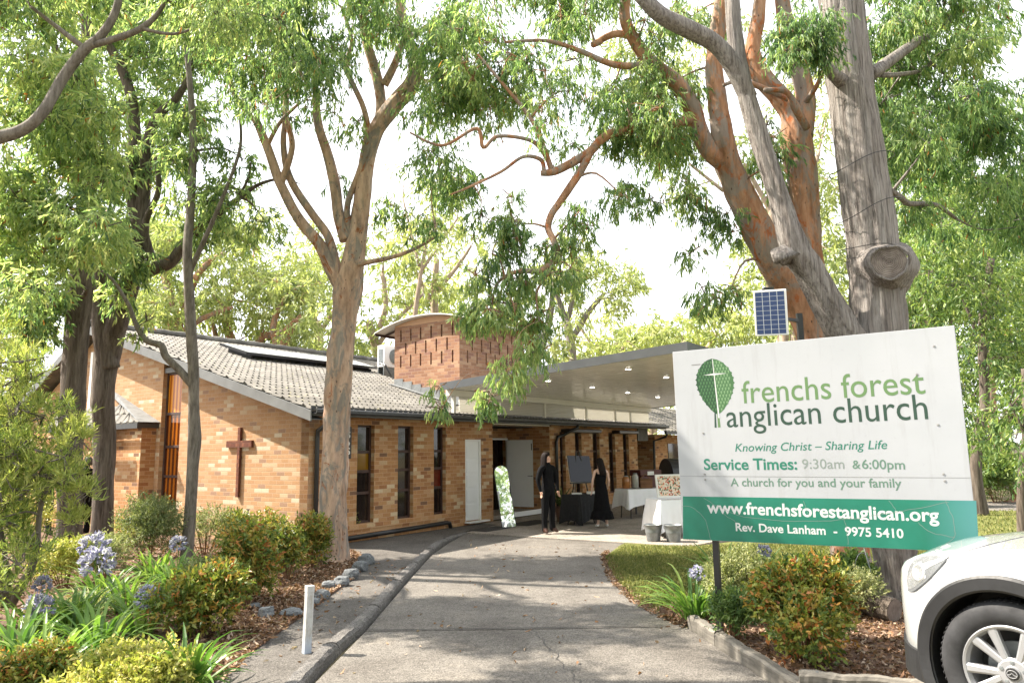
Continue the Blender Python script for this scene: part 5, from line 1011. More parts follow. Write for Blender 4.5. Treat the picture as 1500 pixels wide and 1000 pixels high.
# hood shut line along the fender
f = MB(); pts = [shell(px, py)[0] for px, py in ((1392, 816), (1420, 806), (1450, 797), (1480, 790), (1499, 786))]; pts = [p for p in pts if p is not None]
if len(pts) > 2:
    f.tube([p+Vector((0, 0, 0.0005)) for p in pts], 0.0025, 5); f.build('bonnet_shut_line', M['clad'], car)
f = MB(); pts = [shell(px, py)[0] for px, py in ((1356, 843), (1372, 858), (1384, 868))]; pts = [p for p in pts if p is not None]
if len(pts) > 2: f.tube(pts, 0.0022, 5); f.build('bumper_shut_line', M['trim'], car)
def wheel(xa, sg_):
    Mw = Matrix.Translation((xa, sg_*0.90, WR)) @ Matrix.Rotation(R(-90*sg_), 4, 'X')     # local +z points out of the car
    w = empty('wheel', (0, 0, 0)); w.parent = car
    f = MB(); f.lathe([(0.235, -0.21), (0.30, -0.215), (0.345, -0.20), (0.361, -0.185), (WR, -0.15), (WR, -0.06), (0.361, -0.03), (0.346, -0.008), (0.325, 0.003), (0.30, 0.006), (0.262, -0.002), (0.243, -0.018), (0.236, -0.04), (0.235, -0.21)], 72); f.build('tyre', M['tyre'], w, M=Mw, smooth=True)
    f = MB()
    for k_ in range(72):
        a = 2*math.pi*k_/72
        for z_, sk_ in ((-0.165, 0.03), (-0.10, -0.03), (-0.045, 0.03)):
            f.bar((WR*math.cos(a), WR*math.sin(a), z_-0.018), (WR*math.cos(a+sk_), WR*math.sin(a+sk_), z_+0.018), 0.004, 0.012)
    f.build('tread_blocks', M['tyre'], w, M=Mw)
    f = MB(); f.lathe([(0.236, -0.20), (0.240, -0.03), (0.244, -0.008), (0.238, -0.002), (0.228, -0.006), (0.215, -0.03), (0.210, -0.20)], 72)
    for k_ in range(5):
        for dlt_ in (-0.19, 0.19):
            a0 = 2*math.pi*k_/5+0.32; a1 = a0+dlt_; ww = 0.030
            for (r0, r1, w0, w1, z0, z1, aa, bb) in ((0.045, 0.228, 0.034, 0.052, -0.018, -0.008, a0+dlt_*0.55, a1*1.0+dlt_*0.35),):
                p0, p1 = Vector((r0*math.cos(aa), r0*math.sin(aa), z0)), Vector((r1*math.cos(bb), r1*math.sin(bb), z1)); d = (p1-p0).normalized(); n_ = Vector((-d.y, d.x, 0))
                prof = lambda p, h: [p-n_*h/2+Vector((0, 0, -0.035)), p-n_*h/2+Vector((0, 0, -0.006)), p-n_*h*0.28, p+n_*h*0.28, p+n_*h/2+Vector((0, 0, -0.006)), p+n_*h/2+Vector((0, 0, -0.035))]
                f.loft([prof(p0, w0), prof(p0.lerp(p1, 0.5), (w0+w1)/2*0.92), prof(p1, w1)])
    f.lathe([(0.001, -0.05), (0.075, -0.05), (0.078, -0.02), (0.066, -0.012), (0.04, -0.012), (0.036, -0.006), (0.001, -0.004)], 40); fixn(f.build('rim', M['alloy'], w, M=Mw))
    f = MB(); f.lathe([(0.001, -0.0038), (0.029, -0.0035), (0.032, 0.0), (0.030, 0.003), (0.001, 0.004)], 28); hc = f.build('hub_cap', M['black'], w, M=Mw)
    f = MB(); f.tube([(0.024*math.cos(a), 0.019*math.sin(a), 0.005) for a in np.linspace(0, 2*math.pi, 25)], 0.0022, 6, cap=False); f.tube([(-0.022, 0.006, 0.005), (-0.010, 0.004, 0.005), (0, -0.006, 0.005), (0.010, 0.004, 0.005), (0.022, 0.006, 0.005)], 0.0022, 6); f.build('hub_emblem', M['alloy'], hc, M=Mw)
    f = MB()
    for k_ in range(5):
        a = 2*math.pi*(k_+0.5)/5+0.32; f.lathe([(0.001, -0.03), (0.011, -0.03), (0.011, -0.008), (0.001, -0.007)], 6, c=(0.057*math.cos(a), 0.057*math.sin(a), 0))
    f.build('wheel_nuts', M['galv'], w, M=Mw)
    f = MB(); f.lathe([(0.001, -0.12), (0.15, -0.12), (0.15, -0.10), (0.001, -0.10)], 40); f.build('brake_disc', M['galv'], w, M=Mw)
    f = MB(); f.lathe([(0.001, -0.19), (0.212, -0.19), (0.212, -0.185), (0.001, -0.185)], 32); f.build('backing_plate', M['black'], w, M=Mw)
for xa in (0, -2.70):
    for sg_ in (1, -1): wheel(xa, sg_)
f = MB()
for p, q in (((-3.66, 0.5, 0.9), 1), ((-3.66, -0.5, 0.9), 1)): f.box(p[0]-0.03, p[0]+0.06, p[1]-0.18, p[1]+0.18, p[2]-0.06, p[2]+0.06)
f.build('tail_light', plain('red_lamp', (0.3, 0.01, 0.01), 0.2), car)
# ------------------------------------------------------------------ vegetation helpers
def bark(name, stops, sx=9, sz=1.3, bump=0.9, patch=None, fiss=0.6):
    t = NT(name); o = t.obj(); p = t.map(o, (sx, sx, sz)); a = t.noise(p, 1.0, 7, 0.72, 0.4); b = t.noise(t.map(o, (sx*2.6, sx*2.6, sz*2.0)), 1.0, 5, 0.7)
    c = t.ramp(a, stops); c = t.mix(fiss, c, t.ramp(b, [(0.33, GREY(0.35)), (0.52, GREY(0.95)), (0.75, GREY(1.2))]), 'MULTIPLY')
    if patch:
        for col, sc, lo, hi in patch:
            m_ = t.noise(t.map(o, (1.4, 1.4, 0.6)), sc*1.25, 8, 0.72, 0.9); c = t.mix(t.n('MapRange', i_0=m_, i_1=lo, i_2=hi).outputs[0], c, col)
        fl = t.n('TexVoronoi', i_Vector=t.map(o, (7, 7, 3.2)), i_Scale=1.6, i_Randomness=1.0); c = t.mix(t.n('MapRange', i_0=fl.outputs['Distance'], i_1=0.14, i_2=0.06).outputs[0], c, (0.09, 0.055, 0.04)); c = t.mix(0.6, c, t.ramp(b, [(0.3, GREY(0.5)), (0.6, GREY(1.15))]), 'MULTIPLY')
    t.P(Base_Color=c, Roughness=0.9, Specular_IOR_Level=0.2); t.bump(t.math('ADD', a, t.math('MULTIPLY', b, 0.8)), bump, 0.025); return t.m
BK = {'iron': bark('fibrous_grey_brown_bark', [(0.3, (0.052, 0.040, 0.032)), (0.5, (0.128, 0.104, 0.085)), (0.75, (0.224, 0.193, 0.163))], 11, 1.2, 1.0, fiss=0.75),
      'stringy': bark('stringy_pale_grey_bark', [(0.3, (0.12, 0.10, 0.088)), (0.46, (0.27, 0.24, 0.22)), (0.75, (0.42, 0.395, 0.37))], 17, 0.8, 1.5, fiss=1.0),
      'pink': bark('smooth_pink_tan_bark', [(0.3, (0.36, 0.235, 0.165)), (0.5, (0.46, 0.32, 0.235)), (0.75, (0.54, 0.41, 0.32))], 4, 1.0, 0.6, [((0.25, 0.22, 0.19), 1.9, 0.48, 0.56), ((0.30, 0.115, 0.05), 3.6, 0.58, 0.63)], 0.35),
      'orange': bark('orange_smooth_bark', [(0.3, (0.30, 0.15, 0.085)), (0.5, (0.38, 0.205, 0.12)), (0.75, (0.48, 0.32, 0.23))], 4, 1.0, 0.6, [((0.26, 0.215, 0.18), 1.6, 0.47, 0.55), ((0.36, 0.12, 0.045), 3.2, 0.56, 0.62)], 0.35),
      'sap': bark('grey_sapling_bark', [(0.3, (0.10, 0.085, 0.07)), (0.55, (0.21, 0.185, 0.16)), (0.8, (0.30, 0.275, 0.24))], 14, 3, 0.8),
      'far': bark('pale_gum_bark', [(0.3, (0.26, 0.19, 0.14)), (0.55, (0.40, 0.31, 0.24)), (0.8, (0.52, 0.43, 0.36))], 3, 0.8, 0.4)}
GUM = [(0.080, 0.154, 0.084), (0.148, 0.250, 0.123), (0.239, 0.353, 0.160), (0.353, 0.455, 0.214), (0.501, 0.546, 0.290)]
LM = {'gum': leaf_mat('gum_leaf', GUM, 0.6, 0.42, dead=True), 'left': leaf_mat('broad_gum_leaf', [(0.098, 0.168, 0.099), (0.189, 0.281, 0.143), (0.300, 0.398, 0.197), (0.431, 0.513, 0.260), (0.613, 0.627, 0.359)], 0.6, 0.45, dead=True),
      'far': leaf_mat('hazed_gum_leaf', [(0.146, 0.197, 0.082), (0.259, 0.313, 0.126), (0.371, 0.418, 0.176), (0.494, 0.510, 0.239)], 0.42, 0.5),  # leaf colour lightened to imitate haze over distance
      'deep': leaf_mat('deep_green_leaf', [(0.066, 0.125, 0.047), (0.142, 0.221, 0.072), (0.250, 0.329, 0.098), (0.393, 0.438, 0.149)], 0.42, 0.4),
      'nandina': leaf_mat('nandina_leaf', [(0.065, 0.11, 0.028), (0.14, 0.195, 0.042), (0.25, 0.285, 0.065), (0.37, 0.31, 0.075), (0.42, 0.20, 0.06), (0.36, 0.11, 0.045)], 0.35, 0.4),
      'lime': leaf_mat('lime_leaf', [(0.16, 0.21, 0.045), (0.33, 0.36, 0.08), (0.52, 0.50, 0.15), (0.62, 0.54, 0.24)], 0.35, 0.4),
      'needle': leaf_mat('feathery_leaf', [(0.09, 0.16, 0.05), (0.20, 0.28, 0.08), (0.36, 0.42, 0.12), (0.52, 0.53, 0.20)], 0.4, 0.5),
      'sage': leaf_mat('sage_leaf', [(0.10, 0.135, 0.06), (0.20, 0.235, 0.10), (0.33, 0.35, 0.17), (0.45, 0.45, 0.25)], 0.35, 0.5)}
def unit(a): return a/np.maximum(np.linalg.norm(a, axis=-1, keepdims=True), 1e-9)
def leaf_geo(P, Dv, L_, W_, tint, name, mat, parent, rs, bend=0.12):
    n = len(P); side = unit(np.cross(Dv, rs.normal(size=(n, 3)))); nrm = np.cross(side, Dv); L_ = L_[:, None]; W_ = W_[:, None]
    V = np.empty((n, 6, 3)); bb = nrm*L_*bend
    V[:, 0] = P; V[:, 1] = P+Dv*L_*0.30+side*W_*0.5+bb*0.5; V[:, 2] = P+Dv*L_*0.70+side*W_*0.38+bb*0.4; V[:, 3] = P+Dv*L_-bb*0.8; V[:, 4] = P+Dv*L_*0.70-side*W_*0.38+bb*0.4; V[:, 5] = P+Dv*L_*0.30-side*W_*0.5+bb*0.5
    me = bpy.data.meshes.new(name); me.vertices.add(n*6); me.vertices.foreach_set('co', V.astype(np.float32).ravel())
    idx = (np.arange(n)[:, None]*6+np.array([0, 1, 2, 3, 4, 5])[None]).ravel().astype(np.int32)
    me.loops.add(n*6); me.loops.foreach_set('vertex_index', idx); me.polygons.add(n); me.polygons.foreach_set('loop_start', (np.arange(n)*6).astype(np.int32))
    me.update(calc_edges=True); at = me.attributes.new('tint', 'FLOAT', 'FACE'); at.data.foreach_set('value', np.clip(tint, 0, 1).astype(np.float32))
    return link(name, me, mat, parent)
def ball(rs, n): v = unit(rs.normal(size=(n, 3))); return v*(rs.rand(n, 1)**(1/2.4))
def in_poly(x, y, P):
    c = False; j = len(P)-1
    for i in range(len(P)):
        if (P[i][1] > y) != (P[j][1] > y) and x < (P[j][0]-P[i][0])*(y-P[i][1])/(P[j][1]-P[i][1])+P[i][0]: c = not c
        j = i
    return c
DENS = 3.0
class Tree:
    def __init__(s, name, label, bark_, base, cat='tree', group=None, seed=1):
        s.o = tag(empty(name, base), label, cat, group); s.base = Vector(base); s.mb = MB(); s.bark = bark_; s.nodes = []; s.rr = random.Random(seed); s.rs = np.random.RandomState(seed); s.P = []; s.D = []; s.L = []; s.W = []; s.T = []; s.seed = seed; s.ncl = 0
    def limb3(s, pts, n=10, rough=0.06, k=6, freq=3.0):
        """pts: (x, y, z, r) world metres"""
        Q = smooth_path(pts, k); b = np.array(s.base); sd = s.rr.random()*50
        fn = (lambda i, a, p: 1+rough*1.6*mnoise.noise(Vector((math.cos(a)*freq*0.5+sd, math.sin(a)*freq*0.5, p.z*0.9)))+rough*mnoise.noise(Vector((math.cos(a)*freq*1.6+sd, math.sin(a)*freq*1.6, p.z*2.5)))+rough*0.5*mnoise.noise(Vector((math.cos(a)*freq*3.5+sd, math.sin(a)*freq*3.5, p.z*6)))) if rough else None
        s.mb.tube([Vector(q[:3]-b) for q in Q], [max(0.002, q[3]) for q in Q], n, fn=fn)
        s.nodes += [q for q in Q]
    def limb(s, pts, n=10, rough=0.06, k=6, freq=3.0):
        s.limb3([(*D(x, y, d), r*d/FPX*FPX/math.hypot(FPX, x-750)) for x, y, d, r in pts], n, rough, k, freq)
    def clump(s, c, r, n, m=11, L_=0.14, W_=0.024, droop=0.9, tint=0.45, branch=True, tw=0.42, up=0.0, var=0.22):
        c = np.array(c); r = np.array(r); rs = s.rs; s.ncl += 1
        if branch and s.nodes:
            N = np.array(s.nodes); d = np.linalg.norm(N[:, :3]-c, axis=1)+(N[:, 2] > c[2]+0.6*r[2]+0.5)*0.8-0.0; i = int(np.argmin(d)); a = N[i]
            if d[i] > 0.15:
                mid = (a[:3]+c)/2+rs.normal(size=3)*d[i]*0.10+np.array([0, 0, 0.10*d[i]]); r0 = min(a[3]*0.6, 0.012+0.016*d[i])
                q = [(*a[:3], r0), (*mid, r0*0.65), (*c, 0.007)]; s.limb3(q, 5, 0, 4)
            for _ in range(5):
                e = c+r*ball(rs, 1)[0]; s.mb.tube([Vector(c)-s.base, Vector((c+e)/2+rs.normal(size=3)*0.07)-s.base, Vector(e)-s.base], [0.010, 0.007, 0.003], 4, cap=False)
        O = c+ball(rs, n)*r; out = unit((O-c)/r); dn = np.array([0, 0, -1.0])
        tdir = unit(out*0.6+rs.normal(size=(n, 3))*0.55+dn*droop*0.7+np.array([0, 0, up])); tl = tw*rs.uniform(0.5, 1.2, n)*min(1.0, float(np.mean(r))*1.2+0.3)
        t = rs.rand(n, m); B = O[:, None]+tdir[:, None]*(t*tl[:, None])[..., None]
        Dv = unit(tdir[:, None]*0.5+rs.normal(size=(n, m, 3))*0.48+dn*droop+np.array([0, 0, up])); ct = tint+rs.normal()*0.08; tt = ct+rs.normal(size=(n, 1))*var*0.6+rs.normal(size=(n, m))*var
        s.P.append(B.reshape(-1, 3)); s.D.append(Dv.reshape(-1, 3)); s.L.append(L_*rs.uniform(0.5, 1.45, n*m)); s.W.append(W_*rs.uniform(0.7, 1.25, n*m)); tt = np.clip(tt, 0, 0.955); tt[rs.rand(n, m) < 0.012] = 1.0; s.T.append(tt.ravel())
    def region(s, poly, dep, ncl, rpx, dens=2.2, holes=(), **kw):
        xs = [p[0] for p in poly]; ys = [p[1] for p in poly]; got = 0; tries = 0; sz = kw.pop('sz', 0.0118)
        while got < ncl and tries < ncl*60:
            tries += 1; x, y = s.rr.uniform(min(xs), max(xs)), s.rr.uniform(min(ys), max(ys))
            if not in_poly(x, y, poly) or any(((x-h[0])/h[2])**2+((y-h[1])/h[3])**2 < 1 for h in holes): continue
            got += 1; d = s.rr.uniform(*dep); rp = s.rr.uniform(*rpx); rx = rp*d/FPX; c = D(x, y, d)
            s.clump(c, (rx, rx*1.1, rx*s.rr.uniform(0.6, 0.9)), max(4, int(DENS*dens*rp*rp*0.8/100)), L_=sz*d, W_=sz*d*kw.get('wk', 0.15), **{k_: v_ for k_, v_ in kw.items() if k_ != 'wk'})
    def done(s, leaf=None, crown='crown', extra=None):
        me = s.mb.build('trunk', BK[s.bark] if isinstance(s.bark, str) else s.bark, s.o, smooth=True)
        if s.P:
            P = np.concatenate(s.P)-np.array(s.base); leaf_geo(P, np.concatenate(s.D), np.concatenate(s.L), np.concatenate(s.W), np.concatenate(s.T), crown, LM[leaf], s.o, s.rs)
            s.count = len(P)
        return s.o
# ------------------------------------------------------------------ the near trees
t1 = Tree('gum_tree', 'thick straight grey-brown trunk at the far left with the man in a suit beside it', 'iron', G(98, 838), seed=11)
t1.limb([(97, 852, 12.3, 23.6), (98, 832, 12.3, 21.0), (102, 770, 12.3, 19.4), (103, 690, 12.2, 19.0), (105, 600, 12.2, 19.0), (112, 500, 12.2, 19.0), (118, 430, 12.1, 18.4), (122, 350, 12, 16.4), (127, 270, 11.9, 13.8), (130, 190, 11.8, 11.1), (128, 110, 11.7, 8.6), (124, 20, 11.6, 6.5), (118, -90, 11.6, 4.0)], 22, 0.09, 8, 5)
t1.limb([(126, 290, 11.9, 12), (95, 240, 11.4, 9), (60, 190, 11.0, 7), (20, 150, 10.6, 5)], 8); t1.limb([(121, 380, 12, 10), (80, 345, 11.5, 7), (40, 330, 11.2, 5), (0, 320, 11, 4)], 8); t1.limb([(128, 150, 11.8, 9), (90, 90, 11.2, 7), (60, 20, 10.8, 5)], 8)
kw = dict(wk=0.20, droop=0.75, tint=0.56, sz=0.0135)
t1.region([(-60, 60), (60, 50), (130, 0), (150, -80), (-60, -80)], (8.4, 9.9), 16, (34, 56), 1.2, [(30, 40, 40, 30)], **kw)
t1.region([(-60, 90), (60, 70), (140, 60), (160, 200), (150, 330), (70, 420), (-60, 440)], (8.4, 10.2), 40, (32, 56), 1.25, **kw)
t1.region([(30, 400), (110, 390), (100, 470), (60, 500), (30, 480)], (10.4, 12), 7, (22, 32), 2.4, wk=0.24, droop=0.9, tint=0.25)
t1.done('left')
t2 = Tree('gum_tree', 'dark furrowed trunk leaning right and forking above the gable, second from the left', 'iron', G(148, 820), seed=12)
t2.limb([(147, 834, 13.3, 21.2), (148, 812, 13.4, 18.3), (150, 740, 13.4, 15.9), (153, 660, 13.4, 16.6), (151, 580, 13.3, 17.1), (158, 520, 13.3, 18.3), (175, 460, 13.2, 17.7), (194, 400, 13.1, 15.3), (205, 340, 13, 13.0), (211, 270, 12.9, 10.7), (215, 220, 12.8, 8.9), (230, 172, 12.7, 7.7), (262, 140, 12.6, 5.9), (282, 90, 12.5, 4.1), (290, 10, 12.4, 3.0)], 22, 0.10, 8, 5)
t2.limb([(160, 540, 13.3, 18), (150, 490, 13.2, 16), (145, 440, 13.1, 13), (147, 380, 13, 11), (155, 320, 12.9, 8)], 10)
t2.limb([(196, 405, 13.1, 13), (222, 394, 13, 11), (250, 384, 12.9, 9.5), (270, 357, 12.8, 8), (297, 330, 12.7, 6.5), (345, 294, 12.5, 4.5), (380, 270, 12.4, 3), (415, 262, 12.3, 1.8), (440, 270, 12.2, 0.6)], 9)
t2.limb([(345, 294, 12.5, 3), (362, 265, 12.4, 2), (368, 235, 12.3, 1)], 6)
t2.limb([(205, 330, 13, 13), (192, 265, 12.9, 11), (197, 200, 12.8, 11), (190, 135, 12.7, 9), (170, 85, 12.6, 8), (150, 55, 12.5, 6), (120, 20, 12.4, 4)], 10)
t2.limb([(222, 380, 13, 8), (212, 330, 12.8, 6), (232, 280, 12.6, 5), (228, 230, 12.5, 4)], 8)
t2.region([(130, 0), (150, -90), (320, -90), (350, 40), (330, 130), (250, 170), (180, 140)], (12.4, 14.2), 26, (30, 54), 1.25, wk=0.2, droop=0.75, tint=0.44)
t2.region([(140, 130), (250, 160), (255, 250), (215, 330), (150, 400), (135, 300)], (12.6, 14), 15, (24, 40), 1.3, wk=0.21, droop=0.75, tint=0.38)
t2.region([(150, 330), (235, 330), (215, 420), (160, 440)], (12.2, 13.2), 6, (18, 28), 2.0, wk=0.21, droop=0.8, tint=0.4)
t2.region([(275, 300), (350, 260), (400, 290), (390, 370), (330, 400), (270, 370)], (11.8, 13.2), 10, (18, 32), 1.3, wk=0.18, droop=0.85, tint=0.5)
t2.done('left')
t3 = Tree('sapling', 'thin crooked grey sapling trunk in front of the brick cross wall', 'sap', G(271, 838), seed=13)
t3.limb([(270, 846, 12, 13), (272, 828, 12, 10.5), (278, 760, 12, 9.5), (283, 680, 12, 9), (285, 640, 12, 9.8), (284, 600, 12, 8.8), (283, 540, 12, 8.5), (278, 450, 12, 8), (275, 370, 11.9, 7.2), (280, 290, 11.9, 6.5), (283, 200, 11.8, 6), (278, 120, 11.7, 5), (270, 40, 11.7, 4), (262, -60, 11.6, 3)], 12, 0.10, 8, 4)
t3.limb([(281, 563, 12, 6.5), (262, 541, 11.95, 6), (243, 522, 11.9, 6), (236, 506, 11.9, 5.5), (214, 498, 11.85, 5), (199, 474, 11.8, 4), (185, 440, 11.7, 3), (150, 398, 11.6, 2.4), (80, 385, 11.5, 1.8), (20, 360, 11.4, 1.2)], 8)
t3.limb([(277, 400, 12, 4.5), (300, 350, 11.8, 4), (330, 280, 11.6, 3), (352, 215, 11.5, 2.5), (350, 160, 11.4, 2)], 7)
t3.region([(240, 170), (350, 150), (375, 230), (350, 290), (270, 320), (235, 280)], (11.8, 12.6), 10, (20, 34), 1.4, [(345, 190, 22, 30)], wk=0.19, droop=0.8, tint=0.42)
t3.region([(0, 340), (90, 350), (130, 400), (60, 420), (0, 400)], (11, 11.8), 5, (16, 26), 1.6, wk=0.2, droop=0.9, tint=0.55)
t3.region([(200, 440), (215, 470), (195, 500), (185, 470)], (11.7, 12), 2, (8, 12), 2.4, wk=0.2, droop=0.8, tint=0.6)
t3.done('left')
t0 = Tree('gum_tree', 'smooth grey limb curving in from beyond the top left corner', 'sap', (-6.6, 5.6, 0.03), seed=14)
t0.limb3([(-6.6, 5.6, -0.1, 0.2), (-6.6, 5.7, 1.5, 0.16), (-6.4, 5.9, 3.2, 0.13), (-5.8, 6.3, 4.3, 0.11)], 12)
t0.limb([(-120, 270, 6.5, 18), (-30, 212, 6.8, 14), (30, 192, 6.9, 10.5), (62, 165, 6.9, 9.5), (92, 115, 7, 9), (122, 75, 7, 8.5), (148, 52, 7, 7.5), (170, 15, 7, 6.5), (182, -50, 7, 5)], 10)
t0.limb([(130, 68, 7, 6.5), (165, 58, 7, 6), (205, 43, 7, 5.5), (235, 15, 7, 4), (255, -30, 7, 3)], 8); t0.limb([(207, 42, 7, 3.5), (255, 50, 7, 2.6), (300, 35, 7, 1.6)], 6); t0.limb([(125, 72, 7, 5.5), (90, 45, 7, 4.5), (45, 10, 7, 3)], 7)
t0.region([(-60, -60), (90, -60), (40, 20), (-60, 30)], (6.6, 7.6), 8, (28, 48), 1.5, wk=0.18, tint=0.35); t0.region([(240, -60), (420, -70), (400, 60), (330, 90), (250, 40)], (6.6, 8), 12, (30, 50), 1.7, wk=0.18, droop=1.2, tint=0.5)
t0.done('left')
t4 = Tree('angophora_tree', 'pink-barked tree with a forking trunk in the middle, in front of the church corner', 'pink', G(487, 826), seed=15)
t4.limb([(489, 842, 12.5, 28.8), (487, 820, 12.6, 22.0), (487, 770, 12.6, 20.0), (490, 690, 12.6, 20.0), (493, 610, 12.6, 19.6), (498, 540, 12.5, 19.2), (504, 470, 12.5, 18.4), (509, 425, 12.5, 20.0), (516, 385, 12.4, 16.8), (524, 340, 12.4, 14.4), (531, 290, 12.3, 12.8), (537, 240, 12.3, 12.4), (551, 193, 12.2, 12.0), (575, 158, 12.1, 13.2), (602, 126, 12, 12.8), (609, 95, 12, 10.8), (597, 55, 11.9, 8.8), (587, 15, 11.8, 7.2), (580, -60, 11.7, 5.6)], 28, 0.11, 12, 4)
t4.limb([(506, 425, 12.5, 12.8), (488, 395, 12.4, 11.5), (468, 358, 12.3, 9.3), (437, 320, 12.2, 8.1), (411, 270, 12.1, 7.6), (391, 215, 12, 6.8), (372, 172, 11.9, 6.0), (350, 150, 11.8, 5.1), (338, 120, 11.7, 4.2), (330, 60, 11.6, 3.4)], 14, 0.13, 9, 4)
t4.limb([(494, 404, 12.4, 9), (482, 350, 12.4, 7.5), (455, 310, 12.3, 6.5), (425, 262, 12.2, 6), (415, 210, 12.1, 5), (420, 150, 12, 4), (412, 90, 11.9, 3)], 9)
t4.limb([(517, 380, 12.4, 8), (512, 340, 12.4, 5.5), (509, 300, 12.3, 5), (527, 250, 12.2, 5.2), (539, 205, 12.1, 5), (533, 160, 12, 4.6), (508, 100, 11.9, 4.2), (515, 60, 11.8, 3.4), (500, 10, 11.8, 2.5)], 8)
t4.limb([(507, 352, 12.4, 10), (497, 318, 12.4, 9), (490, 270, 12.35, 8.5), (480, 225, 12.3, 8), (466, 180, 12.2, 7), (462, 130, 12.1, 6), (455, 70, 12, 4.5)], 10, 0.1)
t4.limb([(411, 270, 12.1, 6), (428, 215, 12, 5), (418, 165, 11.9, 4.5), (424, 110, 11.8, 3.5)], 8)
t4.limb([(554, 190, 12.2, 9), (558, 150, 12.2, 9), (550, 105, 12.1, 9), (538, 65, 12, 8), (528, 10, 11.9, 6), (520, -60, 11.8, 4)], 9)
t4.limb([(563, 125, 12.1, 6.5), (578, 95, 12, 6), (590, 60, 12, 4)], 7); t4.limb([(512, 390, 12.4, 5), (540, 384, 12.2, 4), (580, 375, 12, 3.4), (612, 362, 11.8, 2.6), (640, 346, 11.6, 2)], 6)
t4.limb([(597, 60, 11.9, 5), (640, 30, 11.6, 4), (690, 0, 11.4, 3)], 7); t4.limb([(391, 215, 12, 4), (410, 180, 11.8, 3.4), (440, 150, 11.6, 2.4)], 6)
t4.region([(290, -110), (500, -110), (495, 50), (470, 135), (430, 160), (380, 160), (340, 130), (300, 60)], (9.2, 11.6), 34, (28, 50), 1.5, [(350, 165, 25, 30)], droop=1.15, tint=0.46)
t4.region([(500, -110), (720, -110), (715, 60), (690, 130), (665, 230), (620, 260), (622, 150), (600, 60), (560, 60), (510, 90)], (9.8, 12.2), 36, (26, 46), 1.5, [(655, 190, 35, 40)], droop=1.15, tint=0.5)
t4.region([(555, 240), (690, 240), (690, 330), (620, 340), (560, 320)], (11, 12.6), 9, (16, 28), 1.5, droop=1.1, tint=0.5)
t4.region([(340, 110), (480, 130), (470, 200), (400, 240), (340, 200)], (11.4, 12.6), 5, (15, 24), 1.3, droop=1.1, tint=0.4)
t4.region([(480, 120), (530, 140), (515, 230), (480, 300), (478, 200)], (11.8, 12.6), 4, (13, 20), 1.3, droop=1.1, tint=0.4)
t4.done('gum')
t5 = Tree('stringybark_tree', 'massive grey stringybark behind the church sign with a sawn-off limb', 'stringy', G(1316, 893), seed=16)
t5.limb([(1320, 905, 8.6, 39.9), (1318, 880, 8.62, 31.3), (1313, 840, 8.65, 28.5), (1306, 780, 8.66, 34.2), (1297, 700, 8.66, 40.9), (1291, 600, 8.66, 42.8), (1288, 520, 8.66, 42.8), (1285, 450, 8.65, 41.8), (1280, 380, 8.62, 39.9), (1272, 310, 8.6, 38.9), (1260, 230, 8.6, 38.0), (1249, 150, 8.6, 37.0), (1239, 80, 8.6, 36.1), (1231, 0, 8.6, 35.1), (1222, -120, 8.6, 35.1), (1215, -300, 8.6, 28.5), (1210, -480, 8.6, 17.1)], 48, 0.07, 10, 7)
t5.limb([(1262, 520, 8.6, 27.0), (1232, 480, 8.55, 26.1), (1206, 435, 8.5, 24.3), (1184, 396, 8.45, 23.4), (1163, 362, 8.4, 21.6), (1146, 305, 8.4, 16.2), (1127, 245, 8.4, 14.8), (1106, 180, 8.4, 14.8), (1086, 112, 8.4, 14.0), (1077, 60, 8.4, 12.2), (1073, 0, 8.4, 10.8), (1068, -120, 8.4, 8.1)], 28, 0.12, 12, 6)
t5.limb([(1096, 145, 8.4, 14), (1072, 95, 8.35, 14.5), (1045, 62, 8.3, 14), (1003, 40, 8.25, 14), (968, 22, 8.2, 12.5), (940, -5, 8.15, 11.5), (890, -60, 8.1, 9)], 14, 0.09, 8, 4)
t5.limb([(1160, 378, 8.42, 10), (1151, 374, 8.3, 15), (1143, 378, 8.22, 13), (1140, 380, 8.18, 5)], 16, 0.35, 6, 8)
t5.limb([(1245, 130, 8.6, 14), (1212, 100, 8.2, 9), (1190, 70, 8, 6), (1175, 40, 7.9, 3)], 8); t5.limb([(1275, 110, 8.7, 12), (1330, 70, 9.2, 9), (1390, 30, 9.8, 6), (1430, -20, 10.2, 4)], 8); t5.limb([(1290, 110, 9, 5), (1310, 110, 9.2, 4.5), (1345, 105, 9.6, 3.5), (1365, 95, 9.8, 3), (1390, 115, 10, 2)], 7)
t5.limb([(1285, 280, 8.9, 9), (1300, 278, 9.2, 6), (1320, 290, 9.4, 5.5), (1332, 298, 9.6, 5), (1370, 300, 10, 4), (1400, 320, 10.4, 3)], 7)
t5.region([(1255, -110), (1440, -110), (1462, 70), (1455, 105), (1425, 165), (1340, 235), (1295, 210), (1268, 100)], (8.6, 11.4), 40, (28, 50), 1.9, droop=1.2, tint=0.44)
t5.region([(1290, 150), (1440, 130), (1520, 130), (1560, 320), (1500, 370), (1400, 340), (1320, 310), (1298, 240)], (9.8, 12.5), 36, (28, 48), 1.7, droop=1.15, tint=0.38)
t5.region([(1130, 20), (1215, 10), (1212, 70), (1195, 110), (1150, 100), (1128, 60)], (7.8, 8.3), 9, (20, 30), 2.8, droop=1.4, tint=0.34)
t5o = t5.done('gum')
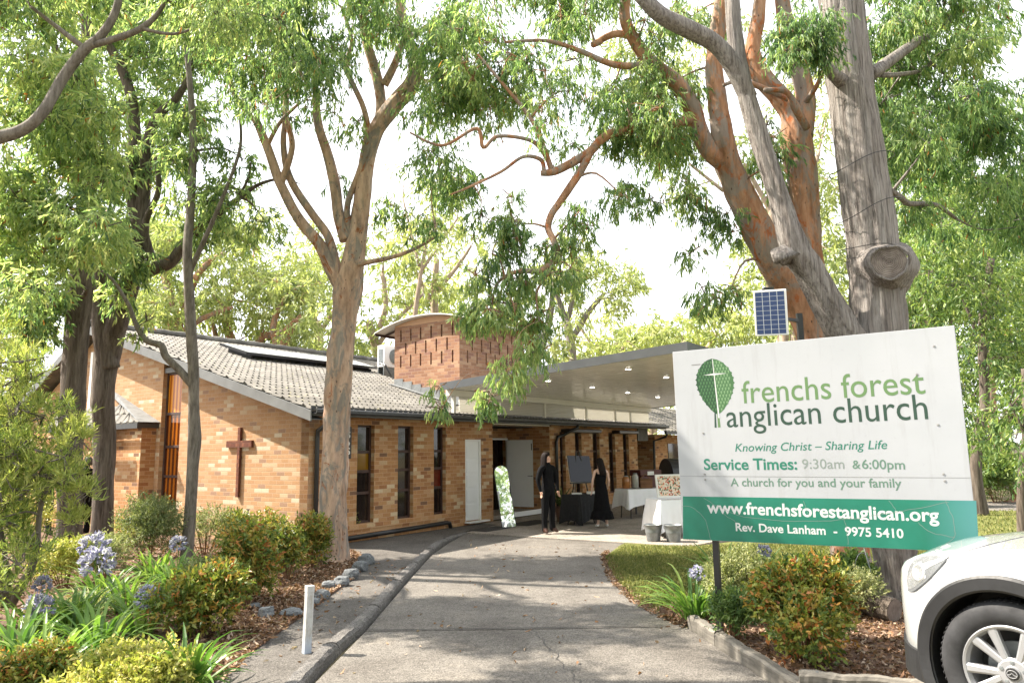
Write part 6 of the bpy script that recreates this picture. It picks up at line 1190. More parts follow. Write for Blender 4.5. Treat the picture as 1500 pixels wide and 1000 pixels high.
# sawn limb end and the wires round the trunk
sc_ = D(1303, 384, 8.14); sd_ = (Vector((-0.32, -0.95, -0.06))).normalized(); Mz = sd_.to_track_quat('Z', 'Y').to_matrix().to_4x4(); bb_ = t5.base
f = MB(); rr = random.Random(2)
rings = []
for rad, z in ((0.40, -0.50), (0.33, -0.30), (0.265, -0.15), (0.222, -0.05), (0.224, 0.0), (0.205, 0.015), (0.186, -0.012)):
    rings.append([Mz @ Vector((rad*(1+0.05*math.sin(3*a)+0.03*math.sin(7*a+z*9))*math.cos(a), rad*0.92*(1+0.05*math.sin(3*a)+0.03*math.sin(7*a+z*9))*math.sin(a), z)) for a in np.linspace(0, 2*math.pi, 41)[:-1]])
f.loft(rings, cap=False); f.build('sawn_limb', BK['stringy'], t5o, loc=sc_-bb_, smooth=True)
t = NT('sawn_wood'); s = t.n('SeparateXYZ', i_0=t.obj()); a = t.noise(t.obj(), 9, 5); w = t.n('TexWave', wave_type='RINGS', rings_direction='SPHERICAL', i_Vector=t.obj(), i_Scale=16.0, i_Distortion=2.5); t.P(Base_Color=t.mix(0.6, t.ramp(a, [(0.3, (0.07, 0.055, 0.045)), (0.7, (0.26, 0.22, 0.19))]), t.ramp(w.outputs[0], [(0, GREY(0.5)), (0.6, GREY(1.1))]), 'MULTIPLY'), Roughness=0.9); t.bump(w.outputs[0], 0.6, 0.01)
f = MB(); f.lathe([(0.001, -0.02), (0.05, -0.012), (0.10, -0.02), (0.15, -0.012), (0.192, -0.016)], 40); f.build('sawn_face', t.m, t5o, loc=sc_-bb_, M=Mz)
for y0_, tilt_, xx_ in ((243, 0.10, 1262), (310, 0.14, 1272), (372, -0.06, 1280)):
    c = D(xx_, y0_, 8.6)-bb_; rad = 0.375; f = MB(); f.tube([c+Vector((rad*math.cos(a), rad*math.sin(a), tilt_*math.cos(a)+0.02*math.sin(3*a))) for a in np.linspace(0, 2*math.pi, 41)], 0.005, 5, cap=False); f.build('wire', M['black_metal'], t5o)
t6 = Tree('angophora_tree', 'orange-barked tree with twisting limbs rising behind the solar panel', 'orange', G(1247, 838), seed=17)
t6.limb([(1250, 850, 10.4, 34.4), (1245, 800, 10.4, 27.5), (1240, 700, 10.4, 27.5), (1228, 600, 10.4, 29.2), (1200, 495, 10.4, 31.8), (1166, 430, 10.4, 29.2), (1128, 370, 10.3, 26.7), (1092, 302, 10.3, 23.2), (1070, 250, 10.3, 19.8), (1058, 205, 10.2, 17.2), (1051, 150, 10.2, 15.0), (1046, 100, 10.2, 13.8), (1050, 50, 10.2, 12.9), (1058, -10, 10.2, 12.0), (1060, -110, 10.2, 9.5)], 28, 0.10, 12, 4)
t6.limb([(1066, 240, 10.3, 17), (1040, 222, 10.2, 14), (1022, 188, 10.1, 14.5), (1012, 155, 10.0, 14), (990, 122, 9.9, 13), (957, 95, 9.8, 11.5), (930, 60, 9.7, 9.5), (915, 20, 9.6, 8.5), (925, -50, 9.5, 7)], 14, 0.06, 8)
t6.limb([(1215, 520, 10.4, 25.2), (1198, 440, 10.4, 21.8), (1188, 385, 10.4, 21.0), (1182, 330, 10.4, 19.3), (1176, 270, 10.4, 22.7), (1168, 212, 10.4, 25.2), (1160, 170, 10.4, 18.5), (1142, 142, 10.4, 16.8), (1116, 112, 10.4, 15.1), (1102, 78, 10.4, 13.0), (1110, 30, 10.4, 10.9), (1118, -60, 10.4, 8.4)], 26, 0.12, 12, 4)
t6.limb([(1172, 200, 10.4, 20), (1180, 145, 10.4, 16), (1168, 90, 10.4, 15), (1150, 30, 10.4, 13.5), (1140, -60, 10.4, 10)], 14)
for L_ in ([(1155, 145, 10.0, 5), (1120, 130, 9.9, 5), (1085, 118, 9.8, 4), (1060, 125, 9.7, 3)], [(1182, 188, 10.1, 6.5), (1165, 160, 9.9, 6), (1152, 135, 9.8, 5), (1120, 132, 9.7, 4)], [(1180, 150, 10.3, 5), (1195, 128, 10, 4), (1205, 105, 9.8, 3)]): t6.limb(L_, 7)
t6.limb([(1015, 172, 10, 8), (985, 182, 9.9, 7.5), (943, 187, 9.8, 7), (892, 197, 9.7, 7), (864, 222, 9.6, 7), (838, 238, 9.6, 6.5), (812, 251, 9.5, 6), (792, 254, 9.5, 4)], 9)
t6.limb([(864, 224, 9.6, 6.5), (850, 252, 9.6, 6.2), (836, 273, 9.6, 6), (820, 297, 9.6, 5.6), (808, 314, 9.6, 5.2), (803, 334, 9.6, 5), (812, 354, 9.5, 5), (818, 376, 9.5, 5.4), (807, 386, 9.5, 4.6), (790, 397, 9.4, 4.2), (767, 397, 9.4, 3.8), (746, 402, 9.4, 3), (727, 418, 9.4, 2.2), (720, 450, 9.4, 1.5)], 8, 0.08)
t6.limb([(797, 251, 9.5, 3.6), (792, 234, 9.5, 3.4), (766, 230, 9.4, 3), (733, 252, 9.4, 2.6), (687, 274, 9.3, 2), (660, 285, 9.3, 1.4)], 6); t6.limb([(810, 249, 9.5, 4), (790, 215, 9.5, 3.6), (768, 203, 9.4, 3.2), (728, 200, 9.4, 3), (708, 216, 9.4, 3), (698, 188, 9.3, 2.8), (648, 213, 9.3, 2.3), (600, 194, 9.2, 1.6)], 6)
t6.limb([(808, 250, 9.5, 4.5), (795, 212, 9.4, 4), (777, 173, 9.4, 3.4), (740, 127, 9.3, 2.6), (700, 80, 9.3, 2)], 7); t6.limb([(818, 376, 9.5, 3), (800, 405, 9.4, 2.2), (786, 430, 9.4, 1.8), (790, 470, 9.3, 1.2)], 6); t6.limb([(960, 97, 9.8, 7), (900, 95, 9.6, 5), (850, 75, 9.5, 4), (800, 60, 9.4, 3), (740, 62, 9.3, 2)], 8)
t6.limb([(880, 60, 9.6, 6), (868, 66, 9.6, 5), (900, 50, 9.7, 6), (935, 55, 9.7, 7)], 7)
t6.region([(660, -110), (1000, -110), (1000, 60), (960, 200), (900, 210), (850, 190), (770, 165), (690, 160), (650, 60)], (8.8, 11.4), 56, (24, 42), 1.35, [(700, 25, 45, 28), (790, 195, 60, 28)], droop=1.15, tint=0.52)
t6.region([(880, 180), (1010, 190), (1030, 310), (960, 310), (910, 290), (900, 240)], (9.2, 10.6), 12, (18, 32), 2.0, droop=1.25, tint=0.46)
t6.region([(690, 260), (760, 265), (780, 330), (740, 330), (690, 320)], (9.2, 10), 7, (15, 26), 1.7, droop=1.1, tint=0.48)
t6.region([(690, 340), (760, 320), (860, 300), (880, 350), (870, 420), (820, 440), (740, 440), (690, 410)], (9, 10), 15, (18, 30), 1.8, [(800, 330, 22, 20)], droop=1.25, tint=0.5)
t6.region([(700, 410), (790, 410), (805, 470), (785, 535), (750, 575), (705, 540), (690, 470)], (9, 9.8), 18, (16, 30), 1.7, droop=1.5, tint=0.68)
t6.region([(636, 560), (660, 556), (655, 600), (640, 600)], (9.1, 9.3), 3, (9, 13), 2.8, droop=1.6, tint=0.7); t6.region([(700, 560), (735, 560), (722, 625), (708, 625)], (9.1, 9.4), 5, (9, 14), 2.6, droop=1.7, tint=0.58)
t6.region([(900, 90), (1000, 90), (1040, 200), (1000, 260), (920, 240)], (9.4, 11.4), 14, (20, 36), 1.6, droop=1.2, tint=0.5)
t6.region([(640, 40), (760, 40), (880, 120), (860, 230), (760, 170), (660, 150)], (8.6, 11), 12, (18, 34), 1.2, droop=1.1, tint=0.55)
t6.region([(1000, 270), (1070, 290), (1075, 420), (1030, 470), (1000, 420)], (9.4, 10.6), 10, (16, 28), 1.7, [(1015, 335, 20, 25)], droop=1.3, tint=0.42)
t6.region([(1080, 130), (1170, 225), (1180, 290), (1130, 300), (1090, 230)], (9.6, 10.8), 7, (13, 22), 1.8, droop=1.3, tint=0.44); t6.region([(960, -80), (1200, -80), (1200, 40), (1000, 40)], (9, 11), 8, (22, 34), 1.4, droop=1.1, tint=0.45)
t6.done('gum')
# ------------------------------------------------------------------ trees behind the church and beyond the sign
def far_tree(px, base_y, d, label, trunk, limbs, regs, leaf, seed, bk='far', group='trees behind the church', sz=0.0115):
    b = D(px, base_y, d); b.z = 0.0; t = Tree('gum_tree', label, bk, b, 'tree', group, seed); x0 = trunk[0]
    t.limb3([(b.x, b.y, -0.2, x0[2]*1.4*d/FPX)]+[(*D(x, y, d), r*d/FPX) for x, y, r in trunk], 10, 0.05, 5)
    for l in limbs: t.limb([(x, y, d+dd, r) for x, y, dd, r in l], 7, 0.05, 5)
    for poly, n, rp, dens, tint in regs: t.region(poly, (d-2.2, d+2.2), n, rp, dens, droop=0.6, tint=tint, sz=sz*0.8, wk=0.24, m=9, tw=0.9)
    return t.done(leaf)
GB = 'trees behind the church'
far_tree(262, 700, 27, 'spreading tree with orange limbs above the left end of the church roof', [(262, 560, 13), (258, 500, 12), (255, 450, 10)], [[(256, 480, 0, 8), (275, 430, -.5, 7), (300, 390, -1, 5), (330, 370, -1, 3)], [(256, 460, 0, 7), (240, 400, .5, 6), (235, 350, 1, 4)], [(258, 500, 0, 7), (290, 470, -.5, 5), (340, 450, -1, 3)]], [([(200, 330), (290, 300), (330, 340), (320, 420), (290, 480), (215, 490), (200, 420)], 26, (18, 32), 2.2, 0.5)], 'far', 31, 'orange')
far_tree(340, 700, 29, 'wide crown with a bent orange limb just above the roof ridge', [(350, 560, 11), (352, 520, 10)], [[(352, 535, 0, 8), (375, 510, -.5, 7), (385, 492, -1, 6), (400, 490, -1, 5), (440, 478, -1, 3)], [(352, 520, 0, 7), (330, 470, .5, 6), (345, 420, .5, 4), (370, 390, .5, 3)], [(340, 527, 0, 5), (320, 505, 0, 5), (312, 470, 0, 3)]], [([(290, 360), (370, 310), (440, 350), (460, 420), (440, 480), (380, 500), (310, 490)], 28, (18, 32), 2.0, 0.55)], 'far', 32, 'orange')
far_tree(412, 700, 27, 'tree whose forked orange trunk stands beside the pink-barked trunk', [(408, 540, 10), (412, 505, 9), (425, 480, 7), (445, 462, 5)], [[(410, 515, 0, 6), (400, 480, 0, 5), (415, 440, 0, 4), (440, 420, 0, 3)]], [([(380, 400), (470, 370), (490, 440), (470, 520), (420, 530), (385, 470)], 16, (15, 26), 1.9, 0.58)], 'far', 33, 'orange')
far_tree(565, 700, 38, 'thin pale tree left of the brick tower', [(560, 560, 7), (548, 500, 6), (540, 470, 5)], [[(548, 500, 0, 5), (565, 450, 0, 4), (560, 400, 0, 3)], [(550, 510, 0, 4), (580, 470, 0, 3), (620, 430, 0, 2)]], [([(530, 470), (580, 460), (575, 530), (535, 530)], 9, (13, 22), 2.0, 0.55), ([(530, 330), (640, 310), (660, 420), (600, 440), (540, 430)], 16, (13, 24), 1.2, 0.6)], 'far', 34)
far_tree(640, 700, 42, 'sparse pale gum rising straight above the brick tower', [(640, 520, 7), (636, 440, 6), (640, 380, 4)], [[(637, 450, 0, 4), (610, 400, 0, 3), (600, 370, 0, 2)], [(637, 430, 0, 4), (670, 390, 0, 3), (690, 360, 0, 2)]], [([(570, 350), (640, 310), (720, 330), (720, 400), (660, 450), (590, 420)], 20, (12, 24), 1.1, 0.62)], 'far', 35)
far_tree(836, 700, 36, 'tall grey-trunked gum with a domed crown above the canopy', [(842, 590, 7), (838, 520, 6.5), (830, 470, 6)], [[(836, 500, 0, 5), (860, 460, 0, 4.5), (885, 430, 0, 3)], [(830, 475, 0, 5), (815, 430, 0, 4), (800, 390, 0, 3)], [(832, 470, 0, 4), (842, 420, 0, 3.5), (850, 380, 0, 2.5)]], [([(800, 350), (850, 335), (865, 370), (925, 400), (928, 440), (890, 450), (850, 440), (800, 420)], 26, (12, 24), 1.6, 0.56)], 'far', 36, 'stringy')
far_tree(786, 700, 34, 'twin-trunked grey gum directly behind the weeping branch', [(790, 590, 9), (785, 540, 8), (790, 500, 7)], [[(788, 520, 0, 7), (805, 470, 0, 5), (810, 420, 0, 4)], [(786, 540, 0, 6), (770, 490, 0, 5), (760, 440, 0, 3)]], [([(730, 400), (800, 380), (840, 430), (830, 500), (780, 520), (740, 480)], 15, (12, 24), 1.5, 0.55)], 'far', 37, 'stringy')
far_tree(905, 700, 44, 'low yellowish tree just over the canopy edge', [(905, 560, 6), (900, 520, 5)], [[(900, 530, 0, 4), (920, 500, 0, 3)]], [([(850, 480), (930, 470), (990, 490), (985, 520), (900, 545), (850, 550)], 20, (12, 22), 2.2, 0.66)], 'far', 38)
far_tree(1010, 700, 40, 'yellow-green tree filling the gap beside the orange trunk', [(1020, 560, 8), (1025, 510, 6)], [[(1022, 530, 0, 5), (1050, 490, 0, 3)], [(1022, 530, 0, 5), (1000, 500, 0, 3)]], [([(970, 490), (1040, 455), (1110, 440), (1120, 500), (1000, 520)], 16, (14, 26), 2.3, 0.68), ([(960, 590), (1010, 580), (1010, 640), (965, 640)], 7, (12, 20), 1.8, 0.45)], 'far', 39)
far_tree(1160, 700, 34, 'pale crown glimpsed between the two big trunks', [(1160, 560, 7), (1165, 480, 6), (1150, 400, 4)], [[(1160, 480, 0, 4), (1130, 400, 0, 2.5)]], [([(1070, 380), (1130, 300), (1230, 330), (1260, 480), (1180, 480), (1080, 470)], 24, (14, 28), 1.8, 0.6)], 'far', 40)
far_tree(30, 720, 24, 'tree beyond the left end of the church', [(20, 640, 12), (30, 540, 10), (25, 470, 8)], [[(28, 520, 0, 6), (60, 470, 0, 4)]], [([(-60, 420), (60, 430), (70, 540), (0, 620), (-60, 620)], 16, (18, 32), 1.9, 0.55)], 'far', 41)
GR = 'trees beyond the sign'
far_tree(1436, 735, 19, 'slim dark trunk with deep green leaves right beside the sign edge', [(1430, 700, 8), (1432, 650, 8), (1442, 590, 7), (1440, 520, 7), (1442, 440, 6), (1452, 380, 5)], [[(1434, 660, 0, 5), (1460, 630, 0, 5), (1480, 600, -.4, 4), (1500, 590, -.6, 3)], [(1442, 520, 0, 4), (1420, 460, 0, 3), (1400, 420, 0, 2)], [(1442, 480, 0, 4), (1470, 430, 0, 3)]], [([(1330, 330), (1420, 320), (1470, 360), (1460, 470), (1400, 480), (1345, 460)], 30, (18, 32), 2.3, 0.42), ([(1400, 480), (1480, 470), (1500, 560), (1470, 640), (1420, 650), (1415, 560)], 24, (15, 26), 1.5, 0.28)], 'deep', 42, 'iron', GR, 0.0105)
far_tree(1478, 738, 23, 'leaning brown trunk behind the far path', [(1492, 730, 9), (1478, 680, 10), (1462, 640, 9), (1450, 590, 8), (1455, 500, 6)], [[(1465, 650, 0, 6), (1490, 590, 0, 5), (1510, 540, 0, 3)]], [([(1440, 360), (1560, 330), (1560, 520), (1500, 560), (1450, 500)], 30, (18, 34), 2.2, 0.48)], 'deep', 43, 'orange', GR)
far_tree(1496, 765, 14.5, 'thin trunk at the right edge of the lawn', [(1496, 740, 6), (1498, 690, 6), (1504, 620, 5), (1500, 540, 4)], [[(1503, 640, 0, 3), (1480, 590, 0, 2)]], [([(1460, 560), (1560, 540), (1560, 690), (1500, 690), (1465, 640)], 18, (16, 28), 1.4, 0.32)], 'deep', 44, 'iron', GR)
far_tree(1385, 735, 27, 'tree with warm bark behind the big grey trunk', [(1372, 700, 10), (1370, 600, 9), (1362, 500, 8), (1352, 400, 7)], [[(1366, 540, 0, 5), (1390, 480, 0, 4)], [(1358, 440, 0, 5), (1340, 390, 0, 3)]], [([(1320, 240), (1400, 240), (1410, 380), (1380, 470), (1330, 440)], 26, (18, 32), 2.1, 0.52), ([(1330, 450), (1420, 450), (1430, 620), (1390, 700), (1350, 600)], 22, (16, 30), 1.5, 0.28)], 'deep', 45, 'far', GR)
far_tree(1530, 735, 30, 'broad tree closing the view at the far right', [(1540, 700, 10), (1530, 560, 9), (1520, 420, 7)], [[(1530, 540, 0, 6), (1500, 470, 0, 4), (1480, 400, 0, 3)]], [([(1420, 300), (1600, 250), (1640, 600), (1530, 640), (1470, 560), (1440, 420)], 40, (22, 40), 1.7, 0.36)], 'deep', 46, 'far', GR)
for (px, yb, d, sd, lb) in ((1640, 735, 26, 51, 'tall tree outside the right edge, shading the lawn'),):
    x = px; far_tree(px, yb, d, lb, [(x, 650, 14), (x, 500, 12), (x+10, 350, 9)], [[(x, 480, 0, 7), (x-60, 380, 0, 5)], [(x, 420, 0, 7), (x+60, 320, 0, 5)]], [([(x-130, 150), (x+130, 150), (x+140, 480), (x-140, 480)], 30, (30, 50), 1.4, 0.45)], 'deep', sd, 'far', GR if px > 0 else GB)
for i, (bx, by, hgt, lb) in enumerate(((-9, -17, 13, 'street tree across the road, behind and left of the viewer'), (1, -20, 15, 'tall street tree across the road, straight behind the viewer'), (10, -16, 12, 'street tree across the road, behind and right of the viewer'), (-20, -12, 14, 'broad street tree across the road at the far corner'), (20, -13, 14, 'broad street tree beyond the parking verge'))):
    t = Tree('gum_tree', lb, 'far', (bx, by, 0), 'tree', 'street trees across the road', 60+i); t.limb3([(bx, by, -0.2, 0.4), (bx+.2, by, 3, 0.32), (bx, by+.3, hgt*0.6, 0.2), (bx-.3, by, hgt*0.85, 0.1)], 10)
    for k_ in range(26):
        a = t.rr.uniform(0, 6.28); q = t.rr.uniform(0.3, 1)*5.5; t.clump((bx+q*math.cos(a), by+q*math.sin(a), t.rr.uniform(1.5 if k_ % 3 == 0 else 4, hgt)), (1.6, 1.6, 1.2), 110, 8, 0.26, 0.07, 0.5, tw=0.9)
    t.done('gum')
far_tree(205, 700, 34, 'pale tree filling the gap behind the two left trunks', [(205, 560, 8), (200, 480, 7)], [[(202, 500, 0, 5), (230, 430, 0, 4)], [(202, 490, 0, 5), (170, 420, 0, 3)]], [([(120, 330), (260, 300), (280, 420), (250, 500), (140, 500)], 20, (18, 32), 1.6, 0.6)], 'far', 71)
far_tree(470, 700, 36, 'pale tree behind the forking pink trunk', [(470, 560, 7), (465, 470, 6)], [[(466, 490, 0, 4), (500, 440, 0, 3)], [(466, 480, 0, 4), (440, 400, 0, 3)]], [([(420, 330), (520, 330), (545, 430), (530, 530), (440, 520)], 20, (15, 28), 1.5, 0.6)], 'far', 72)
far_tree(715, 700, 46, 'hazy distant tree between the tower and the grey gums', [(715, 590, 6), (712, 500, 5)], [[(712, 520, 0, 4), (690, 470, 0, 3)], [(712, 520, 0, 4), (740, 460, 0, 3)]], [([(560, 440), (640, 400), (760, 420), (780, 540), (700, 560), (640, 500)], 26, (13, 26), 1.5, 0.68)], 'far', 73)
far_tree(880, 700, 52, 'distant low canopy behind the domed gum', [(880, 560, 5), (876, 500, 4)], [[(878, 520, 0, 3), (850, 480, 0, 2)]], [([(740, 480), (850, 450), (960, 470), (980, 530), (860, 560), (760, 570)], 26, (12, 24), 1.6, 0.7)], 'far', 74)
far_tree(955, 700, 48, 'distant tree right of the domed gum', [(955, 560, 6), (950, 510, 4)], [[(952, 530, 0, 3), (975, 490, 0, 2)]], [([(910, 480), (990, 462), (1020, 500), (1000, 540), (920, 530)], 14, (12, 22), 2.0, 0.72)], 'far', 75)
far_tree(1320, 735, 32, 'pale tree seen past the right side of the big trunk', [(1330, 700, 9), (1335, 520, 8), (1340, 400, 6)], [[(1338, 440, 0, 5), (1380, 370, 0, 3)]], [([(1310, 260), (1450, 260), (1460, 420), (1380, 470), (1320, 430)], 22, (18, 32), 1.5, 0.66)], 'far', 76, 'far', GR)
far_tree(1130, 700, 28, 'tall yellow-green tree filling the gaps between the orange limbs and the grey trunk', [(1150, 560, 9), (1145, 420, 8), (1130, 300, 6), (1120, 200, 4)], [[(1140, 380, 0, 5), (1180, 300, 0, 4), (1200, 220, 0, 3)], [(1135, 320, 0, 5), (1090, 240, 0, 3)]], [([(1070, 40), (1250, 40), (1270, 300), (1250, 480), (1150, 480), (1090, 330)], 40, (18, 34), 1.5, 0.55)], 'far', 77)
far_tree(1160, 700, 30, 'airy pale tree rising behind the left limb of the orange tree', [(1150, 560, 3.5), (1120, 400, 3), (1050, 250, 2.4), (1020, 150, 1.5)], [[(1060, 280, 0, 3), (1010, 240, 0, 2)], [(1040, 220, 0, 2.5), (960, 170, 0, 1.5)]], [([(890, 30), (1040, 20), (1050, 230), (1020, 330), (960, 250), (900, 170)], 26, (18, 34), 1.1, 0.6)], 'far', 78)
far_tree(600, 700, 33, 'thin yellow-green tree behind the right limb of the pink-barked tree', [(600, 560, 4), (612, 430, 3.4), (630, 330, 2.2)], [[(615, 400, 0, 2.4), (670, 320, 0, 1.6)], [(614, 390, 0, 2.2), (590, 290, 0, 1.4)]], [([(570, 230), (680, 250), (730, 320), (690, 380), (600, 380), (560, 310)], 18, (14, 28), 0.9, 0.62)], 'far', 79)
for i, (px, d, sd, lb) in enumerate(((1150, 40, 81, 'distant tree hidden behind the church sign'), (1230, 52, 82, 'far tree beyond the lawn behind the big grey trunk'), (1060, 56, 83, 'far tree beyond the canopy end'))):
    far_tree(px, 720, d, lb, [(px, 690, 8), (px, 600, 7), (px+5, 520, 5)], [[(px, 600, 0, 4), (px-40, 540, 0, 3)], [(px, 580, 0, 4), (px+40, 520, 0, 3)]], [([(px-90, 460), (px+90, 460), (px+90, 690), (px-90, 690)], 26, (18, 34), 1.3, 0.5)], 'far', sd, 'far', GR)
# paling fence far right
fa, fb = D(1400, 700, 33), D(1640, 700, 27); fen = tag(empty('paling_fence', (fa.x, fa.y, 0), math.atan2(fb.y-fa.y, fb.x-fa.x)), 'weathered grey timber paling fence behind the trees at the far right', 'fence'); fl_ = (Vector((fb.x, fb.y))-Vector((fa.x, fa.y))).length
f = MB(); rr = random.Random(5); x = 0
while x < fl_: f.box(x, x+0.135, -0.012+rr.uniform(-.004, .004), 0.006, 0.02, 1.75+rr.uniform(-0.03, 0.03)); x += 0.145
f.build('palings', M['sleeper'], fen); f = MB(); f.box(0, fl_, 0.01, 0.05, 0.35, 0.43); f.box(0, fl_, 0.01, 0.05, 1.35, 1.43); f.build('rails', M['sleeper'], fen)
for i in range(int(fl_/2.4)+1):
    f = MB(); f.box(i*2.4-0.05, i*2.4+0.05, 0.051, 0.15, 0, 1.7); f.build('post', M['sleeper'], fen)
# ------------------------------------------------------------------ shrubs, flowers, grass, litter
def gz(px, py): return G(px, py)
def shrub(name, px, py, w, h, label, leaf, seed, cat='shrub', group=None, n=None, L_=0.045, W_=0.017, tint=(0.25, 0.75), up=0.35, z=0.03, depth=None, droop=0.1, flat=0.62, stems=9, lobes=7):
    """a bush whose foot is seen at (px, py), w and h pixels wide and tall"""
    b = G(px, py, z) if depth is None else D(px, py, depth); d = b.y; k = d/FPX; rs = np.random.RandomState(seed); rr = random.Random(seed); W2, Hh = w*k/2, h*k
    o = tag(empty(name, b), label, cat, group); mb = MB(); P, Dv, Ls, Ws, T = [], [], [], [], []
    n = n or int(w*h*0.11)
    cs = []
    for i in range(lobes):
        a = rr.uniform(0, 6.28); q = rr.uniform(0.1, 0.62); cs.append((Vector((math.cos(a)*q*W2, math.sin(a)*q*W2, Hh*rr.uniform(0.35, 0.72))), W2*rr.uniform(0.38, 0.58), Hh*rr.uniform(0.26, 0.36)))
    for i in range(stems):
        c = cs[i % lobes][0]; e = c+Vector((rr.uniform(-.3, .3)*W2, rr.uniform(-.3, .3)*W2, rr.uniform(0, .2)*Hh)); mb.tube([(e.x*0.15, e.y*0.15, -0.05), (e.x*0.5, e.y*0.5, e.z*0.55), e], [0.009, 0.007, 0.003], 5)
    mb.build('stems', M['wood'], o); per = n//lobes; m = 7
    for c, r, rz in cs:
        u_ = unit(rs.normal(size=(per, 3))); u_[:, 2] = np.abs(u_[:, 2])*np.where(rs.rand(per) < 0.72, 1, -0.8); rad = rs.rand(per, 1)**(1/3.2)
        O = np.array(c)+u_*rad*np.array([r, r, rz]); td = unit(u_*0.8+rs.normal(size=(per, 3))*0.4+np.array([0, 0, up])); t = np.linspace(0, 1, m)[None]*np.ones((per, 1)); tl = L_*2.2
        B = O[:, None]+td[:, None]*(t*tl)[..., None]; dv = unit(td[:, None]*0.55+rs.normal(size=(per, m, 3))*0.55+np.array([0, 0, -droop])); hgt = (O[:, 2]/max(Hh, 1e-3))
        base = tint[0]+(tint[1]-tint[0])*rs.rand(per, 1)**1.3+0.10*rs.normal(size=(per, 1)); T.append((base+rs.normal(size=(per, m))*0.07).ravel()); P.append(B.reshape(-1, 3)); Dv.append(dv.reshape(-1, 3)); Ls.append(L_*rs.uniform(0.6, 1.3, per*m)); Ws.append(W_*rs.uniform(0.7, 1.2, per*m))
    leaf_geo(np.concatenate(P), np.concatenate(Dv), np.concatenate(Ls), np.concatenate(Ws), np.concatenate(T), 'foliage', LM[leaf], o, rs, 0.2); return o
ND = 'red-tipped bushes'
for i, (px, py, w, h, lb, ti) in enumerate((
    (292, 932, 108, 92, 'round green-red bush in front of the others, nearest the white post', (0.05, 0.78)),
    (364, 886, 98, 112, 'tall orange-tipped bush just left of the rock edging', (0.08, 0.85)),
    (420, 850, 58, 72, 'mottled green bush between the two orange-tipped ones', (0.05, 0.65)),
    (456, 832, 56, 76, 'small rusty bush against the foot of the pink-barked trunk', (0.1, 0.85)),
    (387, 806, 74, 50, 'low yellow-green bush under the brick cross', (0.1, 0.75)),
    (337, 806, 56, 50, 'pale green bush beside the garden tap', (0.1, 0.6)),
    (1180, 966, 146, 130, 'large orange and green bush in the flower bed under the sign', (0.08, 0.86)))):
    shrub('nandina_bush', px, py, w, h, lb, 'nandina', 100+i, 'bush', ND, L_=0.058 if i < 6 else 0.05, W_=0.024 if i < 6 else 0.021, tint=ti, z=0.03 if i < 6 else 0.07)
shrub('sage_shrub', 215, 838, 125, 105, 'grey-green airy shrub between the two dark trunks and the sapling', 'sage', 120, L_=0.05, W_=0.012, tint=(0.0, 0.6)); shrub('sage_shrub', 300, 812, 80, 70, 'thin sage shrub against the gable right of the sapling', 'sage', 121, L_=0.05, W_=0.012, tint=(0.1, 0.8), n=500)
shrub('sage_shrub', 1088, 908, 92, 100, 'cream-flecked shrub behind the black sign post', 'sage', 122, L_=0.036, W_=0.012, tint=(0.25, 1.0), z=0.07); shrub('sage_shrub', 1252, 905, 90, 80, 'pale shrub between the orange bush and the big trunk', 'sage', 123, L_=0.03, W_=0.008, tint=(0.3, 1.0), z=0.07, n=700)
shrub('green_shrub', 1247, 884, 60, 78, 'dark green shrub hanging under the middle of the sign', 'deep', 124, L_=0.06, W_=0.024, tint=(0.05, 0.6), z=0.07); shrub('green_shrub', 1075, 938, 70, 62, 'low dark green shrub at the sleeper edge with red flowers', 'deep', 125, L_=0.045, W_=0.014, tint=(0.0, 0.55), z=0.07)
shrub('green_shrub', 1180, 870, 70, 55, 'dark shrub in the shade behind the orange bush', 'deep', 126, L_=0.05, W_=0.018, tint=(0, 0.4), z=0.03)
shrub('green_shrub', 506, 790, 30, 50, 'small bush peeping from behind the pink-barked trunk', 'nandina', 127, L_=0.05, W_=0.022, tint=(0.1, 0.6))
shrub('lime_shrub', 185, 1032, 200, 82, 'bright yellow-green shrub filling the bottom left foreground', 'lime', 128, L_=0.042, W_=0.017, tint=(0.2, 1.0), z=0.0, n=1900); shrub('lime_shrub', 40, 1035, 120, 75, 'dull red-green shrub in the bottom left corner', 'nandina', 129, L_=0.042, W_=0.018, tint=(0.1, 0.85), z=0.0)
shrub('lime_shrub', 30, 800, 90, 70, 'yellow sunlit shrub behind the feathery bush', 'lime', 130, L_=0.05, W_=0.018, tint=(0.2, 0.95)); shrub('lime_shrub', 190, 800, 70, 40, 'small yellow bush behind the dark forked trunk', 'lime', 131, L_=0.045, W_=0.018, tint=(0.1, 0.85))
shrub('green_shrub', 1460, 735, 70, 60, 'fern-like shrub beside the far path', 'deep', 132, L_=0.16, W_=0.03, tint=(0.2, 0.8), n=700); shrub('green_shrub', 1400, 740, 60, 70, 'shaded shrub at the right edge of the sign', 'deep', 133, L_=0.14, W_=0.04, tint=(0.1, 0.6), n=600)
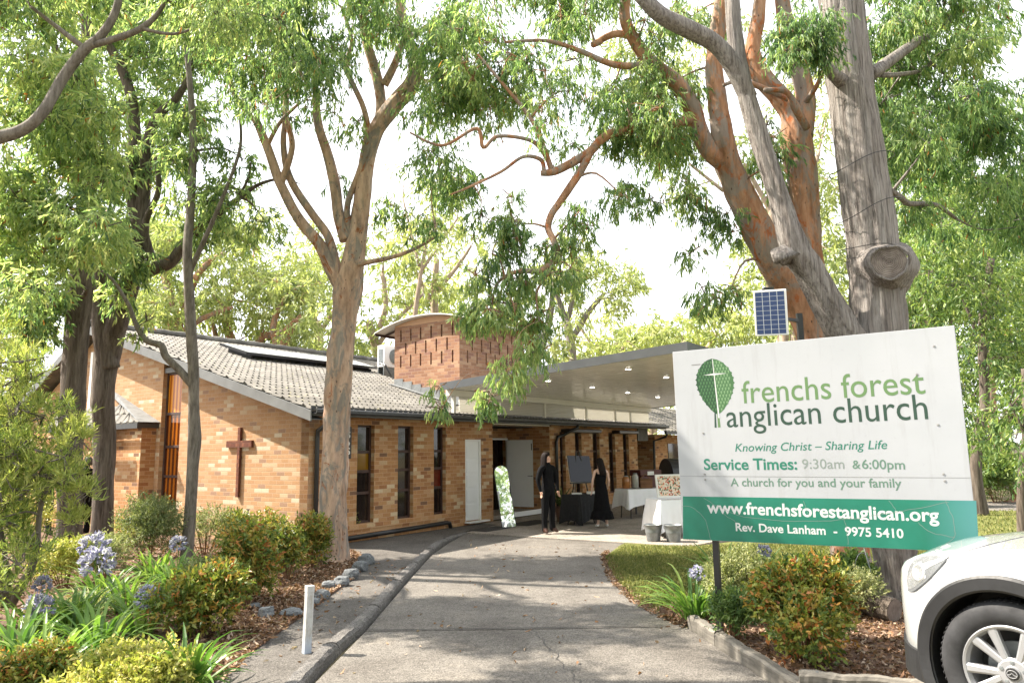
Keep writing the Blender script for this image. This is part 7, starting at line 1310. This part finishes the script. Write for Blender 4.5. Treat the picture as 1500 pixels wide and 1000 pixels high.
# feathery bush at the left edge
gv = Tree('feathery_bush', 'light green feathery bush spilling in from the left edge of the picture', 'sap', G(20, 880), 'bush', None, 77)
for pts in ([(10, 885, 8.2, 12), (0, 800, 8.0, 9), (-10, 700, 7.9, 6), (20, 600, 7.9, 4)], [(15, 885, 8.2, 9), (50, 820, 8, 6), (60, 740, 7.8, 4), (90, 660, 7.7, 3)], [(5, 885, 8.2, 8), (-40, 800, 8, 6), (-60, 650, 7.9, 4), (-30, 520, 7.9, 2)]): gv.limb(pts, 7)
kn = dict(wk=0.085, droop=-0.05, up=0.55, m=16, tw=0.30)
gv.region([(-60, 470), (15, 480), (60, 560), (100, 600), (110, 650), (85, 700), (60, 720), (-60, 760)], (7.3, 8.4), 44, (18, 34), 1.0, tint=0.68, sz=0.012, **kn)
gv.region([(-60, 640), (60, 640), (90, 700), (60, 780), (40, 860), (-60, 900)], (7.2, 8.2), 34, (20, 34), 1.0, tint=0.5, sz=0.012, **kn)
for (x, y, r_) in ((112, 640, 18), (120, 725, 20), (95, 700, 18), (105, 760, 14)): gv.clump(D(x, y, 7.4), (r_*7.4/FPX,)*3, 22, 16, 0.085, 0.008, -0.05, 0.8, tw=0.2, up=0.5)
gv.done('needle', 'foliage')
# agapanthus: strap leaves, stalks, round heads of blue florets
M['petal'] = leaf_mat('blue_violet_petal', [(0.30, 0.29, 0.62), (0.42, 0.41, 0.74), (0.55, 0.54, 0.82), (0.68, 0.67, 0.88)], 0.45, 0.5)
def aga(px, py, wpx, nl, blooms, label, seed, z=0.03, Ls=0.55):
    b = G(px, py, z); o = tag(empty('agapanthus', b), label, 'agapanthus', 'agapanthus clumps'); rs = np.random.RandomState(seed)
    f = MB(); strap_leaves(f, int(nl*1.5), Ls*1.15, 0.038, seed, 0.85, wpx*b.y/FPX*0.3, 0.0, (0.6, 1.45)); tint_faces(f.build('leaves', M['strap'], o), seed, 12)
    for bx, by, dd, rpx in blooms:
        c = D(bx, by, b.y+dd)-b; r = 0.86*rpx*b.y/FPX; f = MB(); f.tube([(c.x*0.3, c.y*0.3, 0), (c.x*0.75, c.y*0.75, c.z*0.55), c-Vector((0, 0, r*0.2))], 0.006, 6); st = f.build('flower_stalk', M['strap'], o); tint_faces(st, seed+1)
        n = 46; u_ = unit(rs.normal(size=(n, 3))); u_[:, 2] = np.where(u_[:, 2] < -0.6, -u_[:, 2], u_[:, 2]); P, Dv, T = [], [], []
        tip = np.array(c)+u_*r*rs.uniform(0.72, 1.0, (n, 1)); q = u_+np.array([0, 0, -0.35])
        for k_ in range(6):
            side = unit(np.cross(u_, rs.normal(size=(n, 3)))); P.append(tip-u_*r*0.28); Dv.append(unit(q*0.85+side*0.42)); T.append(rs.rand(n)*0.9)
        fh = leaf_geo(np.concatenate(P), np.concatenate(Dv), np.full(6*n, r*0.40), np.full(6*n, r*0.12), np.concatenate(T), 'flower_head', M['petal'], st, rs, 0.3)
        g = MB()
        for i in range(n): g.tube([Vector(c), Vector(tip[i]-u_[i]*r*0.25)], 0.0014, 3, cap=False)
        g.build('pedicels', M['strap'], st)
    return o
aga(150, 880, 80, 50, [(138, 800, -0.3, 25), (143, 826, -0.5, 28)], 'agapanthus with two large blue heads before the leftmost trunk', 201)
aga(258, 868, 60, 50, [(262, 797, 0, 16)], 'agapanthus with one blue head at the foot of the sapling', 202); aga(205, 930, 60, 30, [(218, 877, -0.2, 23)], 'agapanthus with one blue head left of the round red bush', 203)
aga(60, 930, 60, 40, [(57, 890, -0.4, 24), (63, 856, 0.3, 17)], 'agapanthus with two heads low at the left under the feathery bush', 204); aga(60, 1010, 110, 60, [], 'broad-leaved agapanthus without flowers in the left foreground', 205, 0.0, 0.62); aga(140, 965, 90, 60, [], 'agapanthus leaves fanning behind the yellow-green shrub', 206, 0.02, 0.55)
aga(272, 1020, 90, 50, [], 'drooping agapanthus leaves at the bottom by the footpath', 207, 0.0, 0.6); aga(420, 825, 36, 30, [], 'small strappy clump behind the rusty bushes', 208); aga(228, 850, 70, 40, [], 'strappy green clump left of the sapling trunk', 209)
aga(310, 850, 60, 36, [], 'strappy clump between the sapling and the orange-tipped bush', 215)
aga(1018, 905, 70, 60, [(1022, 840, 0.1, 15)], 'agapanthus with one blue head left of the black sign post', 210, 0.05); aga(1110, 858, 50, 36, [(1118, 808, 0.1, 14)], 'agapanthus with one blue head under the sign beside the lawn', 211); aga(1065, 868, 60, 40, [], 'flowerless strappy clump behind the sign post', 212, 0.03, 0.7)
aga(110, 925, 80, 50, [], 'strappy clump filling the mulch beside the feathery bush', 216); aga(185, 895, 70, 44, [], 'strappy clump between the two large blue heads and the round bush', 217); aga(20, 975, 90, 44, [], 'strappy clump at the left edge under the feathery bush', 218, 0.0, 0.6)
shrub('sage_shrub', 150, 850, 90, 62, 'low sage shrub at the foot of the dark forked trunk', 'sage', 134, L_=0.045, W_=0.012, tint=(0.2, 0.9)); shrub('lime_shrub', 95, 860, 90, 70, 'yellow-green shrub left of the thick straight trunk', 'lime', 135, L_=0.045, W_=0.018, tint=(0.15, 0.9)); shrub('green_shrub', 300, 880, 80, 55, 'low leafy shrub behind the round green-red bush', 'sage', 136, L_=0.045, W_=0.014, tint=(0.1, 0.7))
vg = G(130, 900, 0.03); o = tag(empty('variegated_grass', vg), 'cream-striped grass tussock among the agapanthus', 'grass tussock'); f = MB(); strap_leaves(f, 260, 0.42, 0.009, 220, 1.1, 0.28, 0, (0.7, 1.4), 5); tint_faces(f.build('blades', leaf_mat('striped_grass', [(0.20, 0.23, 0.09), (0.36, 0.37, 0.18), (0.52, 0.50, 0.30)], 0.3), o), 220, 10)
f = MB()
for (x, y) in ((1102, 890), (1112, 893), (1068, 918), (1123, 910)):
    c = D(x, y, G(1075, 938).y-0.1)
    f.lathe([(0.001, -0.02), (0.022, -0.008), (0.026, 0.008), (0.012, 0.02), (0.001, 0.018)], 9, c=c)
rf = f.build('red_flowers', plain('red_petals', (0.45, 0.05, 0.03), 0.6)); tag(rf, 'four small red flower heads in the shrub by the sleeper', 'flowers')
# rocks along the bed
def rock(px, py, wpx, hpx, label, seed, z=0.03):
    b = G(px, py, z); k = b.y/FPX; bm = bmesh.new(); bmesh.ops.create_icosphere(bm, subdivisions=3, radius=1.0); sx, sy, sz_ = wpx*k/2, wpx*k*0.4, hpx*k*0.62
    for v in bm.verts:
        n_ = mnoise.noise(v.co*1.3+Vector((seed*3.1, 0, 0)))*0.35+mnoise.noise(v.co*3+Vector((0, seed, 0)))*0.12; c = v.co*(1+n_); c = Vector((max(-0.85, min(0.85, c.x)), c.y, max(-0.7, min(0.75, c.z)))); v.co = Vector((c.x*sx, c.y*sy, c.z*sz_+sz_*0.35))
    me = bpy.data.meshes.new('rock'); bm.to_mesh(me); bm.free(); o = link('rock', me, M['rock'], None, b); o.rotation_euler = (0, 0, seed*1.3); tag(o, label, 'rock', 'edging rocks')
for i, (x, y, w, h, lb) in enumerate(((537, 824, 26, 18, 'flat-topped rock at the far tip of the bed'), (527, 834, 24, 17, 'dark rock second from the far tip of the bed'), (514, 846, 26, 18, 'angular rock in the middle of the edging'), (500, 855, 28, 15, 'long blue-grey rock in the edging'), (481, 860, 22, 13, 'rounded rock beside the trunk mulch'), (472, 874, 26, 14, 'pale flat rock above the white post'), (458, 884, 22, 12, 'low rock right behind the white post'), (390, 903, 24, 20, 'blue rock standing in the mulch below the bushes'), (428, 900, 36, 12, 'flat stone slab left of the white post'), (372, 890, 18, 10, 'small stone close under the orange-tipped bush'))): rock(x, y, w, h, lb, i+1)
lg = G(1285, 905, 0.07); o = tag(empty('cut_log', lg, 0.5), 'short sawn log lying beside the big grey trunk', 'log'); Ml = Matrix.Translation((0, 0, 0.13)) @ Matrix.Rotation(R(97), 4, 'X'); f = MB(); f.lathe([(0.12, -0.22), (0.125, 0), (0.118, 0.2)], 20, M=Ml); f.build('bark', BK['iron'], o); f = MB(); f.lathe([(0.001, 0.199), (0.06, 0.204), (0.115, 0.203)], 20, M=Ml); f.build('cut_face', plain('grey_cut_wood', (0.16, 0.13, 0.11), 0.9, var=0.3, scale=20), o)
c = D(1264, 833, 8.1); f = MB(); f.tube([c+Vector((0.09*math.cos(a), 0.02*math.sin(2*a), 0.17*math.sin(a))) for a in np.linspace(0.3, 5.9, 30)]+[c+Vector((0.03, 0, 0.22))], 0.005, 6); tag(f.build('wire_loop', M['galv'], None, smooth=True), 'loop of pale wire hanging under the sign beside the trunk', 'wire')
b = G(1430, 742); rock(1425, 742, 40, 16, 'low grey boulder edging the garden beyond the far path', 23, 0.0)
# leaf litter, bark chips, grass blades
def scatter(name, poly, n, L_, W_, cols, seed, z, label=None, flat=True, clear=None, dens=None):
    rs = np.random.RandomState(seed); xs = [p[0] for p in poly]; ys = [p[1] for p in poly]; P = []
    while len(P) < n:
        x, y = rs.uniform(min(xs), max(xs)), rs.uniform(min(ys), max(ys))
        if in_poly(x, y, poly) and (dens is None or rs.rand() < dens(x, y)): P.append((x, y, z))
    P = np.array(P); Dv = rs.normal(size=(n, 3)); Dv[:, 2] = np.abs(Dv[:, 2])*(0.22 if flat else 1); Dv = unit(Dv)
    if not flat: Dv = unit(Dv*np.array([0.5, 0.5, 1])+np.array([0, 0, 0.35]))
    o = leaf_geo(P, Dv, L_*rs.uniform(0.5, 1.4, n), W_*rs.uniform(0.6, 1.3, n), rs.rand(n), name, leaf_mat(name, cols, 0.15 if flat else 0.3, 0.7), None, rs, 0.25); tag(o, kind='stuff'); return o
LIT = [(0.07, 0.035, 0.02), (0.15, 0.08, 0.045), (0.26, 0.14, 0.075), (0.30, 0.19, 0.12), (0.45, 0.36, 0.28)]
near = lambda x, y: 1.0 if y < 9 else 0.6
scatter('leaf_litter', [wxy(G(*p)) for p in ((330, 1000), (400, 936), (459, 893), (512, 853), (540, 826), (520, 808), (440, 808), (330, 850), (200, 1000))], 9000, 0.06, 0.022, LIT, 301, 0.04)
scatter('garden_litter', [wxy(G(*p)) for p in ((330, 1000), (440, 808), (200, 790), (-60, 800), (-200, 1000))], 7000, 0.07, 0.025, LIT, 302, 0.04)
scatter('bark_litter', bed_r, 13000, 0.055, 0.02, LIT, 303, 0.082)
GRS = [(0.085, 0.115, 0.035), (0.16, 0.195, 0.055), (0.27, 0.28, 0.09), (0.40, 0.36, 0.17)]
gp = [wxy(G(*p)) for p in ((887, 816), (915, 801), (1010, 801), (1440, 790), (1500, 790), (1500, 830), (1200, 858), (1062, 876), (968, 897), (930, 878), (905, 853), (893, 832))]
scatter('lawn_grass', gp, 70000, 0.045, 0.006, GRS, 304, 0.006, flat=False)
scatter('far_grass', [(7, 13), (20, 13), (24, 20), (7, 20)], 16000, 0.07, 0.014, GRS, 305, 0.0, flat=False)
edge = [wxy(G(x, y)) for x, y in ((880, 812), (890, 806), (905, 834), (915, 853), (940, 877), (985, 900), (1010, 915), (1000, 921), (960, 902), (922, 880), (897, 856), (886, 834))]
scatter('edge_litter', edge, 1300, 0.05, 0.02, LIT, 306, 0.012)
rs_ = np.random.RandomState(5); scatter('stray_leaves', [wxy(G(*p)) for p in ((460, 1000), (640, 815), (690, 790), (905, 800), (900, 840), (1000, 920), (1100, 1000))], 130, 0.06, 0.02, LIT[2:], 307, 0.006); scatter('path_leaves', [wxy(G(*p)) for p in ((340, 1000), (460, 893), (540, 826), (640, 800), (560, 870), (440, 975))], 90, 0.06, 0.02, LIT[1:], 308, 0.014)
